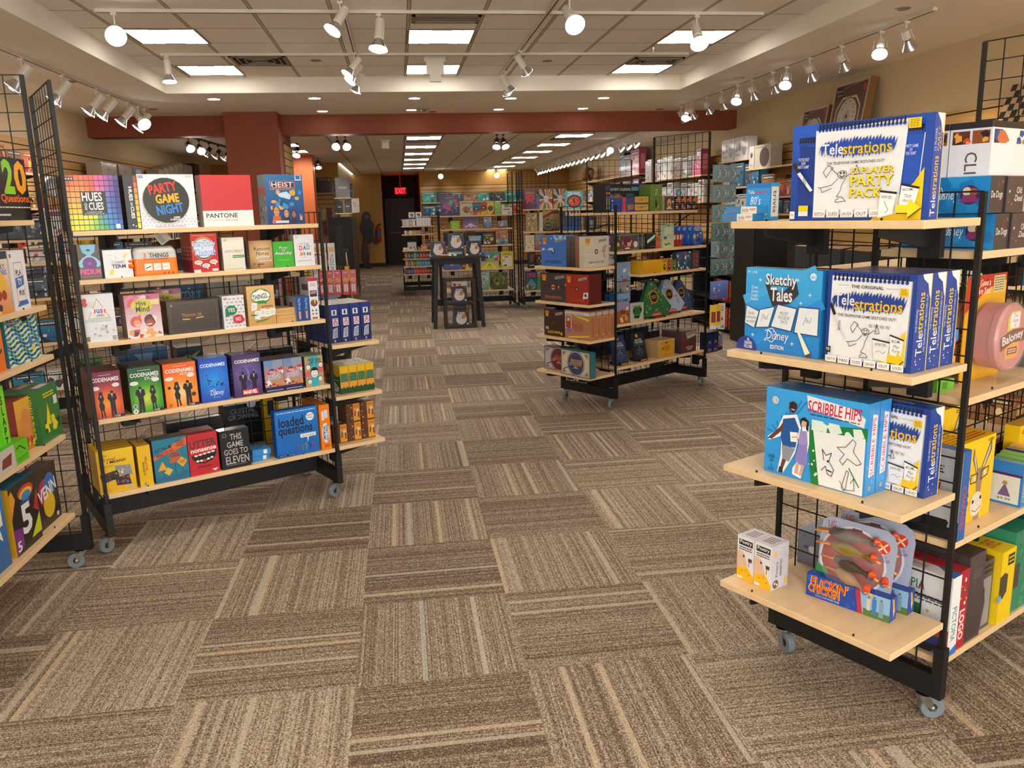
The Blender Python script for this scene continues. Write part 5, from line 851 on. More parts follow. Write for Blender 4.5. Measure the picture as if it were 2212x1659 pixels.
put(RB, 'F', 4, .826, .01, .124, .146, .06, 'brown parchment box with typewriter lettering, second shelf', '#a8845c', [('R', 0, 0, 1, 1, .55, .55, .8, ['#e0cca4', '#c09a68', '#84583a']), ('t', 'Ransom\nNotes', .2, .48, .9, .78, '#3a2e22'), ('r', .3, .34, .86, .42, '#e0d8c8'), ('r', .34, .26, .92, .32, '#e0d8c8'), ('x', .35, .27, .9, .41, 2, '#8a7a68'), ('n', 40, .0, .0, .4, .2, ['#a83a30', '#6a3a24'], 5), ('x', .3, .12, .6, .2, 1, '#3a2418')], left=side_lines('#6a5844', '#a0906c'), mat='gloss')
put(RB, 'F', 4, .961, .03, .113, .136, .06, 'bright green square card box with white script title, second shelf', '#3aa42c', [('r', 0, 0, 1, 1, '#3cae30'), ('t', 'Puns\nof', .30, .60, .72, .82, '#2a2a3a', {'b': .08, 's': .2}), ('t', 'Puns\nof', .31, .61, .71, .81, 'w', {'s': .2}), ('t', 'Anarchy', .04, .44, .94, .62, '#2a2a3a', {'b': .08, 's': .2}), ('t', 'Anarchy', .05, .45, .93, .61, 'w', {'s': .2, 'b': .03}), ('r', .2, .26, .8, .30, '#6ac064')], left=side_lines('#2c7a22', '#8ac880'))
dj = [('r', 0, 0, 1, 1, '#dfe2e8')]
for ch, x, y, c_ in (('D', .24, .50, '#d8342c'), ('A', .43, .505, '#2a62c0'), ('D', .62, .51, '#6aa83a'), ('J', .22, .32, '#e0a030'), ('o', .32, .33, '#d8342c'), ('k', .45, .33, '#3a9a4a'), ('e', .60, .33, '#2a62c0'), ('s', .72, .33, '#d8342c')): dj.append(('t', ch, x, y, x+(.17 if y > .45 else .11), y+(.15 if ch in 'DAJ' else .13 if ch == 'k' else .10), c_, {'b': .06}))
dj += [('t', 'Got Those', .28, .68, .74, .74, '#5a6a90', {'s': .3, 'b': 0}), ('t', 'All the Best "Worst" Jokes', .12, .14, .84, .18, '#2a3a6a'), ('t', 'UG', .08, .9, .2, .96, '#c04060'), ('l', [(.14, .7), (.2, .68)], .012, '#2a4a9a'), ('l', [(.84, .6), (.9, .64)], .012, '#2a4a9a'), ('l', [(.12, .62), (.18, .62)], .012, '#2a4a9a'), ('l', [(.86, .52), (.92, .50)], .012, '#2a4a9a'), ('r', .34, .27, .58, .28, '#d8342c')]
put(RB, 'F', 4, 1.077, .02, .113, .168, .06, 'white box with multicoloured joke lettering, right end of the second shelf', '#dfe2e8', dj, left=side_lines('#a8aab0', '#8a8c90'), mat='gloss')
# shelf 3
jo = [('r', 0, 0, 1, 1, '#dde0e6'), ('l', [(.52, .90), (.22, .50), (.84, .50)], .025, '#c8b070', 1), ('r', .33, .59, .78, .70, '#eceef2')]
for ch, x, c_ in (('J', .36, '#d8342c'), ('u', .47, '#3a62b8'), ('s', .57, '#a84a9a'), ('t', .67, '#d8342c')): jo.append(('t', ch, x, .60, x+.09, .69, c_, {'b': .07}))
for ch, x, c_ in (('O', .45, '#2a9ab8'), ('N', .53, '#3a9a4a'), ('E', .61, '#e09a30')): jo.append(('t', ch, x, .53, x+.075, .585, c_, {'b': .07}))
jo += [('x', .1, .42, .9, .49, 2, '#a8c0cc'), ('x', .08, .72, .40, .85, 4, '#c0ccd4'), ('c', .15, .88, .07, '#c83a34'), ('c', .15, .80, .08, '#c83a34'), ('r', .05, .03, .19, .13, '#8a7a20'), ('n', 6, .3, .12, .8, .36, ['#b8bcc8', '#c89a9a', '#8a909c', '#dde0e6'], 14), ('x', .85, .02, .97, .12, 3, '#4a4a4a'), ('t', 'X', .88, .2, .93, .25, '#2a2a2a')]
put(RB, 'F', 3, .0, .02, .149, .230, .06, 'white word game box with a gold triangle and a small red robot', '#dde0e6', jo)
hm = [('g', 0, 0, 1, 1, ('#e8e0e4', '#b85a78')), ('n', 41, 0, .7, 1, 1, ['#9a4a70', '#c87a98', '#e0c0d0', '#d84a5a'], 12), ('c', .47, .74, .30, '#c8c03a', .17), ('p', [(.4, .6), (.52, .6), (.46, .46)], '#c8c03a'), ('t', 'Hive', .32, .74, .60, .86, '#2a2a20', {'b': .03}), ('t', 'Mind', .30, .60, .68, .73, '#2a2a20', {'b': .03}), ('p', [(.72, .86), (.98, .88), (.96, .74), (.74, .76)], '#d8d08a'), ('c', .27, .38, .16, '#c84a34'), ('c', .30, .34, .11, '#e09a80'), ('p', [(.12, .40), (.4, .54), (.42, .44)], '#d85a3a'), ('l', [(.26, .29), (.36, .30)], .03, 'w'), ('c', .67, .40, .17, '#5a2420'), ('c', .66, .33, .12, '#a84a34'), ('l', [(.58, .30), (.70, .31)], .03, 'w'), ('p', [(.72, .52), (.86, .46), (.84, .28), (.78, .42)], '#e8e4e4'), ('n', 42, 0, 0, 1, .2, ['#c8402c', '#e8a060', '#4a3a6a', '#e8e0d0'], 14)]
put(RB, 'F', 3, .195, .02, .164, .212, .055, 'pink and yellow cartoon box with two laughing faces, third shelf', '#8a3a50', hm, left=side_lines('#7a6a64', '#a89a94'), mat='gloss', copies=1)
put(RB, 'F', 3, .36, .235, .16, .212, .05, 'second pink and yellow cartoon box standing behind the dark brown box', '#8a3a50', hm, mat='gloss')
put(RB, 'F', 3, .387, .02, .256, .164, .10, 'dark brown case-like box with small gold lettering, third shelf', '#3a322e', [('g', 0, 0, 1, 1, ('#38302c', '#463e3a')), ('l', [(.05, .06), (.95, .06), (.95, .92), (.05, .92)], .005, '#6a6058', 1), ('t', 'Phantom Ink', .28, .50, .66, .62, '#a87a30', {'b': .02}), ('l', [(.28, .43), (.42, .42)], .02, '#d8a860'), ('l', [(.54, .44), (.68, .46)], .02, '#d8a860'), ('c', .09, .87, .022, '#a89a8a'), ('c', .09, .87, .010, '#38302c')], left=side_lines('#2c2622', '#4a423c'), mat='gloss')
yn = [('r', 0, 0, 1, 1, '#dfe0e4')]
for j in range(9):
    for i in range(5): yn.append(('l', [(.08+i*.2+(.1 if j % 2 else 0), .08+j*.105), (.13+i*.2+(.1 if j % 2 else 0), .055+j*.105), (.18+i*.2+(.1 if j % 2 else 0), .08+j*.105)], .022, '#4a4c50'))
yn += [('c', .36, .56, .27, '#1f7a50', .15), ('p', [(.1, .5), (.3, .42), (.08, .36)], '#1f7a50'), ('t', 'YES', .2, .51, .54, .63, 'w', {'b': .04}), ('c', .66, .28, .25, '#c8303a', .14), ('p', [(.8, .3), (.96, .24), (.9, .18)], '#c8303a'), ('t', 'NO', .54, .22, .78, .34, 'w', {'b': .04}), ('t', 'UG', .05, .9, .22, .97, '#c04060')]
put(RB, 'F', 3, .66, .01, .113, .170, .055, 'white patterned box with a green and a red speech bubble, third shelf', '#dfe0e4', yn, left=side_lines('#a8a8ac', '#6a6a70'), mat='gloss', copies=1)
th = [('g', 0, 0, 1, 1, ('#c89a58', '#d8b078'))]+[('l', [(.1+.11*i, .02), (.1+.11*i, .98)], .004, '#b0844a') for i in range(8)]
th += [('c', .50, .74, .36, '#3a8a30', .19), ('p', [(.55, .6), (.70, .6), (.66, .52)], '#3a8a30'), ('c', .34, .74, .17, '#e8ece8'), ('c', .5, .77, .2, '#e8ece8'), ('c', .66, .74, .17, '#e8ece8'), ('t', 'THINGS...', .20, .67, .82, .80, '#1c1c1c', {'rot': 7, 'b': .03}), ('x', .5, .45, .92, .50, 2, '#4a2a10')]
for i, (x, y, r_) in enumerate(((.12, .38, .1), (.22, .18, -.1), (.42, .22, 0), (.60, .20, .08), (.78, .22, .1))): th += [('p', [(x, y), (x+.2, y+r_*.3), (x+.22, y+.20), (x+.02, y+.2)], '#e8e8e4'), ('x', x+.04, y+.06, x+.16, y+.16, 3, '#b0b4b8')]
th += [('p', [(.1, .3), (.3, .28), (.3, .25), (.1, .26)], '#3a8a30'), ('p', [(.25, .12), (.7, .16), (.9, .2), (.6, .12), (.28, .09)], '#3a8a30')]
put(RB, 'F', 3, .79, .01, .149, .210, .055, 'wood-look box with a white cloud title bubble and fanned cards, third shelf', '#c89a58', th, left=side_lines('#a87c44', '#8a6434'))
put(RB, 'F', 3, .953, .04, .108, .038, .10, 'flat wood-look card box, lower of the stack of two on the third shelf', '#c89a58', [('r', 0, 0, 1, 1, '#d0a466'), ('x', .1, .3, .9, .7, 2, '#c09050')], top=[('g', 0, 0, 1, 1, ('#b8945c', '#d0b080')), ('n', 3, .2, .2, .8, .8, ['#5a8a40', '#e0dcc8'], 5)], name='card_game_box')
put(RB, 'F', 3, .953, .045, .108, .038, .10, 'flat wood-look card box, upper of the stack of two on the third shelf', '#c89a58', [('r', 0, 0, 1, 1, '#d8ac6c'), ('x', .1, .3, .9, .7, 2, '#c09050')], top=[('g', 0, 0, 1, 1, ('#b8945c', '#d0b080')), ('n', 3, .2, .2, .8, .8, ['#5a8a40', '#e0dcc8'], 5)], dz=.039, rz=2, name='card_game_box')
for i in range(2): put(RB, 'F', 3, 1.060+.040*i, .02, .037, .134, .13, f'slim blue box spine with light letters, {"left" if i == 0 else "right"} one of the pair on the third shelf', '#1f4a8c', [('r', 0, 0, 1, 1, '#1f4a90'), ('v', 'Mega Monopo', .25, .45, .75, .92, '#8ac0ec'), ('r', .35, .08, .65, .4, '#c8845a'), ('x', .38, .1, .62, .38, 6, '#e8c8a8')], left=[('r', 0, 0, 1, 1, '#8a9098'), ('r', .3, .5, .6, .75, '#5a3a34')])
put(RB, 'F', 3, 1.140, .02, .052, .232, .12, 'tall white and red box with a round picture window, right end of the third shelf', '#dfe0e4', [('r', 0, 0, 1, 1, '#dfe0e4'), ('r', 0, .92, 1, 1, '#c02830'), ('t', 'word\nSTEAL', .15, .80, .85, .88, '#8a2a30'), ('r', .1, .6, .9, .70, '#7a2a4a'), ('t', 'LOOPY', .2, .62, .8, .68, 'w'), ('r', .1, .55, .9, .6, '#1f2a50'), ('c', .5, .40, .38, '#2a2a2a'), ('c', .5, .40, .32, '#8a4a3a'), ('p', [(.4, .5), (.7, .46), (.6, .36)], '#d8c060'), ('c', .28, .22, .1, '#4a4a44'), ('c', .68, .22, .1, '#4a4a44'), ('c', .28, .14, .1, '#6a6a5a'), ('c', .68, .14, .1, '#6a6a5a'), ('r', .2, .02, .8, .06, '#a84a50')], left=[('g', 0, 0, 1, 1, ('#c4c8cc', '#a8a4a8')), ('r', .2, .7, .9, .85, '#6a4a50')])
# shelf 2: five tall agent boxes
def agent(cs, sub, seed):
    o = [('R', 0, 0, 1, 1, .5, .32, .75, cs), ('t', 'CODENAMES', .06, .79, .94, .88, 'w', {'b': .05}), ('x', .3, .92, .7, .94, 1, '#e8d8c8')]
    if sub: o.append(('t', sub, .50, .715, .92, .775, 'w', {'b': .03}))
    o += [('c', .16, .66, .13, '#e8e4dc', .045), ('c', .82, .70, .12, '#e8e4dc', .045)]
    return o
def suit(cx, s_, woman, c_='#221e20'):
    def q(*p): return [(cx+a*s_, .06+b_) for a, b_ in p]
    if woman: return [('c', cx, .53, .055, c_), ('p', q((-.06, .46), (.06, .46), (.10, .36), (.04, .30), (.09, .22), (.07, .12), (-.06, .12), (-.09, .24), (-.05, .32), (-.10, .38)), c_), ('p', q((-.05, .13), (-.01, .13), (.0, -.04), (-.05, -.05)), c_), ('p', q((.02, .13), (.06, .13), (.10, -.03), (.05, -.04)), c_), ('p', [(cx-.07, .50), (cx-.05, .58), (cx+.05, .58), (cx+.07, .46), (cx+.04, .48)], c_), ('p', q((-.03, .44), (.02, .44), (.0, .39)), '#c8c8cc')]
    return [('c', cx, .555, .052, c_), ('p', q((-.12, .46), (.12, .46), (.15, .34), (.08, .30), (.09, .0), (.08, -.05), (.01, -.05), (.0, .14), (-.02, -.05), (-.09, -.05), (-.08, .2), (-.09, .30), (-.16, .36)), c_), ('p', q((-.03, .46), (.03, .46), (.0, .37)), '#c8c8cc')]
lg = [('r', .66, .0, 1, .06, '#1c1c34'), ('t', 'CGE', .68, .012, .86, .05, '#d8d0d0', {'b': .05})]
put(RB, 'F', 2, -.002, .02, .138, .230, .055, 'purple to orange box with two black secret agent figures, left end of the fourth shelf', '#6a1f44', agent(['#f4a424', '#e8642c', '#7a2448'], '', 1)+suit(.30, 1, True)+suit(.66, 1.0, False)+lg, left=side_lines('#5a1c34', '#8a4a5a'), top=[('r', 0, 0, 1, 1, '#7a3a3c')], copies=3)
put(RB, 'F', 2, .170, .02, .152, .230, .055, 'green box with two black secret agent figures on the fourth shelf', '#1f5a30', agent(['#d8e050', '#4aa82c', '#1c5a34'], 'DUET', 2)+suit(.32, 1, False)+suit(.70, 1, True)+[('c', .12, .16, .07, '#c8d0d8'), ('c', .12, .16, .045, '#3a5a8a'), ('c', .12, .05, .08, '#e8e0e0'), ('c', .12, .05, .03, '#a83a40')]+lg, left=side_lines('#4a2a20', '#7a5a44'), top=[('r', 0, 0, 1, 1, '#4a4a3a')], copies=3, mat='gloss')
put(RB, 'F', 2, .335, .02, .160, .228, .055, 'orange box with two black secret agent figures, one holding a pan', '#d85a14', agent(['#f8d89a', '#f09428', '#e8641c'], 'PICTURES', 3)+suit(.36, 1, True)+suit(.70, 1, False)+[('c', .86, .26, .07, '#3a3638'), ('c', .13, .46, .05, '#3a2420'), ('c', .12, .06, .06, '#a86a1c')]+lg, left=side_lines('#b04a14', '#d88a54'), top=[('r', 0, 0, 1, 1, '#a8582c')], copies=2)
put(RB, 'F', 2, .510, .02, .146, .232, .055, 'bright blue box with pale title and dark shapes above white script, fourth shelf', '#1c5ac8', [('R', 0, 0, 1, 1, .5, .5, .8, ['#2a9af0', '#1c74dc', '#1c48b0']), ('t', 'CODENAMES', .05, .80, .92, .88, '#d8ecfc', {'b': .05}), ('n', 51, .2, .34, .48, .62, ['#15305c', '#183868'], 12), ('n', 52, .55, .34, .85, .64, ['#15305c', '#183868'], 12), ('t', 'Disney', .32, .12, .80, .26, 'w', {'s': .2, 'b': .0}), ('l', [(.30, .25), (.46, .29), (.54, .2), (.42, .12)], .014, 'w'), ('r', .42, .09, .66, .10, '#8ac0f0')], left=side_lines('#1a4aa0', '#4a7ac8'), top=[('r', 0, 0, 1, 1, '#2a5aa8')], copies=1)
put(RB, 'F', 2, .682, .02, .152, .230, .055, 'purple box with two dark caped figures above a red name plate, fourth shelf', '#4a3a74', [('R', 0, 0, 1, 1, .5, .5, .8, ['#8a80b8', '#5c4c8c', '#3c2c5c']), ('t', 'CODENAMES', .08, .80, .95, .88, 'w', {'b': .05}), ('n', 53, .05, .2, .95, .7, ['#5a4a90', '#7468a8', '#4a3a78'], 9)]+suit(.34, 1, False, '#241c34')+suit(.72, 1, False, '#241c34')+[('r', .28, .04, .84, .17, '#c81c2c'), ('t', 'MARVEL', .31, .06, .81, .15, 'w', {'b': .08})], left=side_lines('#3a2c58', '#8a7ab0'), top=[('r', 0, 0, 1, 1, '#5a2c48')], copies=1)
snd = [('r', 0, 0, 1, 1, '#1f2a54'), ('g', .0, .17, 1, 1, ('#c88a54', '#5a8ac0')), ('r', .45, .72, 1, 1, '#8a98b0'), ('n', 55, 0, .17, 1, .75, ['#d87a3a', '#e8e0dc', '#8a3a3a', '#e0a070', '#3a4a7a'], 18), ('p', [(.15, .62), (.95, .78), (.95, .68), (.2, .54)], '#c82c40'), ('t', "What's That", .25, .60, .88, .70, 'w', {'rot': 7}), ('t', 'SOUND', .16, .40, .84, .58, '#e8ecf4', {'b': .10, 'rot': 5}), ('t', 'SOUND', .17, .41, .83, .57, '#3a6aa8', {'b': -.005, 'rot': 5}), ('r', 0, 0, 1, .15, '#1c2454'), ('x', .08, .04, .92, .08, 1, '#c8cce0')]
for i, u in enumerate((.85, .959)): put(RB, 'F', 2, u, .02, .107, .178, .05, f'{("left", "right")[i]} small collage box with a red ribbon and blue word, fourth shelf', '#1f2a54', snd, left=side_lines('#2a3050', '#5a608a'), top=[('r', 0, 0, 1, 1, '#34384c')], copies=2)
fg = [('r', 0, 0, 1, 1, '#a89c70'), ('r', .3, 0, .72, 1, '#3aa8b8'), ('r', 0, .34, .3, .52, '#d8606a'), ('r', .72, .44, 1, .62, '#d8606a'), ('t', 'FACE\nOFF', .18, .72, .52, .94, '#1c2a34', {'b': .05, 's': .2}), ('t', 'game', .58, .70, .88, .92, '#3a3a34'), ('c', .50, .46, .22, '#1c1c1c', .17), ('c', .50, .43, .19, '#e8e8e4', .14), ('p', [(.30, .52), (.72, .52), (.66, .60), (.36, .60)], '#1c1c1c'), ('l', [(.38, .38), (.50, .34), (.62, .39)], .02, '#1c1c1c'), ('c', .43, .46, .02, 'k'), ('c', .57, .46, .02, 'k')]
for x, y in ((.18, .66), (.86, .70), (.80, .24), (.22, .18)): fg += [('c', x, y, .13, '#1c1c1c', .08), ('c', x, y-.01, .11, '#e8e8e4', .07), ('l', [(x-.04, y-.02), (x+.04, y-.02)], .015, 'k')]
put(RB, 'F', 2, 1.082, .02, .108, .172, .05, 'tan and turquoise box with grinning cartoon faces, right end of the fourth shelf', '#8a8460', fg, left=side_lines('#6a3a3a', '#a89c70'), top=[('r', 0, 0, 1, 1, '#7a8a74')], copies=2)
# bottom shelf
YB_ = '#e8b80c'
sm = [('g', 0, 0, 1, 1, ('#e4b40a', '#f0c414')), ('t', 'SEE WHAT', .10, .76, .52, .82, '#b83a14', {'b': .05, 's': .2}), ('t', 'I MEAN?!', .26, .69, .78, .76, '#2a2210', {'b': .05, 's': .2}), ('x', .08, .86, .3, .90, 2, '#8a6a10'), ('x', .06, .60, .44, .66, 2, '#b88a10'), ('p', [(.46, .62), (.88, .60), (.92, .36), (.50, .38)], '#8a9098'), ('n', 61, .5, .42, .85, .58, ['#d8b888', '#e8a040', '#f0e4cc'], 6), ('p', [(.04, .46), (.52, .52), (.56, .34), (.08, .24)], '#3a3430'), ('n', 62, .08, .3, .5, .46, ['#1c1818', '#8a3a30', '#d8d0c8'], 8), ('p', [(.44, .34), (.82, .38), (.86, .14), (.46, .16)], '#2a2c34'), ('n', 63, .48, .18, .82, .34, ['#a84a40', '#5a80a0', '#c8a088'], 8), ('p', [(.7, .1), (.95, .12), (.85, .04)], '#b8b8b0'), ('x', .06, .04, .3, .08, 2, '#b88a10')]
put(RB, 'F', 1, -.018, .02, .168, .220, .05, 'large yellow box with three tilted photographs on the bottom shelf', YB_, sm, left=side_lines('#c89a10', '#8a6a10'), top=[('r', 0, 0, 1, 1, '#e8bc14'), ('x', .25, .1, .95, .5, 1, '#4a3a10')], copies=3)
put(RB, 'F', 1, .167, .02, .063, .212, .15, 'narrow yellow box turned sideways with red and black vertical title, bottom shelf', YB_, [('r', 0, 0, 1, 1, '#e8ba10'), ('v', 'RELATIVE', .5, .38, .68, .72, '#b83a14', {'b': .05}), ('v', 'INSANITY', .30, .26, .46, .60, '#2a2210', {'b': .05}), ('r', .3, .02, .45, .1, '#8a9098')], left=side_lines('#b89018', '#8a6a10'), top=[('r', 0, 0, 1, 1, '#e0b414'), ('t', 'RI', .4, .5, .8, .9, '#b84a14')])
jt = [('r', 0, 0, 1, 1, '#1c7c98'), ('p', [(0, .62), (.55, .80), (.55, .85), (1, .97), (1, .80), (.40, .62), (.40, .66), (0, .50+.03)], '#d8683c'), ('t', 'JUST TELL ME', .04, .72, .56, .82, '#3a1c10', {'rot': 12, 'b': .04}), ('t', 'WHAT TO DO', .08, .62, .60, .71, '#3a1c10', {'rot': 12, 'b': .04}), ('x', .68, .78, .92, .93, 4, '#4a2010'), ('p', [(.08, .28), (.38, .28), (.24, .50)], '#d8843c'), ('p', [(.12, .30), (.34, .30), (.24, .46)], '#e0a838'), ('l', [(.24, .1), (.24, .28)], .01, '#2a2a30'), ('r', .46, .42, .76, .66, '#b8604a'), ('r', .48, .56, .74, .64, '#5a2a2a'), ('t', 'BEWARE', .50, .575, .72, .625, '#c87a6a'), ('l', [(.60, .1), (.60, .42)], .012, '#2a2a30'),
      ('p', [(.66, .42), (.80, .54), (.96, .42), (.82, .28)], '#e0a838'), ('l', [(.82, .14), (.82, .28)], .012, '#2a2a30'), ('x', .74, .38, .90, .46, 3, '#5a4010'), ('p', [(.26, .22), (.38, .34), (.52, .26), (.40, .14)], '#e0b448'), ('p', [(0, 0), (1, 0), (1, .2), (.6, .12), (0, .14)], '#28688c')]
put(RB, 'F', 1, .241, .02, .168, .226, .05, 'teal box with orange banner and yellow road signs, bottom shelf', '#1c7088', jt, left=side_lines('#4a3a34', '#8a6a54'), top=[('g', 0, 0, 1, 1, ('#2a7a8c', '#4a5a60')), ('r', .6, .1, .95, .4, '#b8583c')], copies=1, mat='gloss')
ut = [('r', 0, 0, 1, 1, '#c02430'), ('t', 'UTTER', .05, .66, .95, .84, '#4a3a3c', {'b': .06, 'rot': 3}), ('t', 'nonsense', .08, .56, .94, .64, '#f0e4e0', {'b': .05, 'rot': 3}), ('p', [(.08, .48), (.2, .50), (.5, .48), (.8, .52), (.94, .56), (.92, .44), (.78, .32), (.52, .26), (.26, .30), (.12, .40)], '#1c1618')]
for i in range(5): ut += [('c', .24+i*.145, .475+.012*i, .065, '#f0ece8', .022)]
for i in range(5): ut += [('c', .28+i*.12, .32+abs(i-2)*.012+.01*i, .055, '#f0ece8', .025)]
ut += [('p', [(.42, .32), (.52, .37), (.62, .33), (.52, .29)], '#c02430'), ('x', .25, .17, .75, .22, 2, '#3a1418'), ('p', [(.72, .10), (.95, .11), (.84, .04)], '#d8d0cc')]
put(RB, 'F', 1, .413, .02, .152, .224, .05, 'red box with a wide laughing black mouth, bottom shelf', '#b0202c', ut, top=[('r', 0, 0, 1, 1, '#a8303a'), ('x', .1, .2, .9, .6, 2, '#5a1418')], copies=2, mat='gloss')
el = [('r', 0, 0, 1, 1, '#1c1a1c')]
for s_, x0, y0, x1, y1 in (('THIS', .35, .74, .74, .90), ('GAME', .22, .55, .78, .70), ('GOES TO', .10, .36, .92, .51), ('ELEVEN', .14, .12, .94, .32)): el.append(('t', s_, x0, y0, x1, y1, '#b8b8bc', {'b': .02}))
el += [('l', [(.14, .09), (.86, .09)], .008, '#b8b8bc'), ('c', .16, .88, .07, '#8a8a8e'), ('c', .16, .88, .055, '#1c1a1c')]
put(RB, 'F', 1, .578, .02, .156, .212, .07, 'black box with angular silver lettering, bottom shelf', '#1c1a1c', el, top=[('r', 0, 0, 1, 1, '#2a2a26')], mat='gloss')
for i, (u, rz_) in enumerate(((.752, 4), (.758, -5))): put(RB, 'F', 1, u, .05+.01*i, .10, .032, .12, f'small flat blue card box lying on the bottom shelf, {("lower", "upper")[i]} one', '#2a86d0', [('r', 0, 0, 1, 1, '#2a86d0'), ('r', .6, .15, .8, .85, 'w')], top=[('r', 0, 0, 1, 1, '#3a9ae0'), ('n', 70, .2, .2, .8, .8, ['#c84060', '#e0e8f0'], 4)], dz=.0325*i, rz=rz_, name='card_game_box')
lq = [('g', 0, 0, 1, 1, ('#0c64b8', '#1674cc')), ('t', 'loaded', .08, .64, .66, .85, '#10203c', {'b': .05}), ('t', 'questions', .06, .42, .86, .66, '#10203c', {'b': .05}), ('x', .05, .93, .95, .96, 1, '#c8dcf0'), ('c', .82, .79, .095, '#e8ecf0'), ('t', 'NEW!', .75, .80, .89, .84, '#c03040', {'b': .04}), ('x', .75, .75, .89, .78, 1, '#5a6a80'), ('t', 'The Ultimate Game of', .16, .40, .56, .425, '#7a3a78', {'b': .0}), ('r', .56, .36, .93, .44, '#e8ecf0'), ('t', 'who said what?!', .59, .375, .90, .425, '#a83a44'), ('p', [(.72, .36), (.76, .36), (.73, .24)], '#e8ecf0')]
for i, c_ in enumerate(('#a83a6a', '#3aa86a', '#e07040', '#1c3a6a', '#b83a50')): x = .50+i*.09; lq += [('l', [(x, .08), (x+.01, .16), (x, .2)], .014, c_), ('l', [(x-.03, .2), (x+.03, .17)], .012, c_), ('c', x, .225, .016, c_)]
lq += [('r', .02, .02, .42, .06, '#10203c'), ('t', 'AGES 13 & UP', .05, .03, .2, .05, '#c8dcf0'), ('t', '4-6 PLAYERS', .26, .03, .4, .05, '#c8dcf0')]
put(RB, 'F', 1, .883, .02, .250, .268, .055, 'large square blue box with black lowercase title and tiny dancing figures, bottom shelf', '#0c64b8', lq, left=side_lines('#0c54a0', '#0a2c58', 'loaded questions'), top=[('r', 0, 0, 1, 1, '#1a5a9c')])
put(RB, 'F', 1, 1.142, .01, .060, .266, .25, 'orange box turned sideways with a striped vertical title, right end of bottom shelf', '#e8780c', [('r', 0, 0, 1, 1, '#ec800e'), ('c', .5, .38, .38, '#d8e0ec', .22), ('v', 'WHAT YOU\nPROBLEM?', .22, .2, .78, .56, '#1c3458', {'b': .05}), ('r', .45, .70, .8, .88, '#c8d4e0'), ('r', .2, .66, .4, .86, '#e8e4dc'), ('r', .3, .06, .8, .12, '#d85a0c')], top=[('r', 0, 0, 1, 1, '#c8701c'), ('n', 8, .1, .2, .9, .8, ['#8a8a90', '#c8c8cc'], 4)])
# end shelves of the left rack
def atw(rack, x, y, z): w = wpt(rack.P, rack.a, x, y); return (w[0], w[1], z+.0003)
def free(rack, x, y, z, w, h, d, label, c, front=(), rot=0, name='game_box', group=None, **k):
    lab = dict(left=k.get('left', ()), right=k.get('right', ()), top=k.get('top', ()), back=k.get('back', ()))
    o = boxmesh(w, h, d, c, front, **lab).obj(name, k.get('mat', 'print'), None, atw(rack, x, y, z), rad(rack.a+rot)); return tag(o, label, 'game box', group)
for i in range(5):
    free(RB, 1.225-.02+.066*i, .07, .90, .062, .222, .27, f'dark blue trivia box spine, {ORD[i]} from the left on the upper end shelf', '#1c2c70', [('g', 0, 0, 1, 1, ('#16245c', '#22367c')), ('r', .25, .72, .75, .86, '#dfe2ea'), ('t', '1', .4, .74, .6, .84, '#1c2c70'), ('r', .3, .44, .85, .64, '#e0dce4'), ('v', 'HO', .36, .46, .80, .62, '#b83044', {'b': .06}), ('p', [(.3, .36), (.75, .40), (.70, .14), (.2, .12)], '#b8bcc8'), ('v', 'TRIVIA', .3, .15, .66, .36, '#22367c'), ('r', .35, .02, .5, .08, '#a0a8c8')], top=[('r', 0, 0, 1, 1, '#d8ccc8'), ('x', .1, .1, .9, .9, 3, '#a89aa0')], group='dark blue trivia boxes on the upper end shelf') if i else free(RB, 1.245, .07, .90, .026, .222, .27, 'dark blue trivia box spine partly behind the grid post on the upper end shelf', '#1c2c70', top=[('r', 0, 0, 1, 1, '#d8ccc8')])
yg = [('r', 0, 0, 1, 1, '#1f5a34'), ('g', 0, .58, 1, 1, ('#c8a020', '#e0b828')), ('p', [(0, .58), (.2, .66), (.4, .56), (.6, .66), (.8, .58), (1, .66), (1, .5), (0, .5)], '#1f5a34')]
for i in range(4):
    w_ = .052; f_ = [('g', 0, 0, 1, 1, ('#1f5a34', '#d8ac24')), ('r', 0, .2, 1, .42, '#d89a3c'), ('r', 0, .75, 1, .95, '#e0b428'), ('r', .1, .44, .9, .72, '#1c5a44'), ('x', .15, .46, .85, .70, 4, '#5a9a7a'), ('p', [(0, 0), (1, 0), (1, .2), (.8, .26), (.6, .16), (.4, .26), (.2, .18), (0, .24)], '#1c4a30')]
    free(RB, 1.30+.055*i, .045, .60, w_, .165, .20, f'yellow and green quiz box spine, {ORD[i]} from the left on the middle end shelf', '#c8a020', f_, left=yg+[('p', [(.2, .05), (.8, .05), (.9, .2), (.6, .4), (.3, .32)], '#c8ccc8'), ('x', .3, .12, .8, .28, 3, '#5a3a34'), ('x', .2, .44, .9, .50, 1, '#c8d8c8')], top=[('r', 0, 0, 1, 1, '#d8cc90'), ('x', .1, .2, .9, .9, 2, '#f0f0e4')], mat='gloss', group='yellow and green quiz boxes on the middle end shelf')
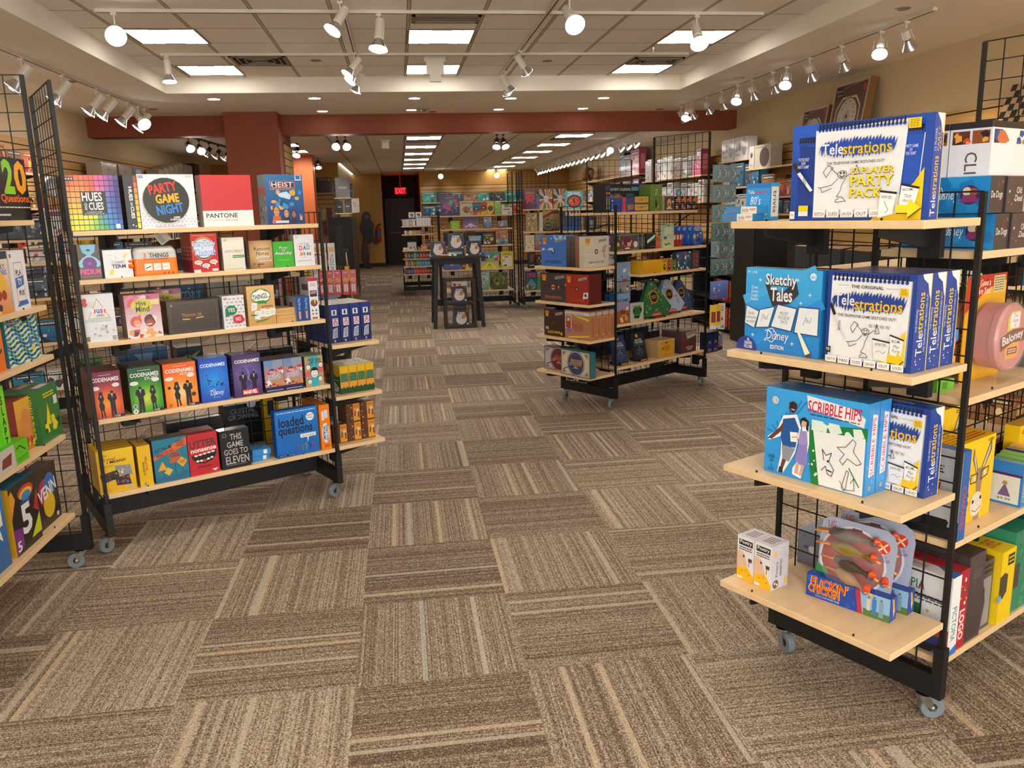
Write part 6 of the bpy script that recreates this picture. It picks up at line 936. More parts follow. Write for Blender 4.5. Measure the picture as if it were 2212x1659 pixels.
for i in range(3):
    for j in range(2):
        if i == 0 and j == 1: continue
        fr = [('r', 0, 0, 1, 1, '#5a3824'), ('n', 80+i, .0, .0, .5, 1, ['#8a5a34', '#c89a6a', '#3a2418'], 9), ('r', .48 if i == 2 else .5, .04, .98, .96, '#e0982c'), ('x', .52, .74, .94, .9, 2, '#b04a20'), ('c', .80, .6, .1, '#c8c4d8'), ('p', [(.56, .3), (.66, .28), (.68, .6), (.6, .58)], '#4a4e60'), ('r', .84, .2, .93, .5, '#5a3a40')]
        free(RB, 1.238+.092*i, .06, .305, .089, .115, .12, f'brown and orange toy box, {ORD[i]} from the left, {"lower" if j == 0 else "upper"} row of the lowest end shelf', '#5a3824', fr, top=[('r', 0, 0, 1, 1, '#6a4a34'), ('x', .1, .3, .9, .7, 2, '#e8e0d8')], mat='gloss') if j == 0 else free(RB, 1.238+.092*i, .062, .42, .089, .112, .12, f'brown and orange toy box, {ORD[i]} from the left, upper row of the lowest end shelf', '#5a3824', fr, top=[('r', 0, 0, 1, 1, '#6a4a34'), ('x', .1, .3, .9, .7, 2, '#e8e0d8')], mat='gloss')
free(RB, 1.24, .40, .305, .16, .17, .1, 'dark blue box behind the toy boxes on the lowest end shelf', '#22305c', cover(14, 2))
free(RB, 1.26, .36, .60, .13, .15, .1, 'orange box with a purple badge behind the quiz boxes on the middle end shelf', '#d88a24', [('r', 0, 0, 1, 1, '#d88a24'), ('r', .6, .6, .95, .9, '#4a3a7a'), ('x', .1, .2, .6, .5, 3, '#5a3a14')])
# back side of the left rack, seen through its grid
def behind(u, z, w, h, c, label, face, d=.10, ins=.12, name='game_box', **k):
    n = {.30: 1, .68: 2, 1.055: 3, 1.30: 4}[z]; loc, _ = RB.at('F', z, u, .33+ins); o = boxmesh(w, h, d, c, face, **k).obj(name, 'gloss', None, loc, rad(RB.a)); tag(o, label, 'game box')
behind(.02, .68, .12, .24, '#6a8a3a', 'green and yellow robot puzzle box seen through the grid between third and fourth shelf', [('g', 0, 0, 1, 1, ('#c8b83a', '#5a9a4a')), ('t', 'ROBOT', .1, .75, .9, .9, '#2a5a1c', {'b': .05}), ('l', [(.1, .3), (.9, .6)], .06, '#e0d8a0')])
behind(.22, .68, .25, .26, '#1c3a6a', 'dark blue computer box with pink letters seen through the grid between third and fourth shelf', [('g', 0, 0, 1, 1, ('#1a2c5c', '#3a6a9c')), ('p', [(.3, .9), (.6, .5), (.7, .9)], '#7aa0c8'), ('t', 'HACKER', .1, .42, .9, .54, '#c85aa0')])
behind(.52, .68, .14, .24, '#22342c', 'dark box with a green cartoon alien seen through the grid', [('g', 0, 0, 1, 1, ('#1c2440', '#2a3c5c')), ('c', .4, .7, .2, '#8ac040'), ('p', [(.1, .66), (.9, .9), (.5, .6)], '#a0b83a')])
for i in range(4): behind(.70+.125*i, .68, .115, .17, '#1c1e24', f'black puzzle case behind the grid above the fourth shelf, {ORD[i]} from the left', [('x', .1, .5, .9, .7, 1, '#6a707c')], top=[('r', 0, 0, 1, 1, '#2a2c34'), ('r', .1, .2, .9, .5, '#a8acb8')])
behind(.06, .30, .26, .13, '#1a1a20', 'black carrying case with a round silver badge behind the bottom shelf', [('c', .5, .55, .2, '#a8b0c0')])
behind(.42, .30, .30, .20, '#3a3c44', 'flat silver-topped black box behind the bottom shelf', [('x', .1, .2, .9, .4, 1, '#8a90a0')], top=[('g', 0, 0, 1, 1, ('#8a8c94', '#3a3c44'))])
behind(.74, .30, .22, .26, '#14161c', 'black crystal growing kit behind the grid over the bottom shelf', [('t', 'CRYSTAL\nGROWING', .1, .6, .9, .85, '#8a9098'), ('r', 0, .95, 1, 1, '#c8ccd0')])
behind(.97, .30, .10, .30, '#c8a414', 'yellow and black puzzle box seen through the grid at the right of the bottom shelf', [('r', .3, .5, .7, .8, '#22304a'), ('t', '+', .4, .2, .6, .4, '#22304a')])
behind(.86, .30, .09, .30, '#22304a', 'navy puzzle box with a white cloud seen through the grid over the small blue cards', [('c', .5, .8, .3, '#b8c0cc')])
behind(.85, 1.055, .14, .24, '#a89a3a', 'white and yellow box seen through the grid above the flat wood-look boxes', [('r', 0, .5, 1, 1, '#c8c4b8'), ('r', 0, 0, 1, .5, '#c0981c'), ('n', 5, .2, .2, .8, .9, ['#2a2a2a'], 4)])
behind(.50, 1.055, .20, .26, '#22507c', 'dark blue word box seen through the grid above the third shelf', [('t', 'WitzSass', .1, .5, .9, .75, '#8ab0d0', {'s': .2}), ('r', .2, .1, .8, .4, '#2a2c40')])
behind(.72, 1.055, .12, .28, '#a8a498', 'light grey planet box seen through the grid above the third shelf', [('t', 'SOLAR', .1, .8, .9, .92, '#2a2a30'), ('c', .3, .4, .1, '#5a5a5a')])
behind(1.02, 1.055, .13, .24, '#c4c4c8', 'grey and red box seen through the grid behind the slim blue spines', [('r', .1, .6, .9, .85, '#8a4a54'), ('r', .1, .2, .9, .4, '#5a2a34')])
row(RB, 'B', 4, .05, 1.1, .02, 7, 'on the far side of the left rack, seen through the grid under the top shelf', 301, .12, .16, pals=[8, 5, 5, 0, 2], d=.10)
# ================================================================ far left rack
q2 = [('r', 0, 0, 1, 1, '#1c1a1c'), ('t', '20', .30, .40, .98, .98, '#6ac028', {'b': .08}), ('g', .0, .98, .001, .99, ('k', 'k'))]
q2 = [('r', 0, 0, 1, 1, '#1c1a1c'), ('t', '2', .32, .42, .62, .97, '#8ad02c', {'b': .08}), ('t', '0', .64, .42, .98, .97, '#f0a020', {'b': .08}), ('t', 'Questions', .20, .27, .98, .42, '#e86a1c', {'b': .05}), ('x', .1, .19, .98, .23, 1, '#d8d8d8'), ('x', .1, .06, .4, .12, 1, '#d8d8d8')]
put(RC, 'F', 5, .92, .03, .325, .255, .1, 'black question game box with a large green and orange number', '#1c1a1c', q2)
put(RC, 'F', 4, .76, .02, .168, .245, .06, 'blue and orange box with a figure in sunglasses, left of the white tall box', '#22406a', [('g', 0, 0, 1, 1, ('#d88a3a', '#e8e0d0')), ('t', 'MONKY\nBONKERS', .1, .62, .9, .80, '#2a6ab8', {'b': .05}), ('c', .5, .46, .3, '#e8b83a'), ('c', .38, .30, .12, '#a83a20'), ('c', .62, .30, .12, '#a83a20'), ('n', 90, 0, 0, 1, .25, ['#5a80a8', '#e8c070', '#3a2a20'], 8), ('r', 0, .88, 1, 1, '#22303c')])
put(RC, 'F', 4, .94, .02, .145, .243, .06, 'tall white box with stacked black letters and a blue square', '#dfe2e6', [('r', 0, 0, 1, 1, '#dfe2e6'), ('l', [(.25, .15), (.75, .15), (.75, .8), (.25, .8)], .02, '#c84a3a', 1), ('t', 'PLA', .33, .58, .68, .68, '#22242a', {'b': .05}), ('p', [(.24, .36), (.76, .42), (.78, .58), (.24, .54)], '#2a6ab8'), ('t', 'TY', .38, .42, .64, .53, 'w', {'b': .05}), ('t', 'PUS', .38, .24, .70, .33, '#22242a', {'b': .05}), ('p', [(.15, .06), (.9, .08), (.8, .16), (.3, .14)], '#2a6ab8'), ('c', .12, .92, .06, '#c83a34')])
put(RC, 'F', 3, .62, .03, .19, .205, .06, 'orange box with a white outlined hand, at the left picture edge', '#e0701c', [('r', 0, 0, 1, 1, '#e4741c'), ('l', [(.5, .4), (.8, .5), (.9, .4), (.7, .3)], .04, '#2a2a2a'), ('c', .8, .46, .06, 'w')])
sw = [('r', 0, 0, 1, 1, '#d8e0b0')]
for j in range(11): sw.append(('l', [(.0+.1*i, .04+.09*j+.045*math.sin(i*1.4+j*.7)) for i in range(11)], .04, ('#2a86b8', '#1c6a9c', '#3a9a9c')[j % 3]))
sw += [('r', .06, .80, .42, .86, '#1c2a3c'), ('t', 'SWINDLE', .08, .81, .4, .85, 'w'), ('c', .72, .4, .06, '#2a70c8'), ('c', .78, .25, .05, '#e8c830')]
put(RC, 'F', 3, .842, .03, .29, .21, .07, 'pale green box covered with wavy blue stripes', '#2a6a74', sw)
put(RC, 'F', 2, .42, .02, .20, .20, .08, 'teal box at the left picture edge below the orange box', '#2a8a9a', cover(71, 7))
r_, an = RC.at('F', 2, .56, .0); sl = empty('counter_display', r_, rad(an)); tag(sl, 'lime green counter display with black vertical letters and small packs', 'counter display')
b = boxmesh(.26, .09, .08, '#5ac020', [('r', 0, 0, .55, 1, '#c8c4c0'), ('p', [(.1, .2), (.4, .2), (.45, .7), (.15, .6)], '#7a3a20'), ('r', .55, 0, 1, 1, '#62c81c'), ('l', [(.62, .7), (.72, .8), (.9, .5)], .02, '#1c1c1c'), ('x', .6, .1, .95, .3, 2, '#3a8a10')], lay=.0001); b.obj('tray', 'print', sl)
b = boxmesh(.13, .32, .05, '#62c81c', [('r', 0, 0, 1, 1, '#6ad820'), ('r', .0, .12, .35, .95, '#1c1c1c'), ('n', 91, .0, .15, .3, .9, ['#6ad820'], 5)], right=[('r', 0, 0, 1, 1, '#62c81c')]); o = b.obj('header_card', 'print', sl, (.03, .03, .0)); paint_ = MB(); paintface(paint_, (.13, .029, .0), (1, 0, 0), (0, 0, 1), (0, -1, 0), .06, .32, [('r', 0, 0, 1, 1, '#7ae028'), ('t', 'S\nL\nA\nP\nZ\nI', .25, .12, .75, .88, '#1c1c1c', {'b': .05})]); paint_.box(.13, .0292, 0, .19, .034, .32, '#62c81c'); paint_.obj('title_strip', 'print', sl)
put(RC, 'F', 2, .86, .05, .17, .225, .06, 'dark red and golden box between the lime display and the green box', '#8a2418', [('g', 0, 0, 1, 1, ('#c87a20', '#e8b03a')), ('c', .5, .5, .28, '#d88a4a', .3), ('n', 92, .1, .05, .9, .3, ['#a83a20', '#f0d060'], 8)], left=[('r', 0, 0, 1, 1, '#8a2418')], top=[('r', 0, 0, 1, 1, '#8a2418')], copies=1)
put(RC, 'F', 2, 1.0, .02, .215, .24, .07, 'green box with yellow letters and yellow plants, right end of the shelf', '#2a6a34', [('r', 0, 0, 1, 1, '#2f7a3c'), ('p', [(.3, .3), (.45, .7), (.55, .3)], '#e8d828'), ('n', 93, .2, .15, .95, .45, ['#e8d828', '#8ac03a', '#1c4a24'], 12), ('x', .3, .80, .8, .9, 2, '#e8d828'), ('r', .75, .62, .92, .78, '#d8dce0')], left=[('r', 0, 0, 1, 1, '#2a6a34'), ('v', 'HOW I SURVIVED', .3, .1, .7, .9, '#d8d020')], top=[('r', 0, 0, 1, 1, '#3a6a44'), ('r', .3, .2, .8, .7, '#c8ccd0')], copies=1)
put(RC, 'F', 1, .35, .03, .26, .31, .07, 'blue word game box with a white speech bubble at the left picture edge', '#2a6aa8', [('g', 0, 0, 1, 1, ('#2a62a0', '#3a80c0')), ('p', [(.2, .5), (.9, .55), (.9, .85), (.3, .8)], '#e8e8e0'), ('n', 94, .3, .58, .85, .78, ['#c8a040', '#5a4a2a'], 7), ('p', [(.6, .5), (.8, .5), (.85, .35)], '#e8e8e0')], top=[('r', 0, 0, 1, 1, '#c8c83a')])
fv = [('r', 0, 0, 1, 1, '#1c1a20'), ('p', [(.0, .55), (.2, .8), (.1, .95), (0, .9)], '#e0a020'), ('c', .6, .82, .3, '#c8402c', .1), ('c', .6, .79, .24, '#e8c030', .08), ('c', .6, .76, .18, '#3a80c8', .07), ('p', [(.8, .5), (1, .75), (1, .4)], '#b8202c'), ('p', [(.6, .1), (1, .4), (1, .1)], '#c8d028'), ('p', [(.0, .0), (.3, .1), (.3, .35), (0, .4)], '#7a2a8a'), ('t', '5', .32, .22, .70, .66, 'w', {'b': .06}), ('t', '5', .05, .05, .2, .2, 'w', {'b': .04}), ('t', 'WORD GAME', .35, .66, .7, .72, '#3a80c8')]
put(RC, 'F', 1, .66, .03, .235, .285, .07, 'black box with a giant white numeral and coloured patches, bottom shelf of the far left rack', '#1c3a5c', fv, left=[('r', 0, 0, 1, 1, '#c89a1c')], top=[('r', 0, 0, 1, 1, '#2a7a9c')], copies=1)
put(RC, 'F', 1, .92, .05, .23, .262, .07, 'dark box with overlapping pink, blue and yellow circles, bottom shelf of the far left rack', '#2a2028', [('r', 0, 0, 1, 1, '#2c2228'), ('c', .42, .58, .27, '#a82a6a'), ('c', .66, .66, .24, '#2a70b8'), ('c', .54, .34, .25, '#e0b81c'), ('t', 'VENN', .12, .48, .92, .70, 'w', {'b': .05, 'rot': 8}), ('r', .8, .05, .9, .12, '#c8c8cc')], left=[('r', 0, 0, 1, 1, '#4a2a3a')], top=[('r', 0, 0, 1, 1, '#5a4458')])
row(RC, 'B', 2, .1, 1.15, .02, 7, 'behind the grid of the far left rack', 401, .12, .2, pals=[5, 6, 9, 0], d=.1)
row(RC, 'B', 1, .1, 1.15, .02, 6, 'low behind the grid of the far left rack', 402, .12, .2, pals=[5, 2, 1], d=.1)
# ================================================================ middle right rack: end shelves
def envelope(w, h, d, c, title, tc, seal, flap, stamp=True, extra=()):
    f = [('r', 0, 0, 1, 1, c), ('l', [(0, .50), (1, .49)], .006, mixc(c, 'k', .35)), ('l', [(.48, .50), (.49, .0)], .004, mixc(c, 'k', .2)), ('r', .06, .80, .24, .94, '#a8601c'), ('x', .07, .80, .23, .93, 3, '#f0b040'), ('p', [(.08, .72), (.22, .72), (.20, .80), (.10, .80)], '#e8a030'), ('p', [(.56, .78), (.90, .84), (.91, .93), (.57, .88)], '#a8a49c'), ('x', .6, .82, .88, .89, 2, '#4a4640'), ('c', .49, .50, .07, seal), ('c', .49, .50, .035, flap), ('t', title, .18, .10, .80, .20, tc, {'b': .02})]
    return f+list(extra)
DE = 'on the {} end shelf of the middle right rack'
put(RD, 'N', 4, .047, .03, .292, .244, .14, 'light blue envelope-style mystery box, left on the highest end shelf of the middle rack', '#3a6cc0', envelope(0, 0, 0, '#4074c8', 'DEATH IN ANTARCTICA', '#1c3a70', '#1c2a4a', '#c8ccd0', extra=[('n', 95, 0, .52, .5, .6, ['#b8d0f0'], 8), ('n', 96, .3, .85, 1, 1, ['#a8c8f0'], 9)]))
for i, (c_, w_, lb) in enumerate((('#2c2826', .046, 'black, nearer the blue one'), ('#26221f', .048, 'black, second'), ('#8a4a2c', .05, 'brown'))):
    put(RD, 'N', 4, .342+.0495*i, .03, w_, .236, .24, f'envelope-style mystery box standing edge-on, {lb}, highest end shelf of the middle rack', c_, [('g', 0, 0, 1, 1, (c_, mixc(c_, 'w', .1)))], right=[('r', 0, 0, 1, 1, c_)])
put(RD, 'N', 4, .489, .025, .05, .236, .285, 'cream envelope-style mystery box with chopsticks on its face, highest end shelf of the middle rack', '#c8c2ae', [('g', 0, 0, 1, 1, ('#c0bda0', '#d0ccb4'))], right=envelope(0, 0, 0, '#c9c3b4', "Death by Chef's Knife", '#4a2a20', '#6a4a28', '#c8b890', extra=[('l', [(.72, .48), (.80, .68)], .02, '#7a2a24'), ('l', [(.80, .48), (.88, .70)], .02, '#7a2a24'), ('l', [(.76, .52), (.80, .40), (.82, .28)], .02, '#8a3024')]), top=[('r', 0, 0, 1, 1, '#e0dcd0')])
put(RD, 'N', 3, .032, .03, .31, .232, .14, 'dark grey envelope-style mystery box with an orange seal, second end shelf of the middle rack', '#3a3438', envelope(0, 0, 0, '#403a40', 'FIRE IN ADRIATICA', '#e0743a', '#e09068', '#a8503a', extra=[('l', [(.1, .54), (.4, .5), (.7, .52), (.95, .58)], .02, '#1c1818'), ('c', .70, .52, .03, '#e09050'), ('c', .95, .60, .03, '#e09050')]))
put(RD, 'N', 3, .350, .01, .255, .232, .14, 'red envelope-style mystery box with a white tag, second end shelf of the middle rack', '#8c2a1c', envelope(0, 0, 0, '#9c2f20', 'Cold Case', '#d8502c', '#3a1410', '#c8b0a0', extra=[('p', [(.74, .18), (.96, .22), (.98, .42), (.78, .40)], '#e0dedc'), ('c', .86, .31, .05, '#2a2a2a')]), right=[('r', 0, 0, 1, 1, '#5a2018')])
put(RD, 'N', 2, .070, .03, .24, .220, .14, 'dark brown envelope-style mystery box with yellow lettering, third end shelf of the middle rack', '#3a2620', envelope(0, 0, 0, '#3c2822', 'BLACK HAWK', '#e8d020', '#4a2420', '#8a4a3a', extra=[('p', [(.8, .10), (.86, .20), (.9, .10), (.95, .22), (.88, .05)], '#e8d020'), ('r', .08, .24, .22, .34, '#b8b4b0')]), top=[('r', 0, 0, 1, 1, '#3a3434')])
un = [('r', 0, 0, 1, 1, '#b07a58'), ('r', 0, .86, 1, .96, '#c8d0d4'), ('x', .05, .88, .8, .92, 1, '#4a8aa8'), ('p', [(.36, .86), (.98, .74), (.98, .68), (.52, .78)], '#e0d028'), ('p', [(.15, .03), (.98, .12), (.98, .18), (.15, .08)], '#e0d028'), ('r', .02, .36, .27, .82, '#e0dcd8'), ('r', .04, .38, .25, .80, '#8a5a48'), ('c', .15, .68, .055, '#e0b8a0'), ('p', [(.08, .4), (.22, .4), (.21, .6), (.09, .6)], '#a83a28'), ('r', .08, .22, .26, .38, '#8a6ab0'), ('l', [(.32, .34), (.74, .34), (.76, .56), (.52, .58), (.46, .64), (.32, .62)], .012, '#8a2a1c', 1), ('t', 'UNSOLVED\nCASE FILES', .35, .38, .72, .54, '#a82c20', {'b': .04}), ('x', .42, .27, .68, .30, 1, '#8a2a1c')]
us = [('r', 0, 0, 1, 1, '#b47c54'), ('r', .1, .86, .9, .96, '#b0b4b8'), ('v', 'UNSOLVED CASE FILES', .3, .12, .7, .75, '#a82c20'), ('r', .0, .14, .2, .2, '#d8c828')]
for i in range(4):
    loc, an = RD.at('N', 2, .325, .02+.074*i); o = boxmesh(.275, .228, .07, '#b07a58', un, us, top=[('r', 0, 0, 1, 1, '#a87858'), ('r', 0, 0, 1, .2, '#c8d0d4')]).obj('game_box', 'print', None, loc, rad(an)); tag(o, f'kraft brown case file box, {ORD[i]} from the front in its row of four', 'game box', 'kraft brown case file boxes')
def esc(bg, ring, dk, gold, title):
    o = [('r', 0, 0, 1, 1, dk), ('r', .02, .03, .98, .97, bg), ('l', [(.04, .07), (.96, .07), (.96, .93), (.04, .93)], .006, dk, 1), ('c', .52, .5, .30, dk), ('c', .52, .5, .285, bg), ('c', .52, .5, .27, ring), ('p', [(.34, .5), (.42, .74), (.62, .76), (.72, .6), (.7, .3), (.5, .24), (.36, .3)], mixc(ring, 'k', .3)), ('t', title, .34, .42, .74, .66, gold, {'b': .04}), ('l', [(.10, .22), (.28, .34)], .02, '#1c1c20'), ('p', [(.42, .3), (.52, .44), (.62, .3)], mixc(bg, ring, .5)), ('c', .34, .46, .05, mixc(ring, 'w', .2))]
    for x, y in ((.1, .88), (.9, .88), (.1, .12), (.9, .12)): sx = 1 if x < .5 else -1; sy = -1 if y > .5 else 1; o.append(('p', [(x-.04*sx, y-.04*sy), (x+.10*sx, y-.02*sy), (x-.02*sx, y+.14*sy)], mixc(ring, bg, .3)))
    return o
put(RD, 'N', 1, .020, .07, .34, .192, .10, 'silver and maroon mystery box with a magnifying glass, partly hidden by the teal one', '#2a2426', esc('#b4b0b4', '#6a2430', '#4a1c24', '#d0703a', 'ESCAPE\nMYSTERY'), top=[('r', 0, 0, 1, 1, '#2c2a2e')])
put(RD, 'N', 1, .295, .00, .345, .208, .06, 'cream and teal mystery box with a magnifying glass on the lowest end shelf of the middle rack', '#2f6a78', esc('#cfc2a8', '#3a4270', '#2a5a68', '#e0b04a', 'ESCAPE\nGRAND\nHOTEL'), right=[('r', 0, 0, 1, 1, '#2f6a78')], top=[('r', 0, 0, 1, 1, '#3a7a88')], rz=-3)
# front shelves of the middle rack
TT = ('T', 1)
ex = [('r', 0, 0, 1, 1, '#1c2024'), ('r', .02, .72, .24, .92, '#b8ccd0'), ('t', 'EXIT', .04, .75, .22, .89, '#1c2a30', {'b': .06}), ('t', 'ADVENT CALENDAR', .28, .76, .78, .86, '#b8d4d8', {'b': .02}), ('r', .80, .76, .98, .9, '#5a8aa8'), ('n', 97, .05, .2, .95, .68, ['#3a5a6a', '#5a8a9c', '#c86a2c', '#1c2c34'], 16)]
put(RD, 'T', 1, .05, .23, .50, .225, .06, 'wide black calendar box with blue and orange details behind the small boxes', '#1c2024', ex)
for i in range(2): put(RD, 'T', 1, -.005+.028*i, .10, .026, .225, .12, f'black calendar box seen edge-on, {("left", "right")[i]} one at the left end of the top shelf of the middle rack', '#1a1c20', [('r', 0, 0, 1, 1, '#22242a'), ('v', 'CALENDAR', .2, .1, .8, .55, '#c8ccd0'), ('r', .1, .78, .9, .92, '#3a4a8a'), ('c', .5, .66, .4, '#d8603a')])
for i in range(3): put(RD, 'T', 1, .065, .11, .135, .036, .09, f'flat blue cookie card box, {("lowest", "middle", "top")[i]} of the stack of three', '#1f4aa0', [('r', 0, 0, 1, 1, '#1f4aa0'), ('c', .14, .5, .06, '#a8ccf0'), ('n', 98, .5, .2, .9, .8, ['#7a4a24'], 3)], dz=.0365*i, name='card_game_box')
put(RD, 'T', 1, .205, .11, .04, .115, .09, 'coral red card box standing edge-on beside the blue cookie stack', '#d84a5a', [('r', 0, 0, 1, 1, '#d84a5a'), ('v', 'cookie', .3, .2, .7, .8, '#a82a3a')], name='card_game_box')
put(RD, 'T', 1, .25, .11, .10, .110, .03, 'small blue box showing brown cookies, right of the coral red box', '#1f4aa0', [('r', 0, 0, 1, 1, '#2450a8'), ('c', .65, .72, .2, '#6a3a1c'), ('p', [(.1, .5), (.6, .55), (.7, .2), (.2, .1)], '#b07840'), ('c', .7, .35, .22, '#a86a34')], name='card_game_box')
for i in range(2): put(RD, 'T', 1, .355, .11, .17, .058, .09, f'flat golden box with black ornaments, {("lower", "upper")[i]} of the stack of two', '#4a4640', [('r', 0, 0, 1, .25, '#6a645c'), ('r', 0, .2, 1, 1, '#d8a84a'), ('l', [(.1, .6), (.25, .8), (.25, .4)], .02, '#4a3418'), ('l', [(.9, .6), (.75, .8), (.75, .4)], .02, '#4a3418'), ('x', .35, .4, .65, .8, 2, '#4a3418')], dz=.062*i, top=[('r', 0, 0, 1, 1, '#e0b860')])
put(RD, 'T', 1, .535, .10, .155, .218, .06, 'tall olive green box with white script and a dark keyhole shape', '#66803c', [('g', 0, 0, 1, 1, ('#5c7834', '#6e8a42')), ('t', 'The\nlittle\ngame', .38, .58, .64, .84, '#e0e4d0', {'s': .3, 'b': 0}), ('p', [(.42, .14), (.58, .14), (.58, .36), (.5, .44), (.42, .36)], '#26301c'), ('p', [(.6, .12), (.75, .12), (.75, .2), (.6, .2)], '#b89a50'), ('c', .24, .44, .03, '#c8a03a'), ('x', .4, .03, .62, .06, 1, '#d0d8b8')], left=[('r', 0, 0, 1, 1, '#54702e')], copies=1)
put(RD, 'T', 1, .72, .10, .135, .122, .06, 'grey box with an orange lantern bottle picture', '#4a4644', [('r', 0, 0, 1, 1, '#4a4644'), ('l', [(.05, .05), (.95, .05), (.95, .95), (.05, .95)], .02, '#8a8680', 1), ('p', [(.36, .2), (.64, .2), (.7, .6), (.58, .8), (.42, .8), (.3, .6)], '#d8a868'), ('c', .5, .42, .1, '#8a4a28'), ('p', [(.2, .12), (.8, .12), (.7, .2), (.3, .2)], '#e8e4dc'), ('c', .84, .6, .08, '#d8d8d8')], left=[('r', 0, 0, 1, 1, '#d8b890')])
for i in range(4):
    for j in range(2):
        cc_ = [('#2a2422', '#d8642a'), ('#26262c', '#2a4a6a'), ('#201c1e', '#c8d0e0'), ('#2c1a16', '#e87020')][i] if j == 0 else ('#26201e', '#e0702a')
        put(RD, 'T', 1, .868+.079*i, .10+.002*j, .077, .057, .06, f'small dark puzzle box, {ORD[i]} from left, {("lower", "upper")[j]} row right of the lantern box', cc_[0], [('r', 0, 0, 1, 1, cc_[0]), ('p', [(.35, .95), (.95, .95), (.95, .1), (.7, .1)], cc_[1]) if j else ('n', 100+i, .1, .1, .9, .95, [cc_[1], '#c84030', '#e8a060'], 6), ('x', .08, .2, .6, .7, 2, '#c8c4c0')], dz=.058*j, name='card_game_box')
# second shelf
put(RD, 'F', 4, .018, .02, .283, .134, .05, 'wide grey gingerbread puzzle box with a round plum picture', '#4a4644', [('r', 0, 0, 1, 1, '#4a4744'), ('l', [(.03, .06), (.97, .06), (.97, .94), (.03, .94)], .01, '#b8b4ac', 1), ('c', .5, .42, .24, '#7a6a6c'), ('c', .5, .42, .22, '#6a2a44'), ('n', 104, .3, .2, .7, .6, ['#e0a880', '#c88a60'], 9), ('c', .86, .35, .09, '#d8d4cc'), ('c', .12, .4, .06, '#c8a070'), ('n', 105, .05, .55, .2, .9, ['#e0a880'], 3), ('p', [(.4, .1), (.62, .1), (.6, .18), (.42, .18)], '#e8e4dc')])
for i in range(4): put(RD, 'F', 4, .305+.022*i, .03, .021, .128-.002*i, .12, f'thin dark game box spine, {ORD[i]} right of the gingerbread box', ['#5a2430', '#2a3a2a', '#6a6460', '#4a2a2a'][i], [('v', 'mystery', .2, .2, .8, .8, '#b8b0a8')])
put(RD, 'F', 4, .396, .02, .12, .130, .03, 'black green and white striped pouch game on the second shelf of the middle rack', '#1c2420', [('g', 0, 0, 1, 1, ('#141a18', '#1f3a44')), ('p', [(.1, .35), (.9, .75), (.95, .9), (.1, .55)], '#dfe4e4'), ('p', [(.2, .4), (.9, .6), (.9, .72)], '#2f9a6a'), ('x', .4, .1, .9, .2, 1, '#b83a5a')])
put(RD, 'F', 4, .535, .04, .06, .102, .04, 'small orange card box on the second shelf of the middle rack', '#c8603a', [('g', 0, 0, 1, 1, ('#c85a34', '#d87a4c')), ('x', .2, .6, .8, .9, 3, '#5a2010')], left=[('r', 0, 0, 1, 1, '#8a7a6c')])
put(RD, 'F', 4, .605, .02, .15, .190, .02, 'upright pale green hanging pouch with a little blue house', '#a8c0a0', [('g', 0, 0, 1, 1, ('#d8d08a', '#7ab8a8')), ('n', 106, .1, .1, .9, .5, ['#2a6ab0', '#e8e8dc', '#3a8a4a', '#c84a3a'], 9), ('x', .15, .6, .85, .9, 5, '#e8e4d0'), ('c', .5, .96, .05, 'k')])
for i in range(3): put(RD, 'F', 4, .785+.042*i, .05, .04, .108, .06, f'small red card box, {ORD[i]} of three beside the fish bowl tin', '#a8241c', [('r', 0, 0, 1, 1, '#b02a20'), ('r', .15, .55, .85, .9, '#d8d0c8'), ('c', .5, .3, .2, '#2a6a3a')], left=[('r', 0, 0, 1, 1, '#2a1c1c')], name='card_game_box', rz=3)
def bowl_tin(u, ins, lb):
    loc, an = RD.at('F', 4, u, ins); b = MB(); n = 24; pts = []
    pr = [(.35, 0), (.65, 0), (.9, .12), (1, .35), (.98, .6), (.85, .74), (.80, .98), (.20, .98), (.15, .74), (.02, .6), (0, .35), (.1, .12)]
    P_ = [(x*.165, z*.172) for x, z in pr]; b.raw([(x, 0, z) for x, z in P_]+[(x, .03, z) for x, z in P_], [tuple(range(12)), tuple(range(23, 11, -1))]+[(i, 12+i, 12+(i+1) % 12, (i+1) % 12) for i in range(12)], '#2458b8')
    paintface(b, (0, -.0002, 0), (1, 0, 0), (0, 0, 1), (0, -1, 0), .165, .172, [('c', .5, .84, .32, '#dfe4ee', .10), ('c', .5, .84, .28, '#2a62b8', .07), ('t', 'FISHY', .3, .80, .7, .88, 'w'), ('n', 107, .12, .1, .88, .65, ['#e8a030', '#3a8ae0', '#c84a3a', '#1c3a8a', '#e8d040'], 16)]); tag(b.obj('fish_bowl_tin', 'gloss', None, loc, rad(an)), lb, 'game tin', 'fish bowl shaped tins')
for i in range(4): bowl_tin(1.0-.03*i, .02+.035*i, f'blue tin shaped like a fish bowl, {ORD[i]} from the front')
# third, shorter shelf
for i in range(5): put(RD, 'F', 3, .385+.044*i, .04, .042, .106, .14, f'yellow card box spine, {ORD[i]} of five on the short shelf of the middle rack', '#e0a818', [('g', 0, 0, 1, 1, ('#d89a10', '#e8b420')), ('l', [(.3, .15), (.7, .15), (.7, .85), (.3, .85)], .05, '#a8741c', 1)], name='card_game_box', group='yellow card box spines')
for i, (c_, lb) in enumerate((('#e0b020', 'yellow'), ('#c8583a', 'brick red'), ('#7a8a3a', 'moss green'))): put(RD, 'F', 3, .607+.062*i, .02, .058, .100-.004*i, .14, f'{lb} card box with a black figure drawing on the short shelf of the middle rack', c_, [('r', 0, 0, 1, 1, c_), ('x', .15, .8, .85, .95, 1, '#2a2418'), ('p', [(.3, .2), (.7, .1), (.75, .5), (.5, .7), (.25, .5)], '#2a2418'), ('c', .55, .45, .12, '#e8e0d0')], name='card_game_box')
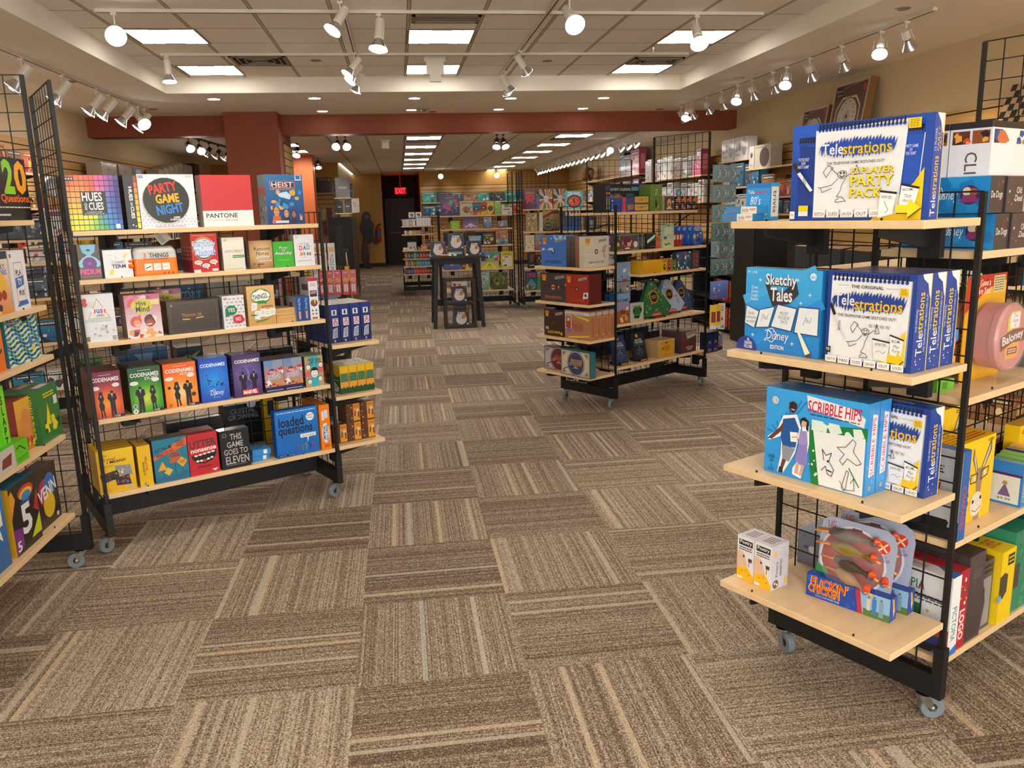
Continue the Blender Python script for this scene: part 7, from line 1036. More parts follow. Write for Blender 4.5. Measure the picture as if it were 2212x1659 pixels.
for i in range(2): put(RD, 'F', 3, .798+.100*i, .02, .098, .154, .05, f'dark blue box with pink and white flowers, {("left", "right")[i]} one on the short shelf', '#2a4468', [('g', 0, 0, 1, 1, ('#2a5044', '#3a5a8a')), ('n', 108+i, 0, 0, 1, 1, ['#d85a80', '#c8d0e0', '#7a90c0', '#a83a50', '#e8e8e4'], 18)])
put(RD, 'F', 3, 1.005, .02, .115, .156, .06, 'grey box with two red picture columns, right end of the short shelf of the middle rack', '#3c4040', [('r', 0, 0, 1, 1, '#3c4040'), ('r', .22, .1, .45, .9, '#8a4a44'), ('r', .55, .1, .78, .9, '#8a4a44'), ('n', 110, .2, .1, .8, .9, ['#c86a60', '#6a706c'], 8)])
# fourth shelf
put(RD, 'F', 2, .026, .02, .160, .246, .06, 'tall light blue box with a desert of orange cats, left end of the fourth shelf', '#3a6a9a', [('g', 0, 0, 1, 1, ('#b8583a', '#6aa4d8')), ('r', 0, .0, 1, .42, '#9a5a34'), ('t', 'CAT CRIMES', .06, .72, .94, .82, '#1c2430', {'b': .04}), ('n', 111, .1, .05, .95, .55, ['#d88a40', '#e8c8a0', '#7a4420', '#c86a4a'], 14)], left=[('r', 0, 0, 1, 1, '#2a5a8a')], copies=1)
put(RD, 'F', 2, .20, .02, .168, .150, .06, 'light grey box with a green and black bone-shaped title', '#b4b4ac', [('r', 0, 0, 1, 1, '#b8b8b2'), ('c', .4, .6, .2, '#1c1c1c'), ('c', .66, .6, .2, '#1c1c1c'), ('c', .5, .35, .22, '#1c1c1c'), ('t', "CAN'T\nCATCH\nHARRY", .28, .30, .78, .76, '#4ac03a', {'b': .02}), ('x', .15, .82, .8, .9, 1, '#5a5a54'), ('p', [(.3, .12), (.6, .12), (.5, .2)], '#c8d028')], left=[('r', 0, 0, 1, 1, '#8a8a84')])
def gem(u, ins, w, h, c, spots, lb):
    loc, an = RD.at('F', 2, u, ins); b = MB(); pr = [(.15, 0), (.82, 0), (1, .22), (.52, 1), (.36, 1), (0, .32)]
    T_ = Matrix.Rotation(rad(-12), 4, 'X'); P_ = [(x*w, z*h) for x, z in pr]; n = 6
    b.raw([tuple(T_ @ Vector((x, 0, z))) for x, z in P_]+[tuple(T_ @ Vector((x, .035, z))) for x, z in P_], [tuple(range(n)), tuple(range(2*n-1, n-1, -1))]+[(i, n+i, n+(i+1) % n, (i+1) % n) for i in range(n)], mixc(c, 'k', .3))
    U = (1, 0, 0); V = T_ @ Vector((0, 0, 1)); N = T_ @ Vector((0, -1, 0)); rg = random.Random(len(lb)); o = [('p', [(.5+(x-.5)*.95, .45+(z-.45)*.95) for x, z in pr], c)]
    for i in range(70):
        x, y = rg.uniform(.05, .95), rg.uniform(.03, .95); lim = .5*(1-max(0, (y-.25)/.75)*.85)
        if abs(x-.47) < lim*.85: a = rg.uniform(0, 3.1); o.append(('l', [(x-.02*math.cos(a), y-.02*math.sin(a)), (x+.02*math.cos(a), y+.02*math.sin(a))], .018, rg.choice(spots)))
    o += [('c', .45, .55, .14, '#c8982c'), ('c', .45, .55, .115, '#2a1c10'), ('x', .37, .50, .53, .60, 2, '#c8a050'), ('c', .46, .05, .18, '#c84030', .05), ('x', .34, .03, .58, .07, 1, '#f0d8d0')]
    paintface(b, (0, -.0003, 0), U, V, N, w, h, o); r = b.obj('puzzle_case', 'gloss', None, (loc[0], loc[1], loc[2]+.012), rad(an)); tag(r, lb, 'puzzle box', 'large diamond shaped puzzles')
    s_ = MB(); s_.box(w*.25, -.025, -.012, w*.70, .10, .0, '#26221f'); s_.box(w*.35, -.0255, -.010, w*.6, -.025, -.002, '#a8402c'); s_.box(w*.2, .07, -.012, w*.75, .085, h*.55, '#26221f'); s_.obj('stand', 'print', r)
gem(.385, .045, .40, .30, '#2a6a3c', ['#c8583a', '#d8a030', '#b8c8b0', '#1c3a6a'], 'large green diamond-shaped jigsaw case leaning on a stand')
gem(.70, .12, .37, .29, '#a8bcd8', ['#c84a4a', '#3a6ab0', '#e8e8f0', '#5a7a50'], 'large pale blue diamond-shaped jigsaw case with many dots leaning on a stand')
gem(.95, .17, .33, .27, '#3a5078', ['#a8c0d8', '#7a90b8', '#5a6a90'], 'large dark blue diamond-shaped jigsaw case at the right end of the shelf')
for i, (dz, h_, c_, lb) in enumerate(((.155, .17, '#8a9098', 'grey alpha letter'), (.33, .155, '#7aa4cc', 'light blue bird'))): put(RD, 'F', 2, .19, .14, .15, h_, .05, f'{lb} puzzle pack hanging on the grid above the bone title box', c_, [('r', 0, 0, 1, 1, c_), ('n', 112+i, .1, .2, .95, .9, ['#2a4a8a', '#e0e4e8', '#d8a040', '#3a3a44'], 7), ('c', .5, .06, .25, '#c84030', .06)], left=[('r', 0, 0, 1, 1, '#c8ccd0')], dz=dz)
for i in range(2): put(RD, 'F', 2, .05+.09*i, .20, .07, .20, .012, f'white book cover with red and black drawing hanging behind the grid, {("left", "right")[i]} one', '#dfe0dc', [('v', 'CAT', .25, .55, .75, .95, '#1c1c1c'), ('p', [(.3, .1), (.7, .1), (.6, .4)], '#b83a34')], dz=.40, name='activity_book')
put(RD, 'F', 2, .13, .25, .17, .09, .04, 'black and yellow space pack hanging high behind the grid of the middle rack', '#1c2030', [('r', .3, .2, .9, .5, '#d8b020'), ('l', [(.05, .9), (.5, .7)], .06, '#5ab0e0'), ('l', [(.2, .6), (.7, .9)], .05, '#c84a8a')], dz=.36)
# bottom shelf
for i, (u, c_, lb) in enumerate(((.066, '#2a3e62', 'navy blue'), (.315, '#22262c', 'black'))):
    put(RD, 'F', 1, u, .06, .158, .236, .03, f'{lb} puzzle book box leaning back with white line drawings, bottom shelf of the middle rack', c_, [('r', 0, 0, 1, 1, c_), ('t', 'MASTER\nTHEOREM', .16, .60, .84, .76, '#c8d4e0', {'b': .02}), ('l', [(.12, .55), (.88, .55)], .012, '#a8bcd0'), ('l', [(.5, .50), (.38, .36), (.62, .36)], .014, '#a8bcd0', 1), ('c', .3, .28, .10, mixc(c_, '#a8bcd0', .5)), ('c', .3, .28, .085, c_), ('c', .7, .28, .10, mixc(c_, '#a8bcd0', .5)), ('c', .7, .28, .085, c_), ('c', .5, .22, .12, mixc(c_, '#a8bcd0', .4)), ('c', .5, .22, .1, c_), ('t', 'M', .44, .84, .56, .92, '#c8d4e0') if i == 0 else ('c', .42, .88, .10, '#d8a020')], lean=14, dz=.012, name='puzzle_box')
    put(RD, 'F', 1, u+.045, .045, .10, .022, .12, f'black display stand with a red label under the {lb} leaning puzzle box', '#1c1a1a', [('r', .1, .2, .9, .8, '#a8402c'), ('x', .15, .3, .85, .7, 1, '#e8c8b0')], name='display_stand', cat='display stand')
put(RD, 'F', 1, .575, .03, .225, .152, .15, 'pale wooden crate-like puzzle box with an orange front label', '#c09a68', [('g', 0, 0, 1, 1, ('#b89060', '#cca878')), ('r', .12, .08, .94, .9, '#d89a24'), ('l', [(.15, .12), (.91, .12), (.91, .86), (.15, .86)], .01, '#6a4010', 1), ('p', [(.4, .82), (.5, .86), (.62, .82), (.5, .78)], 'k'), ('t', 'PUZZLE\nCHEST', .35, .32, .72, .64, '#5a3410', {'arc': .15}), ('c', .3, .5, .06, '#8a5a1c')], left=[('g', 0, 0, 1, 1, ('#a8875c', '#bc9c70'))], top=[('r', 0, 0, 1, 1, '#c8a87c'), ('l', [(.0, .33), (1, .33)], .01, '#8a6a44'), ('l', [(.0, .66), (1, .66)], .01, '#8a6a44')], name='puzzle_box')
put(RD, 'F', 1, .885, .03, .225, .194, .07, 'dark red national parks puzzle box, front one at the right end of the bottom shelf', '#5a2c30', [('g', 0, 0, 1, 1, ('#5a2a2c', '#6a4440')), ('p', [(.3, .95), (.98, .98), (.98, .72), (.4, .62)], '#8a9070'), ('t', 'Fortune', .42, .68, .90, .82, 'w', {'rot': 12, 's': .2}), ('t', 'NATIONAL\nPARKS', .34, .10, .80, .28, '#dccfc8', {'b': .03})], left=[('g', 0, 0, 1, 1, ('#3a3034', '#5a4448'))], mat='gloss', copies=2, name='puzzle_box')
# packs on hooks at the far end of the middle rack
def hookpack(x, y, z, rz, w, h, c, ops, lb, cat='hanging pack', group=None, name='hanging_pack'):
    o = boxmesh(w, h, .014, c, ops, back=ops, top=[]).obj(name, 'gloss', None, (x, y, z), rad(rz)); return tag(o, lb, cat, group)
GP = [('r', 0, 0, 1, 1, '#12463c'), ('r', .08, .06, .92, .94, '#0f3a34'), ('l', [(.55, .75), (.85, .62), (.85, .38), (.55, .25)], .05, '#b8b4a8'), ('c', .82, .5, .08, '#c8b87a'), ('r', .1, .82, .8, .92, '#2a6a5a'), ('r', .1, .08, .5, .16, '#2a7a64'), ('v', 'PUZZLE', .12, .25, .4, .8, '#3a8a74')]
for j, zt in enumerate((1.97, 1.80, 1.63, 1.47, 1.32, 1.16)):
    for s_ in (0, 1):
        hk = MB(); hk.bar((1.2, .05+.02*s_, zt), (1.2+.26, .05+.02*s_, zt+.01), .003); hk.obj('hook', 'black', RD.root)
    for i in range(4):
        w = wpt(RD.P, RD.a, 1.24+.065*i, -.01-.02*(i % 2)); hookpack(w[0], w[1], zt-.155, -15+random.uniform(-8, 8), .075, .148, '#12463c', GP, f'dark green puzzle pack, {ORD[i]} from left in hook row {ORD[j]} from top', group='dark green metal puzzle packs')
for zt in (.98, .83, .66):
    for y in (.05, .3): hk = MB(); hk.bar((1.2, y, zt), (1.46, y, zt+.01), .003); hk.obj('hook', 'black', RD.root)
for i in range(3):
    w = wpt(RD.P, RD.a, 1.26+.07*i, .0); hookpack(w[0], w[1], .79, -10, .075, .16, '#2a4aa8', [('g', 0, 0, 1, 1, ('#1c2c8a', '#3a6ac8')), ('n', 120+i, .1, .1, .9, .8, ['#d8642a', '#1c1c2a', '#e8e8e8', '#c83a2a'], 8)], f'blue and orange toy pack, {ORD[i]} from the left below the green puzzle packs')
for i in range(2):
    w = wpt(RD.P, RD.a, 1.25+.07*i, -.01); hookpack(w[0], w[1], .52, -10+6*i, .062, .22, '#e8b80c', [('r', 0, 0, 1, 1, '#ecc010'), ('r', .2, .28, .85, .72, '#8a1c18'), ('l', [(.5, .28), (.5, .72)], .03, '#5a1010'), ('l', [(.2, .5), (.85, .5)], .03, '#5a1010'), ('r', .1, .0, .9, .16, '#d8dce8')], f'yellow pack with a dark red segmented block, {("left", "right")[i]} one below the green packs')
w = wpt(RD.P, RD.a, 1.42, .02); hookpack(w[0], w[1], .50, -20, .06, .24, '#d8d8d8', [('r', 0, 0, 1, 1, '#dcdcdc'), ('t', 'YO', .2, .7, .8, .9, '#2a2a2a'), ('c', .5, .4, .25, '#a83a8a'), ('p', [(.1, .05), (.9, .05), (.9, .2)], '#4a9ad0')], 'white pack with a magenta ball right of the two yellow packs')
for i, (c_, lb) in enumerate((('#1c2438', 'dark blue box showing two silver shapes'), ('#22304a', 'dark blue box showing a golden star'))): free(RD, 1.23+.09*i, .0, .30, .085, .19, .08, f'{lb}, on the low end shelf beside the hooks', c_, [('g', 0, 0, 1, 1, ('#1c3a8a', '#1a1e28')), ('p', [(.2, .4), (.5, .6), (.8, .4), (.5, .5)], '#b8b8b8' if i == 0 else '#d8a020'), ('r', .2, .06, .8, .2, '#a8583a')], right=[('r', 0, 0, 1, 1, '#1c2438')])
for i in range(2): free(RD, 1.41+.05*i, .02+.06*i, .30, .09, .16, .06, f'clear blister of small coloured parts, {("nearer", "farther")[i]} one at the right end of the low end shelf', '#8a8a90', [('n', 125+i, 0, .2, 1, 1, ['#c84a3a', '#3a7ac0', '#e0e0e4', '#5a2a34'], 14), ('r', 0, 0, 1, .2, '#22305c')], mat='gloss')
row(RD, 'B', 3, .05, 1.15, .02, 7, 'on the far side of the middle rack behind the grid', 501, .1, .18, pals=[5, 5, 8, 1], d=.1)
row(RD, 'B', 2, .05, 1.15, .02, 6, 'low on the far side of the middle rack', 502, .14, .22, pals=[5, 9, 5], d=.1)
row(RD, 'B', 1, .05, 1.15, .02, 6, 'on the bottom far side of the middle rack', 503, .14, .22, pals=[5, 5, 8], d=.1)
# ================================================================ far rack behind the black table
def far(rack, n, u, w, h, c, lb, face, d=.08, ins=.02, **k): put(rack, 'F', n, u, ins, w, h, d, lb, c, face, **k)
FE = 'of the far rack behind the black table'
far(RE_, 5, .036, .30, .325, '#3a2a5a', f'large purple monster box, left end of the top shelf {FE}', [('R', 0, 0, 1, 1, .5, .5, .8, ['#3a8a80', '#4a3a70', '#2a2048']), ('n', 201, .05, .1, .95, .8, ['#5ab0a0', '#7a4a9a', '#3a2a6a', '#c84a80'], 26), ('t', 'QUIRKY', .25, .84, .75, .94, '#d8784a', {'b': .05})])
far(RE_, 5, .345, .21, .23, '#d0c4a0', f'cream bird box with brown lettering on the top shelf {FE}', [('r', 0, 0, 1, 1, '#d4c8a8'), ('x', .1, .8, .9, .94, 2, '#6a4428'), ('c', .5, .4, .26, '#8a5a3a'), ('n', 202, .1, .05, .9, .65, ['#6a3a28', '#b88a60', '#e8dcc0'], 12)])
for u, h, c1, c2, c3, lb in ((.561, .19, '#2a78b8', '#d8402c', '#e8c020', 'blue red and yellow'), (.679, .214, '#c8382c', '#e8c020', '#e0c010', 'red and yellow'), (.795, .20, '#e8c818', '#e8c818', '#c83a28', 'red and gold')):
    far(RE_, 5, u, .112, h, c1, f'{lb} card box with a black round emblem on the top shelf {FE}', [('r', 0, 0, 1, 1, c1), ('p', [(0, 0), (1, 0), (1, .35), (0, .2)], c2), ('p', [(.5, 0), (1, 0), (1, .35)], c3), ('c', .5, .52, .38, '#1c1c1c' if c3 != '#c83a28' else '#1c1c1c'), ('c', .5, .55, .14, c3), ('x', .25, .36, .75, .42, 1, c3)], name='card_game_box')
far(RE_, 5, .918, .103, .22, '#8ac040', f'lime green flower box on the top shelf {FE}', [('g', 0, 0, 1, 1, ('#7ab83a', '#a0d060')), ('n', 203, .2, .2, .8, .7, ['#e8a0b0', '#d84a6a', '#e8e8d0'], 8), ('r', .2, .9, .8, 1, '#d8dcd8')])
far(RE_, 5, 1.03, .178, .16, '#d8d8d0', f'white box with green leaves, right end of the top shelf {FE}', [('r', 0, 0, 1, 1, '#dcdcd4'), ('n', 204, .0, .7, 1, 1, ['#4a7a3a', '#6a9a54'], 8), ('n', 205, .5, 0, 1, .3, ['#4a7a3a', '#6a9a54'], 6), ('x', .2, .4, .8, .6, 1, '#2a2a2a')])
far(RE_, 4, .18, .15, .138, '#8ab81c', f'lime green bag-like box on the second shelf {FE}', [('r', 0, 0, 1, 1, '#98c428'), ('p', [(.2, .1), (.8, .1), (.7, .7), (.3, .7)], '#c0dc50'), ('x', .3, .3, .7, .5, 2, '#4a6a10')])
far(RE_, 4, .386, .256, .20, '#3c2a58', f'purple box with a glowing white bird on the second shelf {FE}', [('g', 0, 0, 1, 1, ('#a880b8', '#2c2044')), ('p', [(.05, .1), (.4, .4), (.5, .5), (.6, .4), (.95, .1), (.6, .25), (.5, .1), (.4, .25)], '#e8d8f0'), ('c', .5, .45, .03, '#e8608a')])
far(RE_, 4, .73, .128, .182, '#5a80b0', f'blue and white robot box on the second shelf {FE}', [('g', 0, 0, 1, 1, ('#4a5a98', '#a8c0d8')), ('n', 206, .1, .1, .9, .75, ['#e0e4e8', '#3a4a7a', '#8aa0c0'], 14), ('x', .1, .8, .7, .95, 2, '#1c2a4a')])
far(RE_, 4, .965, .15, .115, '#6a6c84', f'grey rounded pack with an orange stripe on the second shelf {FE}', [('g', 0, 0, 1, 1, ('#5a4a60', '#a0a8c0')), ('p', [(.2, .2), (.5, .9), (.7, .4)], '#c8ccd8'), ('p', [(.5, .2), (.9, .4), (.6, .5)], '#c86a3a')])
far(RE_, 4, .03, .06, .08, '#8a3a34', f'small dark red card box, left end of the second shelf {FE}', [('x', .1, .3, .9, .7, 2, '#d8a090')], name='card_game_box')
far(RE_, 3, .077, .33, .21, '#2a2438', f'dark purple box half hidden by the cat boxes, third shelf {FE}', [('n', 207, 0, 0, 1, 1, ['#3a3058', '#6a4a80', '#1c1828', '#8a7090'], 16)])
far(RE_, 3, .476, .208, .155, '#6aa0c8', f'pale blue open display box on the third shelf {FE}', [('g', 0, 0, 1, 1, ('#4a7aa8', '#8ac0e0')), ('r', .15, .4, .85, .8, '#d8e8f4'), ('t', 'CACTUS', .2, .45, .8, .75, '#3a6a9a', {'b': .04})], ins=.06)
far(RE_, 3, .704, .196, .19, '#3a3824', f'dark olive box with a bright forest picture on the third shelf {FE}', [('g', 0, 0, 1, 1, ('#2a2c20', '#4a4828')), ('n', 208, .1, .1, .9, .7, ['#d8d080', '#a8a040', '#e8e4c0', '#6a6420'], 16), ('x', .2, .75, .8, .9, 1, '#d8d0a0')])
far(RE_, 3, .924, .2, .244, '#c86a3a', f'colourful adventure box, right end of the third shelf {FE}', [('g', 0, 0, 1, 1, ('#2a8aa0', '#c8784a')), ('n', 209, .05, .1, .95, .75, ['#3ab0c0', '#d84a30', '#e8d8b0', '#2a4a6a', '#e09040'], 22), ('t', 'ROBO', .35, .84, .8, .94, '#e8c030', {'b': .05})])
far(RE_, 2, .042, .276, .104, '#2a5ac0', f'blue and orange striped box behind the table legs on the fourth shelf {FE}', [('g', 0, 0, 1, 1, ('#5a4a98', '#3a8ad0')), ('p', [(.3, 1), (.5, .5), (.7, 1)], '#e87a4a'), ('p', [(.4, 1), (.5, .75), (.6, 1)], '#e8e0d8')])
far(RE_, 2, .342, .18, .09, '#8a2c4a', f'red and yellow striped box behind the table legs on the fourth shelf {FE}', [('p', [(.3, 0), (.7, 0), (.55, 1), (.45, 1)], '#e8d828'), ('n', 210, 0, 0, 1, .8, ['#c8c020', '#3a6a3a'], 8)])
far(RE_, 2, .654, .31, .275, '#c8c420', f'yellow racing box with a bright road picture, middle of the fourth shelf {FE}', [('g', 0, 0, 1, 1, ('#d8d020', '#4a90d8')), ('p', [(.1, 0), (.4, .4), (.5, .4), (.3, 0)], '#e8e040'), ('p', [(.9, 0), (.6, .4), (.5, .4), (.7, 0)], '#e8e040'), ('n', 211, .05, .45, .95, .95, ['#d8302c', '#2a5ad0', '#3aa84a', '#e8e8e8', '#1c2a5a'], 18), ('c', .5, .5, .12, '#7ad040'), ('c', .5, .22, .04, '#3a2a10')])
far(RE_, 2, 1.0, .208, .272, '#d8c830', f'yellow book-like box with a red and white picture on the far rack', [('r', 0, 0, 1, 1, '#d8c83a'), ('r', .12, .1, .88, .72, '#e8dcd0'), ('n', 212, .15, .12, .85, .7, ['#a83a40', '#6a2a3a', '#e8e0e0', '#3a2a30'], 14), ('x', .15, .78, .85, .92, 1, '#a8701c')])
far(RE_, 1, .163, .25, .225, '#dcd8d0', f'white maze box behind the cat boxes, bottom shelf {FE}', [('r', 0, 0, 1, 1, '#dedad4'), ('t', 'MAZE', .3, .68, .75, .82, '#3a3a3a'), ('c', .5, .45, .09, '#c8503a'), ('n', 213, 0, 0, 1, 1, ['#8a5a3a', '#c88a40', '#3a7a5a'], 6)])
far(RE_, 1, .633, .155, .29, '#3aa0a8', f'turquoise box with an orange coral tower, bottom shelf {FE}', [('g', 0, 0, 1, 1, ('#5a9a80', '#a8d4d4')), ('n', 214, .15, .1, .85, .8, ['#d8784a', '#e8a060', '#2a6a8a', '#e8e0d0'], 18), ('x', .1, .86, .7, .94, 1, '#1c3a4a')])
far(RE_, 1, .817, .28, .288, '#4a5228', f'square green jungle box, bottom shelf {FE}', [('g', 0, 0, 1, 1, ('#3a4a20', '#7a7a30')), ('n', 215, 0, 0, 1, .95, ['#2a5a48', '#8a8440', '#a8a050', '#3a3c1c', '#6a3a28', '#4a7a5a'], 34)])
row(RE_, 'B', 2, .05, 1.15, .02, 6, 'on the far side of the far rack', 601, .16, .26, pals=[8, 2, 1], d=.1)
# rack F
FF = 'of the rack right of the far rack'
far(RF, 5, .034, .196, .325, '#8a2a5a', f'magenta and red box with a dark castle right of the far rack', [('g', 0, 0, 1, 1, ('#4a2050', '#8a3070')), ('p', [(.1, .3), (.9, .3), (.85, .7), (.15, .7)], '#d83a34'), ('n', 216, .1, .2, .9, .6, ['#e8642c', '#3a1a2a', '#c83048'], 14), ('x', .15, .72, .85, .84, 2, '#e0a040')])
far(RF, 5, .235, .052, .20, '#3a6ab0', f'small blue picture box on the top shelf {FF}', [('n', 217, 0, 0, 1, 1, ['#c8d8e8', '#c84a3a', '#1c3a6a'], 7)])
for i, u in enumerate((.29, .52)):
    o_ = [('r', 0, 0, 1, 1, '#e0dcd4')]; cs = ['#e09a28', '#2f6a3c', '#e07030', '#2a3a8a', '#e0a030', '#1c5a40', '#d84a34', '#e8b030', '#3a8a50', '#e07a30', '#e8e4dc', '#a83a6a']
    for k_ in range(12):
        a0, a1 = k_*math.pi/6+.15, (k_+1)*math.pi/6-.0; o_.append(('p', [(.5, .5)]+[(min(1, max(0, .5+.75*math.cos(a))), min(1, max(0, .5+.75*math.sin(a)))) for a in (a0, a1)], cs[k_]))
    o_ += [('p', [(.5, .26), (.68, .42), (.68, .62), (.5, .70), (.32, .62), (.32, .42)], '#e8e6e2'), ('x', .36, .5, .64, .54, 1, '#8a8a8a')]
    far(RF, 5, u, .214, .31, '#c8842c', f'white box with a colourful sunburst, {("left", "right")[i]} one of the pair on the top shelf {FF}', o_, right=[('r', 0, 0, 1, 1, '#3a5a3a')])
far(RF, 4, .062, .186, .30, '#a8946a', f'tan box with a pale bull, second shelf {FF}', [('r', 0, 0, 1, 1, '#b09a68'), ('n', 218, .1, .05, .9, .9, ['#d8ccb0', '#e0dccc', '#8a744a'], 18), ('l', [(.2, .85), (.5, .6), (.8, .85)], .03, '#5a4a34')])
far(RF, 4, .28, .058, .305, '#ddd6cc', f'white spine with red figures, second shelf {FF}', [('n', 219, .2, .05, .8, .8, ['#c83a34'], 5)])
for i, (u, c1, c2, lb) in enumerate(((.342, '#4a5040', '#8a2420', 'green'), (.642, '#7a2028', '#b8ac8a', 'dark red'))):
    for j in range(3):
        loc, an = RF.at('F', 4, u+.055*j, .02+.05*j); o = boxmesh(.175, .33, .05, '#c8b080', [('g', 0, 0, 1, 1, ('#1c1a1c', '#c8a870')), ('p', [(0, .62), (1, .88), (1, 1), (0, .74)], c2), ('n', 220+i, .2, .5, .9, .75, ['#2a2426', '#4a3a34'], 5), ('c', .48, .28, .40, '#c8a890'), ('c', .48, .28, .37, c1), ('x', .25, .28, .7, .34, 1, '#d8d0c0')]).obj('game_box', 'print', None, loc, rad(an)); tag(o, f'mystery box with a round {lb} picture, {ORD[j]} from left of its three', 'game box', 'round picture mystery boxes')
far(RF, 3, .04, .153, .248, '#d8c8a8', f'cream cake box at the left end of the third shelf {FF}', [('r', 0, 0, 1, 1, '#dccdb0'), ('n', 222, .05, .05, .95, .6, ['#c8784a', '#e8e0d0', '#8a4a60'], 10), ('l', [(.2, .8), (.8, .8)], .02, '#8a7a5a')])
far(RF, 3, .203, .15, .25, '#a84a2c', f'reddish squirrel box on the third shelf {FF}', [('g', 0, 0, 1, 1, ('#8a3a24', '#7ab0d0')), ('n', 223, .05, .05, .95, .75, ['#c86a3a', '#8a3a20', '#d8a070'], 16)])
far(RF, 2, .083, .12, .25, '#1c1818', f'black box with a reddish figure on the fourth shelf {FF}', [('p', [(.2, .4), (.7, .4), (.8, .95), (.3, .95)], '#7a3a34'), ('n', 224, .2, .4, .8, .9, ['#c87a5a', '#3a1c1c'], 7), ('x', .15, .15, .85, .25, 1, '#c8c8c8')])
far(RF, 2, .219, .09, .22, '#3a2a1c', f'dark box with golden cards on the fourth shelf {FF}', [('n', 225, .1, .1, .9, .9, ['#c8a040', '#e8d890', '#6a4420'], 10)])
far(RF, 1, .036, .195, .305, '#2a2c5a', f'navy box with a pink logo and blue mountain, bottom shelf {FF}', [('g', 0, 0, 1, 1, ('#3a6a50', '#2a2a5a')), ('t', 'MEGA\nLAND', .1, .72, .9, .92, '#d84a80', {'b': .05, 'arc': .1}), ('p', [(.1, .3), (.45, .65), (.9, .3)], '#5a90b8'), ('n', 226, .05, .02, .95, .3, ['#4a8a4a', '#d84a6a', '#3ab0c0', '#e8c040'], 10)])
far(RF, 1, .234, .058, .22, '#4a8a3a', f'small green box on the bottom shelf {FF}', [('n', 227, 0, 0, 1, 1, ['#8ac060', '#2a5a28'], 6)])
row(RF, 'F', 3, .4, 1.15, .05, 4, f'on the third shelf {FF}, behind the mystery boxes', 610, .2, .28, pals=[5, 8], d=.1)
row(RF, 'F', 2, .4, 1.15, .05, 4, f'on the fourth shelf {FF}, mostly hidden', 611, .2, .28, pals=[5, 8], d=.1)
# rack G
o = boxmesh(.24, .235, .06, '#3a9aa8', [('r', 0, 0, 1, 1, '#5ab0bc'), ('t', 'THE FRIGID\nEXPEDITION', .12, .70, .88, .93, 'w', {'b': .06}), ('c', .5, .42, .42, '#22303c', .36), ('c', .5, .42, .33, '#e0482c', .27), ('n', 228, .25, .2, .75, .6, ['#f08a3a', '#a82a1c', '#e8b040'], 9), ('p', [(.44, .34), (.56, .34), (.53, .58), (.47, .58)], '#2a2018')], right=[('r', 0, 0, 1, 1, '#4aa0ac')]).obj('game_box', 'print', None, (2.22, 10.93, 1.6203), 0.0); tag(o, 'teal expedition box with a red glowing eye shape, alone on its shelf', 'game box')
for i in range(5): o = boxmesh(.036, .27, .2, '#2a3a5a', [('g', 0, 0, 1, 1, ('#2a5a9a', '#1c1c20')), ('r', .15, .72, .85, .95, '#b8b8b0')]).obj('game_box', 'print', None, (2.22+.045*i, 10.95, 1.3303), 0.0); tag(o, f'slim dark book box, {ORD[i]} from the left below the teal expedition box', 'game box', 'slim book boxes')
row(RG, 'N', 1, .02, .6, .02, 3, 'on the lower end shelf of the tall panel rack', 621, .15, .24); row(RG, 'N', 2, .02, .6, .02, 3, 'on the upper end shelf of the tall panel rack', 622, .15, .24)
for n_ in (3, 4): row(RG, 'B', n_, .05, 1.15, .02, 6, f'on side shelf {ORD[n_-1]} from below of the tall panel rack', 630+n_, .14, .22, pals=[5, 8, 2, 0], d=.1)
# rack H: small card boxes on six end shelves
HN = 'on the narrow rack left of the far rack'
def hrow(n, u0, cnt, w, h, cols, lb, gap=.004, d=.09):
    for i in range(cnt):
        c_ = cols[i % len(cols)]; put(RH, 'N', n, u0+i*(w+gap), .03, w, h, d, f'{lb}, {ORD[i]} from the left {HN}', c_, [('r', 0, 0, 1, 1, c_), ('x', .2, .25, .8, .75, 2, mixc(c_, 'w', .6)), ('c', .5, .5, .2, mixc(c_, 'w', .35))], name='card_game_box', top=[('r', 0, 0, 1, 1, mixc(c_, 'w', .3))], group=f'{lb} {HN}')
hrow(1, .03, 10, .05, .11, ['#1c2438', '#2a5ab8', '#1c5ab0', '#c84020', '#d84a28', '#d8301c', '#c83a20', '#b82c20', '#a8301c', '#5a2a24'], 'small card deck on the lowest end shelf')
hrow(2, .04, 9, .05, .115, ['#e0a820', '#2a8a8a', '#d8982c', '#3a7a6a', '#8aa020', '#3aa8d8', '#2a90c8', '#38b0e0', '#3aa0d0'], 'small card deck on the second end shelf')
hrow(3, .03, 8, .055, .12, ['#c02c30', '#1c6a70', '#2a3a44', '#5aa890', '#2a5a4a', '#c8303c', '#b82830', '#a8242c'], 'small card deck on the third end shelf')
hrow(5, .05, 9, .042, .075, ['#d8d0c8', '#8a5a3a', '#d8cfc4', '#d8a030', '#c89a3a', '#b8903a', '#a88a4a', '#7a6a4a', '#5a4a3a'], 'small card deck on the fifth end shelf')
hrow(6, .29, 5, .052, .155, ['#e0e0e4'], 'white bottle-shaped box on the top end shelf')
hrow(6, .02, 4, .06, .13, ['#c8b8ac', '#d8d0cc', '#b8a098', '#e0d8d4'], 'small pale card box on the top end shelf')
put(RH, 'N', 4, .10, .05, .17, .17, .04, f'white book leaning back on the fourth end shelf {HN}', '#d8d4cc', [('r', 0, 0, 1, 1, '#dcd8d0'), ('n', 240, .2, .1, .9, .5, ['#3a3a3a', '#8a8a8a'], 6)], lean=15, name='activity_book')
put(RH, 'N', 4, .36, .03, .12, .11, .06, f'orange card box with white tag on the fourth end shelf {HN}', '#d88a3a', [('x', .2, .3, .8, .7, 2, '#e8e0d0')], name='card_game_box')
b = MB(); rg = random.Random(3); loc, an = RH.at('N', 4, .26, .08)
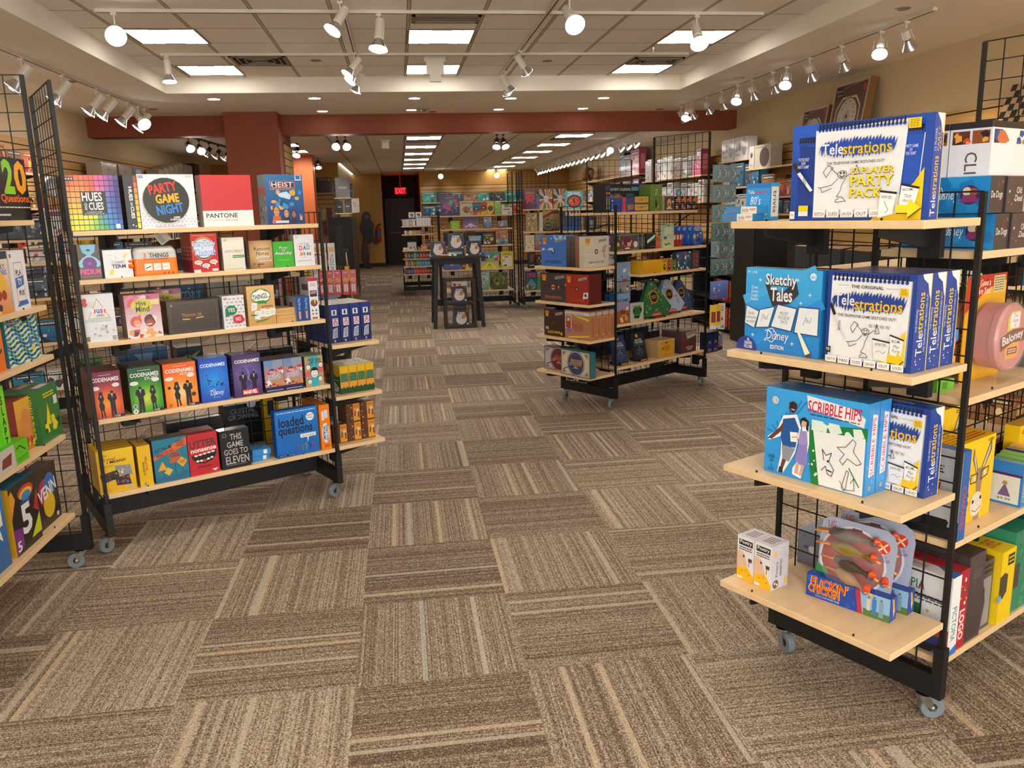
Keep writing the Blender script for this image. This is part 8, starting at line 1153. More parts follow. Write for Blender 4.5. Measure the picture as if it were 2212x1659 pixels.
for i in range(14): b.lathe([(0, -.018), (.016, -.009), (.016, .009), (0, .018)], 7, Matrix.Translation((rg.uniform(0, .1), rg.uniform(0, .05), .018+.02*(i//5))), cl(rg.choice(['#d8c8b0', '#8a6a4a', '#2a2a2a', '#b8a890'])))
tag(b.obj('pile_of_figures', 'print', None, loc, rad(an)), f'small pile of mixed beige figures between the white book and orange box', 'figures', kind='stuff')
for i in range(2): o = boxmesh(.115, .13, .05, '#e0dcd8', [('r', 0, .25, 1, 1, '#e0dcd8'), ('r', 0, 0, 1, .25, '#2a2c6a'), ('r', .2, .5, .8, .8, '#7a3a30'), ('p', [(.2, .35), (.8, .35), (.7, .55)], '#2a2a2a')]).obj('card_game_box', 'print', None, (.20+.135*i, 16.45, 1.505), 0); tag(o, f'white and navy card box perched on the {("left", "right")[i]} above the white bottle-shaped boxes', 'game box'); 
b = MB(); b.box(.05, 16.35, 1.48, .64, 16.62, 1.502); o = b.obj('shelf', 'maple', RH.root); o.matrix_parent_inverse = (Matrix.Translation((.66, 16.6, 0)) @ Matrix.Rotation(rad(90), 4, 'Z')).inverted()
for k_, (z, cnt) in enumerate(((.5, 5), (.9, 5))): row(RH, 'F', k_+1, .05, 1.15, .02, cnt, f'on the {("lower", "upper")[k_]} right side shelf of the narrow rack', 640+k_, .12, .2, d=.1)
# upper small items right of the narrow rack, in front of the back wall
# racks K and M
for n_, hh in ((1, .2), (2, .22), (3, .2), (4, .15), (5, .22)):
    row(RK, 'F', n_, .04, 1.18, .03, 6, f'on shelf {ORD[n_-1]} from below of the rack half hidden behind the left rack', 700+n_, hh*.7, hh, pals=[5, 9, 8, 2, 5], d=.12)
for n_ in range(1, 5): row(RA2, 'F', n_, .04, 1.18, .03, 6, f'on shelf {ORD[n_-1]} from below of the rack behind the right foreground rack', 720+n_, .14, .24, pals=[5, 8, 1, 9], d=.12)
for n_ in range(1, 4): row(RA2, 'N', n_, .03, .58, .02, 3, f'on end shelf {ORD[n_-1]} from below of the rack behind the right foreground rack', 730+n_, .14, .24, pals=[9, 2, 1, 8], d=.12)
row(RA2, 'B', 3, .05, 1.15, .03, 6, 'on the third far side shelf of the rack behind the right foreground rack', 741, .14, .24, pals=[9, 8, 2])
# hook rack L with long packs and red packs
hb = MB()
for z in (1.36, 1.10):
    for x in (.16, .24, .32, .40, .48): hb = MB(); hb.bar((x, .0, z), (x, -.16, z+.01), .003); hb.obj('hook', 'black', RL.root)
for i in range(3):
    w = wpt(RL.P, 0, .19+.085*i, -.06-.03*i); hookpack(w[0], w[1], .76, 8, .065, .60, '#d8dce0', [('r', 0, 0, 1, 1, '#dcdfe4'), ('r', .1, .86, .9, .94, '#d8a83a'), ('v', 'PUZZLE ROLL', .25, .5, .75, .82, '#2a3a50'), ('g', 0, 0, 1, .30, ('#2a5a8a', '#8ab0d0')), ('x', .2, .33, .8, .45, 3, '#4a5a6a')], f'long white puzzle mat pack with a blue foot, {ORD[i]} from the left behind the left rack', group='long white puzzle mat packs')
w = wpt(RL.P, 0, .08, .0); hookpack(w[0], w[1], .9, 0, .10, .45, '#d8b020', [('r', 0, 0, 1, 1, '#dcb41c'), ('c', .6, .6, .3, '#8a4a1c'), ('x', .1, .3, .9, .5, 3, '#3a2a10')], 'yellow and brown hanging pack left of the long white puzzle mat packs')
for i in range(5):
    w = wpt(RL.P, 0, .26+.072*i, -.14+.01*i); hookpack(w[0], w[1], .86, 6, .062, .24, '#c8242c', [('r', 0, 0, 1, 1, '#cc2830'), ('x', .2, .86, .8, .93, 1, '#f0d0c8'), ('c', .5, .6, .36, '#e8a020'), ('l', [(.35, .52), (.65, .68)], .1, '#c8242c'), ('r', .2, .12, .8, .42, '#e8e4e0'), ('v', 'spin', .35, .14, .65, .4, '#3a2a2a')], f'red hanging pack with an orange swirl, {ORD[i]} from the left behind the left rack', group='red hanging packs with an orange swirl')
# ================================================================ black display table with cat boxes
tb_ = empty('display_table', (.783, 11.88, 0)); tag(tb_, 'tall black wooden table with splayed legs in the middle of the aisle', 'table')
b = MB(); b.box(-.375, -.39, .985, .375, .39, 1.012); b.obj('table_top', 'blackwood', tb_)
b = MB(); b.box(-.30, -.32, .90, .30, -.295, .985); b.box(-.30, .295, .90, .30, .32, .985); b.box(-.32, -.31, .90, -.295, .31, .985); b.box(.295, -.31, .90, .32, .31, .985); b.obj('apron', 'blackwood', tb_)
for sx in (-1, 1):
    for sy in (-1, 1):
        b = MB(); x0, y0, x1, y1 = sx*.29, sy*.30, sx*.345, sy*.34; r0 = .032
        b.raw([(x1+a*r0*.85, y1+c*r0*.85, 0) for a, c in ((-1, -1), (1, -1), (1, 1), (-1, 1))]+[(x0+a*r0, y0+c*r0, .985) for a, c in ((-1, -1), (1, -1), (1, 1), (-1, 1))], [(3, 2, 1, 0), (4, 5, 6, 7), (0, 1, 5, 4), (1, 2, 6, 5), (2, 3, 7, 6), (3, 0, 4, 7)]); b.obj('leg', 'blackwood', tb_)
for s_ in (-1, 1):
    b = MB(); b.box(s_*.325-.012, -.31, .27, s_*.325+.012, .31, .35); b.obj('stretcher', 'blackwood', tb_)
b = MB(); b.box(-.31, .30, .25, .31, .322, .35); b.obj('stretcher', 'blackwood', tb_)
fs = empty('display_stand', (.80, 11.62, 0)); tag(fs, 'dark brown open wooden frame stand under the black table', 'display stand')
b = MB()
for sx in (-1, 1):
    for y in (-.14, .12): b = MB(); b.box(sx*.205-.022, y-.015, 0, sx*.205+.022, y+.015, .70); b.obj('frame_post', 'brownwood', fs)
for z in (.0, .34, .665): b = MB(); b.box(-.19, -.15, z+.002, .19, .13, z+.032); b.obj('shelf', 'brownwood', fs)
catf = [('r', 0, 0, 1, 1, '#3a3844'), ('l', [(.03, .03), (.97, .03), (.97, .97), (.03, .97)], .012, '#4c4a58', 1), ('t', 'beep', .28, .72, .74, .90, '#a8b4dc', {'b': .09}), ('t', 'beep', .29, .73, .73, .89, '#e8ecf8', {'b': .02}), ('c', .5, .42, .36, '#8a96c8'), ('c', .5, .41, .33, '#e0d8d0'), ('p', [(.22, .60), (.24, .78), (.40, .70)], '#e0d8d0'), ('p', [(.60, .70), (.76, .78), (.78, .60)], '#c8803a'), ('c', .64, .55, .13, '#c8803a'), ('c', .42, .46, .025, '#2a2630'), ('c', .58, .46, .025, '#2a2630'), ('c', .50, .41, .02, '#c88a80'), ('r', .84, .05, .95, .15, '#d8d8dc'), ('x', .84, .88, .94, .95, 1, '#c8c8d4'), ('x', .06, .04, .5, .07, 1, '#8a88a0')]
def cat(x, y, z, w, rz, lb, **k):
    o = boxmesh(w, w, .07, '#3a3844', catf, [('r', 0, 0, 1, 1, '#34323e'), ('n', 250, .2, .1, .8, .9, ['#b8b4c0', '#4a4858'], 5)], [('r', 0, 0, 1, 1, '#34323e'), ('n', 251, .2, .1, .8, .9, ['#b8b4c0', '#4a4858'], 5)])
    return tag(o.obj('game_box', 'gloss', None, (x, y, z), rad(rz)), lb, 'game box', 'dark grey boxes with a round white animal')
TZ = 1.0125
cat(.43, 11.66, TZ, .205, -8, 'dark grey box with a round white animal, left one on the black table'); cat(.945, 11.60, TZ, .20, 10, 'dark grey box with a round white animal, right one on the black table')
o = boxmesh(.24, .085, .12, '#2a2834', [('x', .1, .2, .9, .8, 2, '#6a6880')]).obj('game_box', 'print', None, (.67, 11.78, TZ), 0); tag(o, 'flat dark box under the middle animal box on the black table', 'game box')
cat(.685, 11.80, TZ+.086, .225, 0, 'dark grey box with a round white animal, raised middle one on the black table')
o = boxmesh(.20, .055, .05, '#22283c', [('r', 0, 0, 1, 1, '#22283c'), ('r', 0, .5, 1, 1, '#8ab0d0'), ('c', .5, .4, .12, '#d8dce4'), ('n', 252, .1, .5, .9, .95, ['#d8902c', '#e0e0d8'], 6)]).obj('display_tray', 'print', None, (.66, 11.58, TZ), 0); tag(o, 'low tray with blue lining in front of the middle animal box', 'tray')
for i in range(3): b = MB(); b.lathe([(0, 0), (.022, .004), (.028, .016), (.02, .03), (0, .034)], 10, None, cl('#d8941c')); tag(b.obj('toy_piece', 'gloss', None, (.575+.042*i, 11.545+.01*i, TZ), 0, smooth=True), f'round orange toy piece, {ORD[i]} from the left at the front edge of the black table', 'toy piece')
for i, (x, lb) in enumerate(((.69, 'left'), (.925, 'right'))): b = MB(); b.lathe([(0, 0), (.02, .003), (.024, .012), (.016, .026), (0, .03)], 10, None, cl('#d8d8dc')); tag(b.obj('toy_piece', 'gloss', None, (x, 11.53, TZ), 0, smooth=True), f'round white toy piece, {lb} one at the front edge of the black table', 'toy piece')
cat(.69, 11.52, .3725, .215, 3, 'dark grey box with a round white animal on the upper board of the frame stand'); cat(.70, 11.52, .0325, .225, 3, 'dark grey box with a round white animal on the lowest board of the frame stand')
o = boxmesh(.17, .055, .10, '#1c1c22', [('x', .1, .2, .9, .8, 1, '#5a5a68')]).obj('game_box', 'print', None, (.72, 11.56, .2582), 0); tag(o, 'small black box on top of the lower animal box in the frame stand', 'game box')
# ================================================================ along the corridor on the left
sl = empty('step_ladder', (-1.02, 13.2, 0)); tag(sl, 'folding step ladder with a black cap, red handle and yellow tool pouch behind the left rack', 'step ladder')
b = MB(); b.box(-.13, -.10, 1.05, .20, .10, 1.09, 'k'); b.obj('top_cap', 'blackwood', sl)
for sx in (-.12, .16):
    b = MB(); b.bar((sx, .02, 1.06), (sx*1.3+.06, -.38, 0), .013, 6); b.obj('leg', 'chrome', sl); b = MB(); b.bar((sx, .06, 1.06), (sx*1.2+.04, .42, 0), .013, 6); b.obj('leg', 'chrome', sl)
for z in (.30, .58, .82): b = MB(); k_ = (1.06-z)/1.06; b.box(-.14, -.02-.38*k_-.05, z, .22, -.02-.38*k_+.05, z+.025); b.obj('step', 'blackwood', sl)
b = MB(); b.bar((-.22, -.12, .72), (-.10, -.12, 1.0), .022, 8); b.obj('handle', 'red', sl)
b = MB(); b.box(.06, -.30, .62, .22, -.22, .84); b.obj('tool_pouch', 'yellowp', sl)
ct = empty('hand_cart', (-.98, 14.6, 0)); tag(ct, 'small wheeled cart with cardboard on it between the left rack and the black cabinet', 'cart')
b = MB(); b.box(-.25, -.35, .12, .18, .3, .15); b.bar((.1, -.33, .12), (.1, -.33, .55), .015, 6); b.obj('platform', 'blackwood', ct)
for x, y in ((-.18, -.3), (.12, -.3), (-.18, .25), (.12, .25)): caster(ct, x, y, 40)
cb = empty('cardboard_box', (-.93, 15.05, 0)); tag(cb, 'brown cardboard box with an open flap on the floor, lower of two beside the black cabinet', 'cardboard box')
b = MB(); b.box(-.2, -.2, 0, .14, .2, .34); b.obj('carton', 'card', cb); b = MB(); b.raw([(-.2, -.2, .34), (.14, -.2, .34), (.16, -.3, .38), (-.2, -.3, .38)], [(0, 1, 2, 3)]); b.raw([(-.2, -.2, .336), (.14, -.2, .336), (.16, -.3, .376), (-.2, -.3, .376)], [(3, 2, 1, 0)]); b.obj('flap', 'card', cb)
cb = empty('cardboard_box', (-.96, 15.1, .3405)); tag(cb, 'brown cardboard box stacked on another one beside the black cabinet', 'cardboard box'); b = MB(); b.box(-.2, -.16, 0, .13, .16, .27); b.obj('carton', 'card', cb)
bc = empty('black_cabinet', (-1.1, 16.6, 0)); tag(bc, 'tall black cabinet at the left side of the corridor', 'cabinet')
b = MB(); b.box(-.2, -.95, 0, .22, .95, 1.58); b.obj('body', 'blackwood', bc)
for i in range(3): b = MB(); b.box(.22, -.9+.62*i, .08, .235, -.34+.62*i, 1.52); o = b.obj('door', 'blackwood', bc); k_ = MB(); k_.bar((.245, -.38+.62*i, .8), (.245, -.38+.62*i, .95), .008, 6); k_.obj('handle', 'chrome', o)
b = MB(); b.box(.236, -.85, .85, .242, -.78, 1.10); b.obj('red_strip', 'red', bc)
ws = empty('wall_shelf', (-1.12, 18.4, 0)); tag(ws, 'black shelf frame with two pale boards beside the corridor wall', 'shelf')
b = MB(); grid(b, (-.22, -.3), (-.22, .9), .1, 2.3, .15, .004); b.obj('frame', 'black', ws)
for z in (1.66, 1.98): b = MB(); b.box(-.21, -.3, z-.02, .14, .9, z); b.obj('shelf', 'maple', ws)
for i, (y, z, w_, h_, c_, lb) in enumerate(((18.2, 1.9803, .30, .42, '#6a6c6c', 'grey coffin-shaped'), (18.55, 1.9803, .2, .30, '#7a4a4a', 'reddish'), (18.2, 1.6603, .12, .26, '#1c1a1c', 'black'), (18.34, 1.6603, .12, .28, '#3a3a3c', 'dark grey'))):
    o = boxmesh(w_, h_, .12, c_, [('r', 0, 0, 1, 1, c_), ('x', .2, .4, .8, .6, 1, '#b8b8b8')]).obj('game_box', 'gloss', None, (-1.30+(.16 if i in (1, 3) else 0), y, z), 0); tag(o, f'{lb} box on the shelf frame above the black cabinet', 'game box')
o = boxmesh(.16, .3, .12, '#c8bcb0', [('n', 260, .1, .1, .9, .7, ['#5a2a2a', '#8a8a8a'], 5)]).obj('game_box', 'gloss', None, (-.98, 18.15, 1.6603), 0); tag(o, 'pale box with a red picture at the right end of the lower shelf above the black cabinet', 'game box')
bp = boxmesh(.36, .34, .06, '#26221e', [('g', 0, 0, 1, 1, ('#3a3430', '#24201c')), ('t', 'PEGASUS', .2, .82, .7, .92, '#b8b0a8', {'b': .03}), ('c', .82, .86, .08, '#b0a030'), ('p', [(.3, .4), (.7, .6), (.8, .4), (.4, .2)], '#5a3a30')]).obj('game_box', 'gloss', None, (-1.83, 19.62, 2.1303), 0); tag(bp, 'black box with pale lettering on the shelf above the shining packs at the end of the left wall', 'game box')
b = MB(); b.box(-2.2, 19.66, 2.108, -1.42, 19.98, 2.13); tag(b.obj('wall_shelf', 'maple'), 'short maple shelf under the black box, right of the orange pillar', 'shelf')
for j, z in enumerate((1.52, 1.20, .88)):
    for i in range(4):
        c_ = ['#d8c8b8', '#e0d0a8', '#8a4a6a', '#d8a890'][(i+j) % 4]; hookpack(-1.90+.13*i, 19.80, z, 0, .10, .26, c_, [('r', 0, 0, 1, 1, c_), ('n', 270+i+4*j, .1, .1, .9, .9, ['#c83a3a', '#e8e0d0', '#3a3a6a', '#e0a040'], 6)], f'bright hanging pack, {ORD[i]} from left, row {ORD[j]} from top beside orange pillar', group='bright hanging packs beside the orange pillar')
# cardboard cut-out figure
b = MB(); px = [(.10, 0), (.30, 0), (.28, .10), (.24, .16), (.25, .45), (.29, .74), (.34, .80), (.44, .70), (.50, .78), (.42, .92), (.40, 1.12), (.44, 1.32), (.38, 1.40), (.34, 1.46), (.36, 1.58), (.30, 1.68), (.20, 1.70), (.10, 1.62), (.08, 1.48), (.06, 1.38), (.0, 1.28), (.02, 1.08), (.08, .95), (.02, .60), (.0, .30), (.06, .12)]
n = len(px); b.raw([(x, 0, z) for x, z in px]+[(x, .006, z) for x, z in px], [tuple(range(n)), tuple(range(2*n-1, n-1, -1))]+[(i, n+i, n+(i+1) % n, (i+1) % n) for i in range(n)], '#1c181a')
paintface(b, (0, -.0004, 0), (1, 0, 0), (0, 0, 1), (0, -1, 0), .5, 1.7, [('c', .46, .91, .12, '#5a3a30', .04), ('p', [(.1, .30), (.35, .55), (.45, .50), (.3, .10), (.1, .10)], '#4a1c1c'), ('p', [(.40, .26), (.55, .26), (.58, .44), (.42, .44)], '#6a4a38')])
o = b.obj('cardboard_cutout', 'print', None, (-1.18, 25.3, 0)); tag(o, 'dark life-size cardboard cut-out of a standing person against the ochre corridor wall', 'cardboard cut-out'); b = MB(); b.raw([(.15, .006, 0), (.15, .25, 0), (.15, .006, .8), (.156, .006, 0), (.156, .25, 0), (.156, .006, .8)], [(0, 1, 2), (5, 4, 3), (0, 3, 4, 1), (1, 4, 5, 2), (2, 5, 3, 0)]); b.obj('easel_back', 'card', o)
# ================================================================ shelves and stock along the walls
def wallshelf(name, side, y0, y1, z, label, dep=.30):
    r = empty(name, (XR-.016 if side == 'R' else XL+.016, (y0+y1)/2, z)); tag(r, label, 'shelf', 'maple wall shelves'); s_ = -1 if side == 'R' else 1; L = (y1-y0)/2
    b = MB(); b.box(min(0, s_*dep), -L, -.022, max(0, s_*dep), L, 0); b.obj('board', 'maple', r)
    for y in (-L+.15, L-.15):
        b = MB(); n = .004; p = [(0, y, -.023), (s_*.27, y, -.023), (s_*.27, y, -.04), (0, y, -.12)]; b.raw([(a, c-n, d) for a, c, d in p]+[(a, c+n, d) for a, c, d in p], [(0, 1, 2, 3), (7, 6, 5, 4), (0, 4, 5, 1), (1, 5, 6, 2), (2, 6, 7, 3), (3, 7, 4, 0)]); b.obj('bracket', 'black', r)
def wbox(side, y, z, w, h, d, lb, c, face, sidef=(), dep=.28, name='game_box', lean=0, mat='print', rz=0, top=()):
    """y: edge farther from (R) / nearer to (L) the camera"""
    x = XR-.016-dep if side == 'R' else XL+.016+dep; a = -90 if side == 'R' else 90
    o = boxmesh(w, h, d, c, face, right=sidef, left=sidef, top=top).obj(name, mat, None, (x, y, z+.0003), rad(a+rz))
    if lean: o.rotation_euler = (-rad(lean), 0, rad(a+rz))
    return tag(o, lb, 'game box')
def wrow(side, y0, y1, z, cnt, where, seed, hmin=.15, hmax=.28, pals=None, d=.16, dep=.28, solo=False):
    rg = random.Random(seed); W_ = (y1-y0); ws = [rg.uniform(.7, 1.3) for _ in range(cnt)]; tot = sum(ws); q = y1 if side == 'R' else y0
    for i in range(cnt):
        w = ws[i]/tot*(W_-.012*cnt); p = rg.choice(pals) if pals else rg.randint(0, 9)
        o = wbox(side, q, z, w, rg.uniform(hmin, hmax), d, f'{PN[p]} game box, {ORD[i]} from the left {where}', PAL[p][0], cover(seed*17+i, p), [('r', .2, .2, .8, .8, PAL[p][1])], dep=dep-rg.uniform(0, .03)); q += (-1 if side == 'R' else 1)*(w+.012)
        if not solo: stuff(o)
wallshelf('wall_shelf', 'R', 11.2, 12.3, 2.25, 'wall shelf holding the tall white boxes near the beam')
wallshelf('wall_shelf', 'R', 8.2, 11.28, 2.10, 'long wall shelf with the two leaning wooden board boxes')
wallshelf('wall_shelf', 'R', 10.9, 12.2, 1.87, 'wall shelf under the tall white boxes, second from the top')
wallshelf('wall_shelf', 'R', 8.0, 10.88, 1.71, 'wall shelf with red boxes below the leaning boards')
wallshelf('wall_shelf', 'R', 9.6, 12.2, 1.49, 'wall shelf above the black bookcase')
wallshelf('wall_shelf', 'R', 5.2, 7.9, 2.10, 'wall shelf carrying the checkered board behind the tall right panel')
wallshelf('wall_shelf', 'R', 4.2, 7.9, 1.75, 'wall shelf at the right picture edge, second from the top')
wallshelf('wall_shelf', 'R', 4.2, 7.9, 1.30, 'wall shelf at the right picture edge, third from the top')
wallshelf('wall_shelf', 'R', 4.2, 7.9, .85, 'wall shelf at the right picture edge, fourth from the top')
wallshelf('wall_shelf', 'R', 13.0, 16.3, 2.11, 'wall shelf seen through the tall panel of the middle rack, upper')
wallshelf('wall_shelf', 'R', 12.9, 16.3, 1.68, 'wall shelf seen through the tall panel of the middle rack, lower')
wallshelf('wall_shelf', 'R', 16.5, 21.7, 2.29, 'highest wall shelf far along the right wall')
wallshelf('wall_shelf', 'R', 16.5, 21.7, 1.80, 'second wall shelf far along the right wall')
wp = '#dcd8d2'
for i, (y, lb) in enumerate(((12.22, 'farther'), (11.74, 'nearer'))): wbox('R', y, 2.25, .46, .31, .14, f'tall white toy box with an oval figure window on the highest wall shelf, {lb} one', wp, [('r', 0, 0, 1, 1, wp), ('x', .08, .85, .5, .92, 2, '#8a8078'), ('r', .08, .35, .24, .7, '#5a6a80'), ('r', .3, .4, .48, .78, '#6a3a34'), ('c', .74, .55, .18, '#a86a5a', .4), ('c', .74, .55, .14, '#c8a088', .34), ('r', .66, .2, .82, .8, '#6a90b0'), ('x', .08, .15, .5, .28, 2, '#5a7a74')])
for i, (y, w_) in enumerate(((11.22, .16), (11.04, .50))): wbox('R', y, 2.10, w_, .30, .16, ('narrow white box beside the round window box' if i == 0 else 'white toy box with a large dark round window, left of the leaning boards'), '#b8ae9c', [('r', 0, 0, 1, 1, '#c0b6a4'), ('x', .1, .86, .8, .93, 1, '#6a5a50'), ('c', .62 if i else .5, .45, .30, '#3a201c', .42)] if i else [('r', 0, 0, 1, 1, wp), ('c', .5, .6, .25, '#5a3a34', .12), ('x', .2, .1, .8, .2, 2, '#6a8a80')])
bd = [('r', 0, 0, 1, 1, '#c8bca8'), ('r', .04, .04, .96, .96, '#6a4a3c'), ('l', [(.04, .9), (.96, .97)], .01, '#a8907c'), ('r', .06, .8, .26, .94, '#26221e'), ('t', 'Board\nGame', .08, .82, .24, .92, '#c8c0b4'), ('c', .90, .88, .05, '#c8404a'), ('p', [(.14, .44), (.3, .28), (.7, .28), (.86, .44), (.86, .66), (.7, .80), (.3, .80), (.14, .66)], '#d8ccb8'), ('p', [(.17, .45), (.32, .31), (.68, .31), (.83, .45), (.83, .65), (.68, .77), (.32, .77), (.17, .65)], '#7a4a3c'), ('c', .5, .54, .30, '#3a3834'), ('c', .5, .54, .285, '#cfc6b6'), ('c', .5, .54, .1, '#b8ae9c'), ('c', .5, .54, .03, '#2a2a2a'), ('r', .08, .05, .92, .22, '#3a3630'), ('x', .12, .07, .6, .2, 3, '#c8c0b4'), ('r', .65, .07, .88, .2, '#a89c8a')]
for k_ in range(12): bd.append(('c', .5+.2*math.cos(k_*.6+.2), .54+.2*math.sin(k_*.6+.2), .012, '#2a2a2a'))
for i, (y, h_) in enumerate(((9.93, .64), (9.24, .84))): wbox('R', y, 2.10, .60 if i == 0 else .70, h_, .09, f'large flat wooden board game box leaning on the right wall shelf, {("farther and smaller", "nearer and taller")[i]} one', '#8a6a44', bd, [('r', 0, 0, 1, 1, '#8a6438')], lean=9, dep=.25)
cb_ = [('r', 0, 0, 1, 1, '#d8b88a')]
for i in range(8):
    for j in range(8):
        if (i+j) % 2: cb_.append(('r', i/8, j/8, (i+1)/8, (j+1)/8, '#22201e'))
wbox('R', 6.45, 2.10, .52, .46, .02, 'large black and cream checkered board leaning on the shelf behind the tall right panel', '#d8b88a', cb_, lean=22, dep=.27, name='chess_board')
wbox('R', 7.85, 1.75, .40, .37, .06, 'white-topped box with a tilted word tile board picture behind the huge blue box', '#d8d4d0', [('r', 0, .75, 1, 1, '#dcd8d2'), ('r', 0, 0, 1, .75, '#3a5a6a'), ('p', [(.1, .05), (.7, .0), (.95, .62), (.3, .72)], '#c8a070'), ('n', 280, .2, .05, .85, .65, ['#8a3a34', '#3a6a50', '#e0d8c8', '#5a3020'], 24), ('r', 0, .74, .7, .80, '#22303c')])
wrow('R', 10.9, 12.15, 1.87, 5, 'on the second wall shelf under the white toy boxes', 801, .28, .36, pals=[9, 2, 6, 9, 5])
wrow('R', 9.7, 10.85, 1.71, 3, 'on the wall shelf left of the red boxes', 802, .16, .3, pals=[1, 8, 1]); wrow('R', 8.1, 9.6, 1.71, 4, 'on the wall shelf below the leaning boards', 803, .2, .3, pals=[1, 1, 5, 8])
wrow('R', 10.95, 12.1, 1.49, 4, 'on the wall shelf above the black bookcase, farther half', 804, .24, .3, pals=[9, 9, 5, 8]); wrow('R', 9.65, 10.85, 1.49, 4, 'on the wall shelf above the black bookcase, nearer half', 805, .12, .2, pals=[8, 5, 9])
for k_, (z, sd) in enumerate(((1.75, 806), (1.30, 807), (.85, 808))): wrow('R', 4.3 if k_ else 4.3, 7.8 if k_ else 7.3, z, 9, f'on wall shelf {ORD[k_+1]} from the top at the right picture edge', sd, .16, .30, pals=[8, 5, 9, 5, 1])
wrow('R', 13.1, 16.2, 2.11, 12, 'on the upper wall shelf seen through the tall panel', 809, .3, .42, pals=[9, 9, 6, 5, 8]); wrow('R', 13.0, 16.2, 1.68, 12, 'on the lower wall shelf seen through the tall panel', 810, .26, .36, pals=[9, 2, 5, 9])
wrow('R', 16.6, 21.6, 1.80, 12, 'on the second shelf far along the right wall', 811, .25, .4, pals=[5, 9, 0]); wrow('R', 16.6, 18.2, 2.29, 3, 'on the highest shelf far along the right wall', 812, .4, .5, pals=[9, 5, 6])
b = MB(); rg = random.Random(8)
for i in range(12): b.lathe([(0, -.1), (.07, -.05), (.09, .03), (.04, .09), (0, .11)], 7, Matrix.Translation((rg.uniform(-.1, .1), rg.uniform(-.3, .3), .1+rg.uniform(0, .16))), cl(rg.choice(['#5a3c28', '#8a6240', '#3a2c24', '#c8843a'])))
tag(b.obj('plush_toy', 'print', None, (4.95, 21.2, 2.30)), 'brown furry toy heap at the far end of the highest right wall shelf', 'plush toy')
# top row boxes along the back wall
b = MB(); b.box(.7, 24.68, 1.50, 5.0, 24.98, 1.522); tag(b.obj('wall_shelf', 'maple'), 'long shelf along the ochre back wall, lower', 'shelf', 'back wall shelves')
b = MB(); b.box(.7, 24.68, 1.88, 5.0, 24.98, 1.902); tag(b.obj('wall_shelf', 'maple'), 'long shelf along the ochre back wall, upper', 'shelf', 'back wall shelves')
rg = random.Random(21)
for j, z in enumerate((1.5223, 1.9023)):
    x = .74
    for i in range(9):
        w = rg.uniform(.34, .46); p = rg.choice([5, 5, 8, 1, 2, 7] if j else [5, 1, 2]); o = boxmesh(w, rg.uniform(.26, .32), .1, PAL[p][0], cover(900+i+10*j, p)).obj('game_box', 'print', None, (x, 24.75, z), 0); tag(o, f'{PN[p]} game box, {ORD[i]} from the left on the {("lower", "upper")[j]} shelf of the back wall', 'game box'); x += w+.015
# black bookcase and counter at the right
bk = empty('bookcase', (4.35, 9.5, 0)); tag(bk, 'black bookcase with red boxes behind the green hanging packs', 'bookcase')
b = MB(); b.box(-.3, -.02, 0, .3, .0, 1.14); b.box(-.3, 1.5, 0, .3, 1.52, 1.14); b.box(.28, 0, 0, .3, 1.5, 1.14); b.box(-.32, -.04, 1.12, .32, 1.54, 1.15); b.box(-.3, .74, 0, .3, .76, 1.12); b.obj('carcass', 'blackwood', bk)
for z in (.08, .42, .76): b = MB(); b.box(-.29, 0, z-.02, .28, 1.5, z); b.obj('shelf', 'blackwood', bk)
for j, z in enumerate((.08, .42, .76)):
    for i in range(3): o = boxmesh(.20, .26, .16, '#7a2a20', cover(930+i+j*3, 1)).obj('game_box', 'print', None, (4.08, 9.80+.23*i, z+.0003), rad(-90)); tag(o, f'dark red box, {ORD[i]} from near end, shelf {ORD[j]} from below in black bookcase', 'game box')
tc = empty('black_cabinet', (4.3, 7.6, 0)); tag(tc, 'tall black end cabinet between the green packs and the right rack', 'cabinet'); b = MB(); b.box(-.34, 1.2, 0, .34, 1.85, 1.42); b.obj('body', 'blackwood', tc)
b = MB(); b.box(-.355, 1.22, .05, -.341, 1.83, 1.40); b.obj('door', 'blackwood', tc)
for i in range(4): o = boxmesh(.2, .10+.02*i, .12, '#3a4a7a', cover(950+i, [2, 8, 1, 5][i])).obj('game_box', 'print', None, (4.05, 9.42-.15*(i % 4), 1.4205), rad(-90)); o['label'] = f'small game box, {ORD[i]} from the left on the tall black end cabinet'; o['category'] = 'game box'
cn = empty('counter', (4.2, 6.9, 0)); tag(cn, 'low black counter with open cases seen above the light blue drawing game box', 'counter'); b = MB(); b.box(-.32, -1.3, 0, .3, 1.1, .86); b.obj('body', 'blackwood', cn); b = MB(); b.box(-.35, -1.32, .86, .32, 1.12, .89); b.obj('counter_top', 'blackwood', cn)
for i in range(3):
    cs = empty('display_case', (4.15, 7.75-.48*i, .8905)); tag(cs, f'dark grey open box on the low black counter, {ORD[i]} from the left', 'display case'); b = MB(); b.box(-.15, -.2, 0, .2, .2, .30); b.obj('body', 'darkcard', cs); b = MB(); b.raw([(-.15, -.2, .30), (-.15, .2, .30), (.12, .2, .34), (.12, -.2, .34)], [(0, 1, 2, 3)]); b.raw([(-.15, -.2, .304), (-.15, .2, .304), (.12, .2, .344), (.12, -.2, .344)], [(3, 2, 1, 0)]); b.obj('lid_flap', 'card', cs)
gs = boxmesh(.24, .23, .06, '#2a5aa8', [('r', 0, 0, 1, 1, '#2a62b0'), ('t', 'Guess', .1, .55, .9, .8, 'w', {'b': .05, 's': .2}), ('n', 290, .2, .05, .9, .5, ['#c84a8a', '#e0d040', '#e0e0e8'], 7)]).obj('game_box', 'print', None, (3.87, 6.35, .8905), rad(-70)); tag(gs, 'blue guessing game box with white script seen through the grid under the top shelf', 'game box')
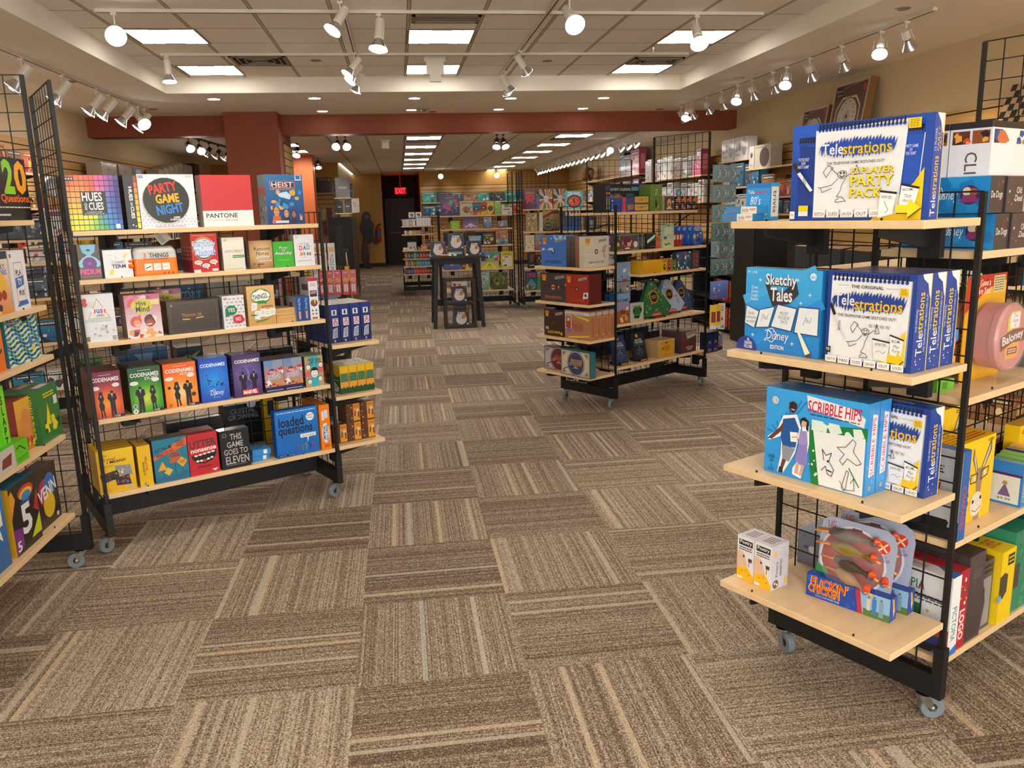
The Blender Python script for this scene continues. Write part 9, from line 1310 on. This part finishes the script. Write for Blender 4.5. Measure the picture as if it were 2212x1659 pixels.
for i, w_ in enumerate((.26, .24)): o = boxmesh(w_, .24, .06, '#d8dce0', [('r', 0, 0, 1, 1, '#dde0e4'), ('c', .8, .15, .14, '#c0d0e8'), ('x', .1, .85, .3, .9, 1, '#9aa0a8')]).obj('game_box', 'print', None, (3.87, 6.08-.29*i, .8905), rad(-75)); tag(o, f'plain white box, {("left", "right")[i]} of the two beside the blue guessing game box', 'game box')
# left wall stock
wallshelf('wall_shelf', 'L', 11.4, 17.6, 2.18, 'highest wall shelf on the left, above the rainbow box')
for k_, z in enumerate((2.15, 1.78, 1.38, .98)): wallshelf('wall_shelf', 'L', 4.6, 9.9, z, f'left wall shelf {ORD[k_]} from the top between the two left racks')
for k_, z in enumerate((1.74, 1.3, .9)): wallshelf('wall_shelf', 'L', 10.2, 17.6, z, f'left wall shelf {ORD[k_+1]} from the top behind the left rack')
for i, y in enumerate((11.9, 12.6)): wbox('L', y, 2.18, .6, .22, .2, f'plain beige storage box on the highest left wall shelf, {("nearer", "farther")[i]} one', '#a8987e', [('r', 0, 0, 1, 1, '#b0a086'), ('r', .4, .55, .5, .65, '#4a3a2c')])
wbox('L', 13.25, 2.18, .5, .23, .2, 'beige box with a blue, white and red end on the highest left wall shelf', '#a8987e', [('r', 0, 0, 1, 1, '#3a70b0'), ('r', .25, .15, .75, .85, '#d8d4d0'), ('r', .8, 0, 1, 1, '#c84a40')])
for i in range(7): wbox('L', 14.6+.34*i, 2.18, .30, .26+.045*min(i, 4), .2, f'pale grey carton, {ORD[i]} from the left in the stepped row on the highest left wall shelf', '#a89e8c', [('r', 0, 0, 1, 1, '#b4aa98'), ('l', [(.0, .66), (1, .66)], .012, '#6a6050'), ('l', [(.0, .33), (1, .33)], .012, '#6a6050')])
wbox('L', 17.1, 2.18, .42, .5, .2, 'dark brown box with a red emblem at the far end of the highest left wall shelf', '#2c1e1a', [('r', 0, 0, 1, 1, '#30221e'), ('x', .2, .8, .8, .9, 1, '#b04a40')])
for k_, z in enumerate((2.15, 1.78, 1.38, .98)): wrow('L', 4.7, 9.8, z, 14, f'on left wall shelf {ORD[k_]} from the top between the two left racks', 960+k_, .14, .26, pals=[8, 5, 9, 1, 5])
for k_, z in enumerate((1.74, 1.3, .9)): wrow('L', 10.3, 17.5, z, 14, f'on left wall shelf {ORD[k_+1]} from the top behind the left rack', 970+k_, .18, .32, pals=[8, 5, 8, 4, 9])
b = MB(); b.lathe([(0, 0), (.10, 0), (.12, .02), (.12, .045), (.10, .06), (.04, .05), (0, .05)], 26, Matrix.Rotation(rad(90), 4, 'X'), cl('#8a6a3a'))
rt = empty('round_tin', (-3.86, 9.95, 2.01)); tag(rt, 'round brass-coloured tin standing on the left wall shelf beside the rainbow box', 'tin'); b.obj('body', 'silver', rt, (0, 0, 0), rad(70))
# exit letters
def sign_text(parent, s_, W_, H_, mat):
    vs, fs_ = glyphs(s_, .03, 0.0); b = MB(); b.raw([((u-.5)*W_, -.0215, (v-.5)*H_) for u, v in vs], fs_); b.obj('letters', mat, parent)
sign_text(SIGN, 'EXIT', .32, .17, 'exit')
tag(STUFF.obj('stock_boxes', 'print'), 'dense rows of small mixed game boxes filling the background shelves', 'game boxes', kind='stuff')
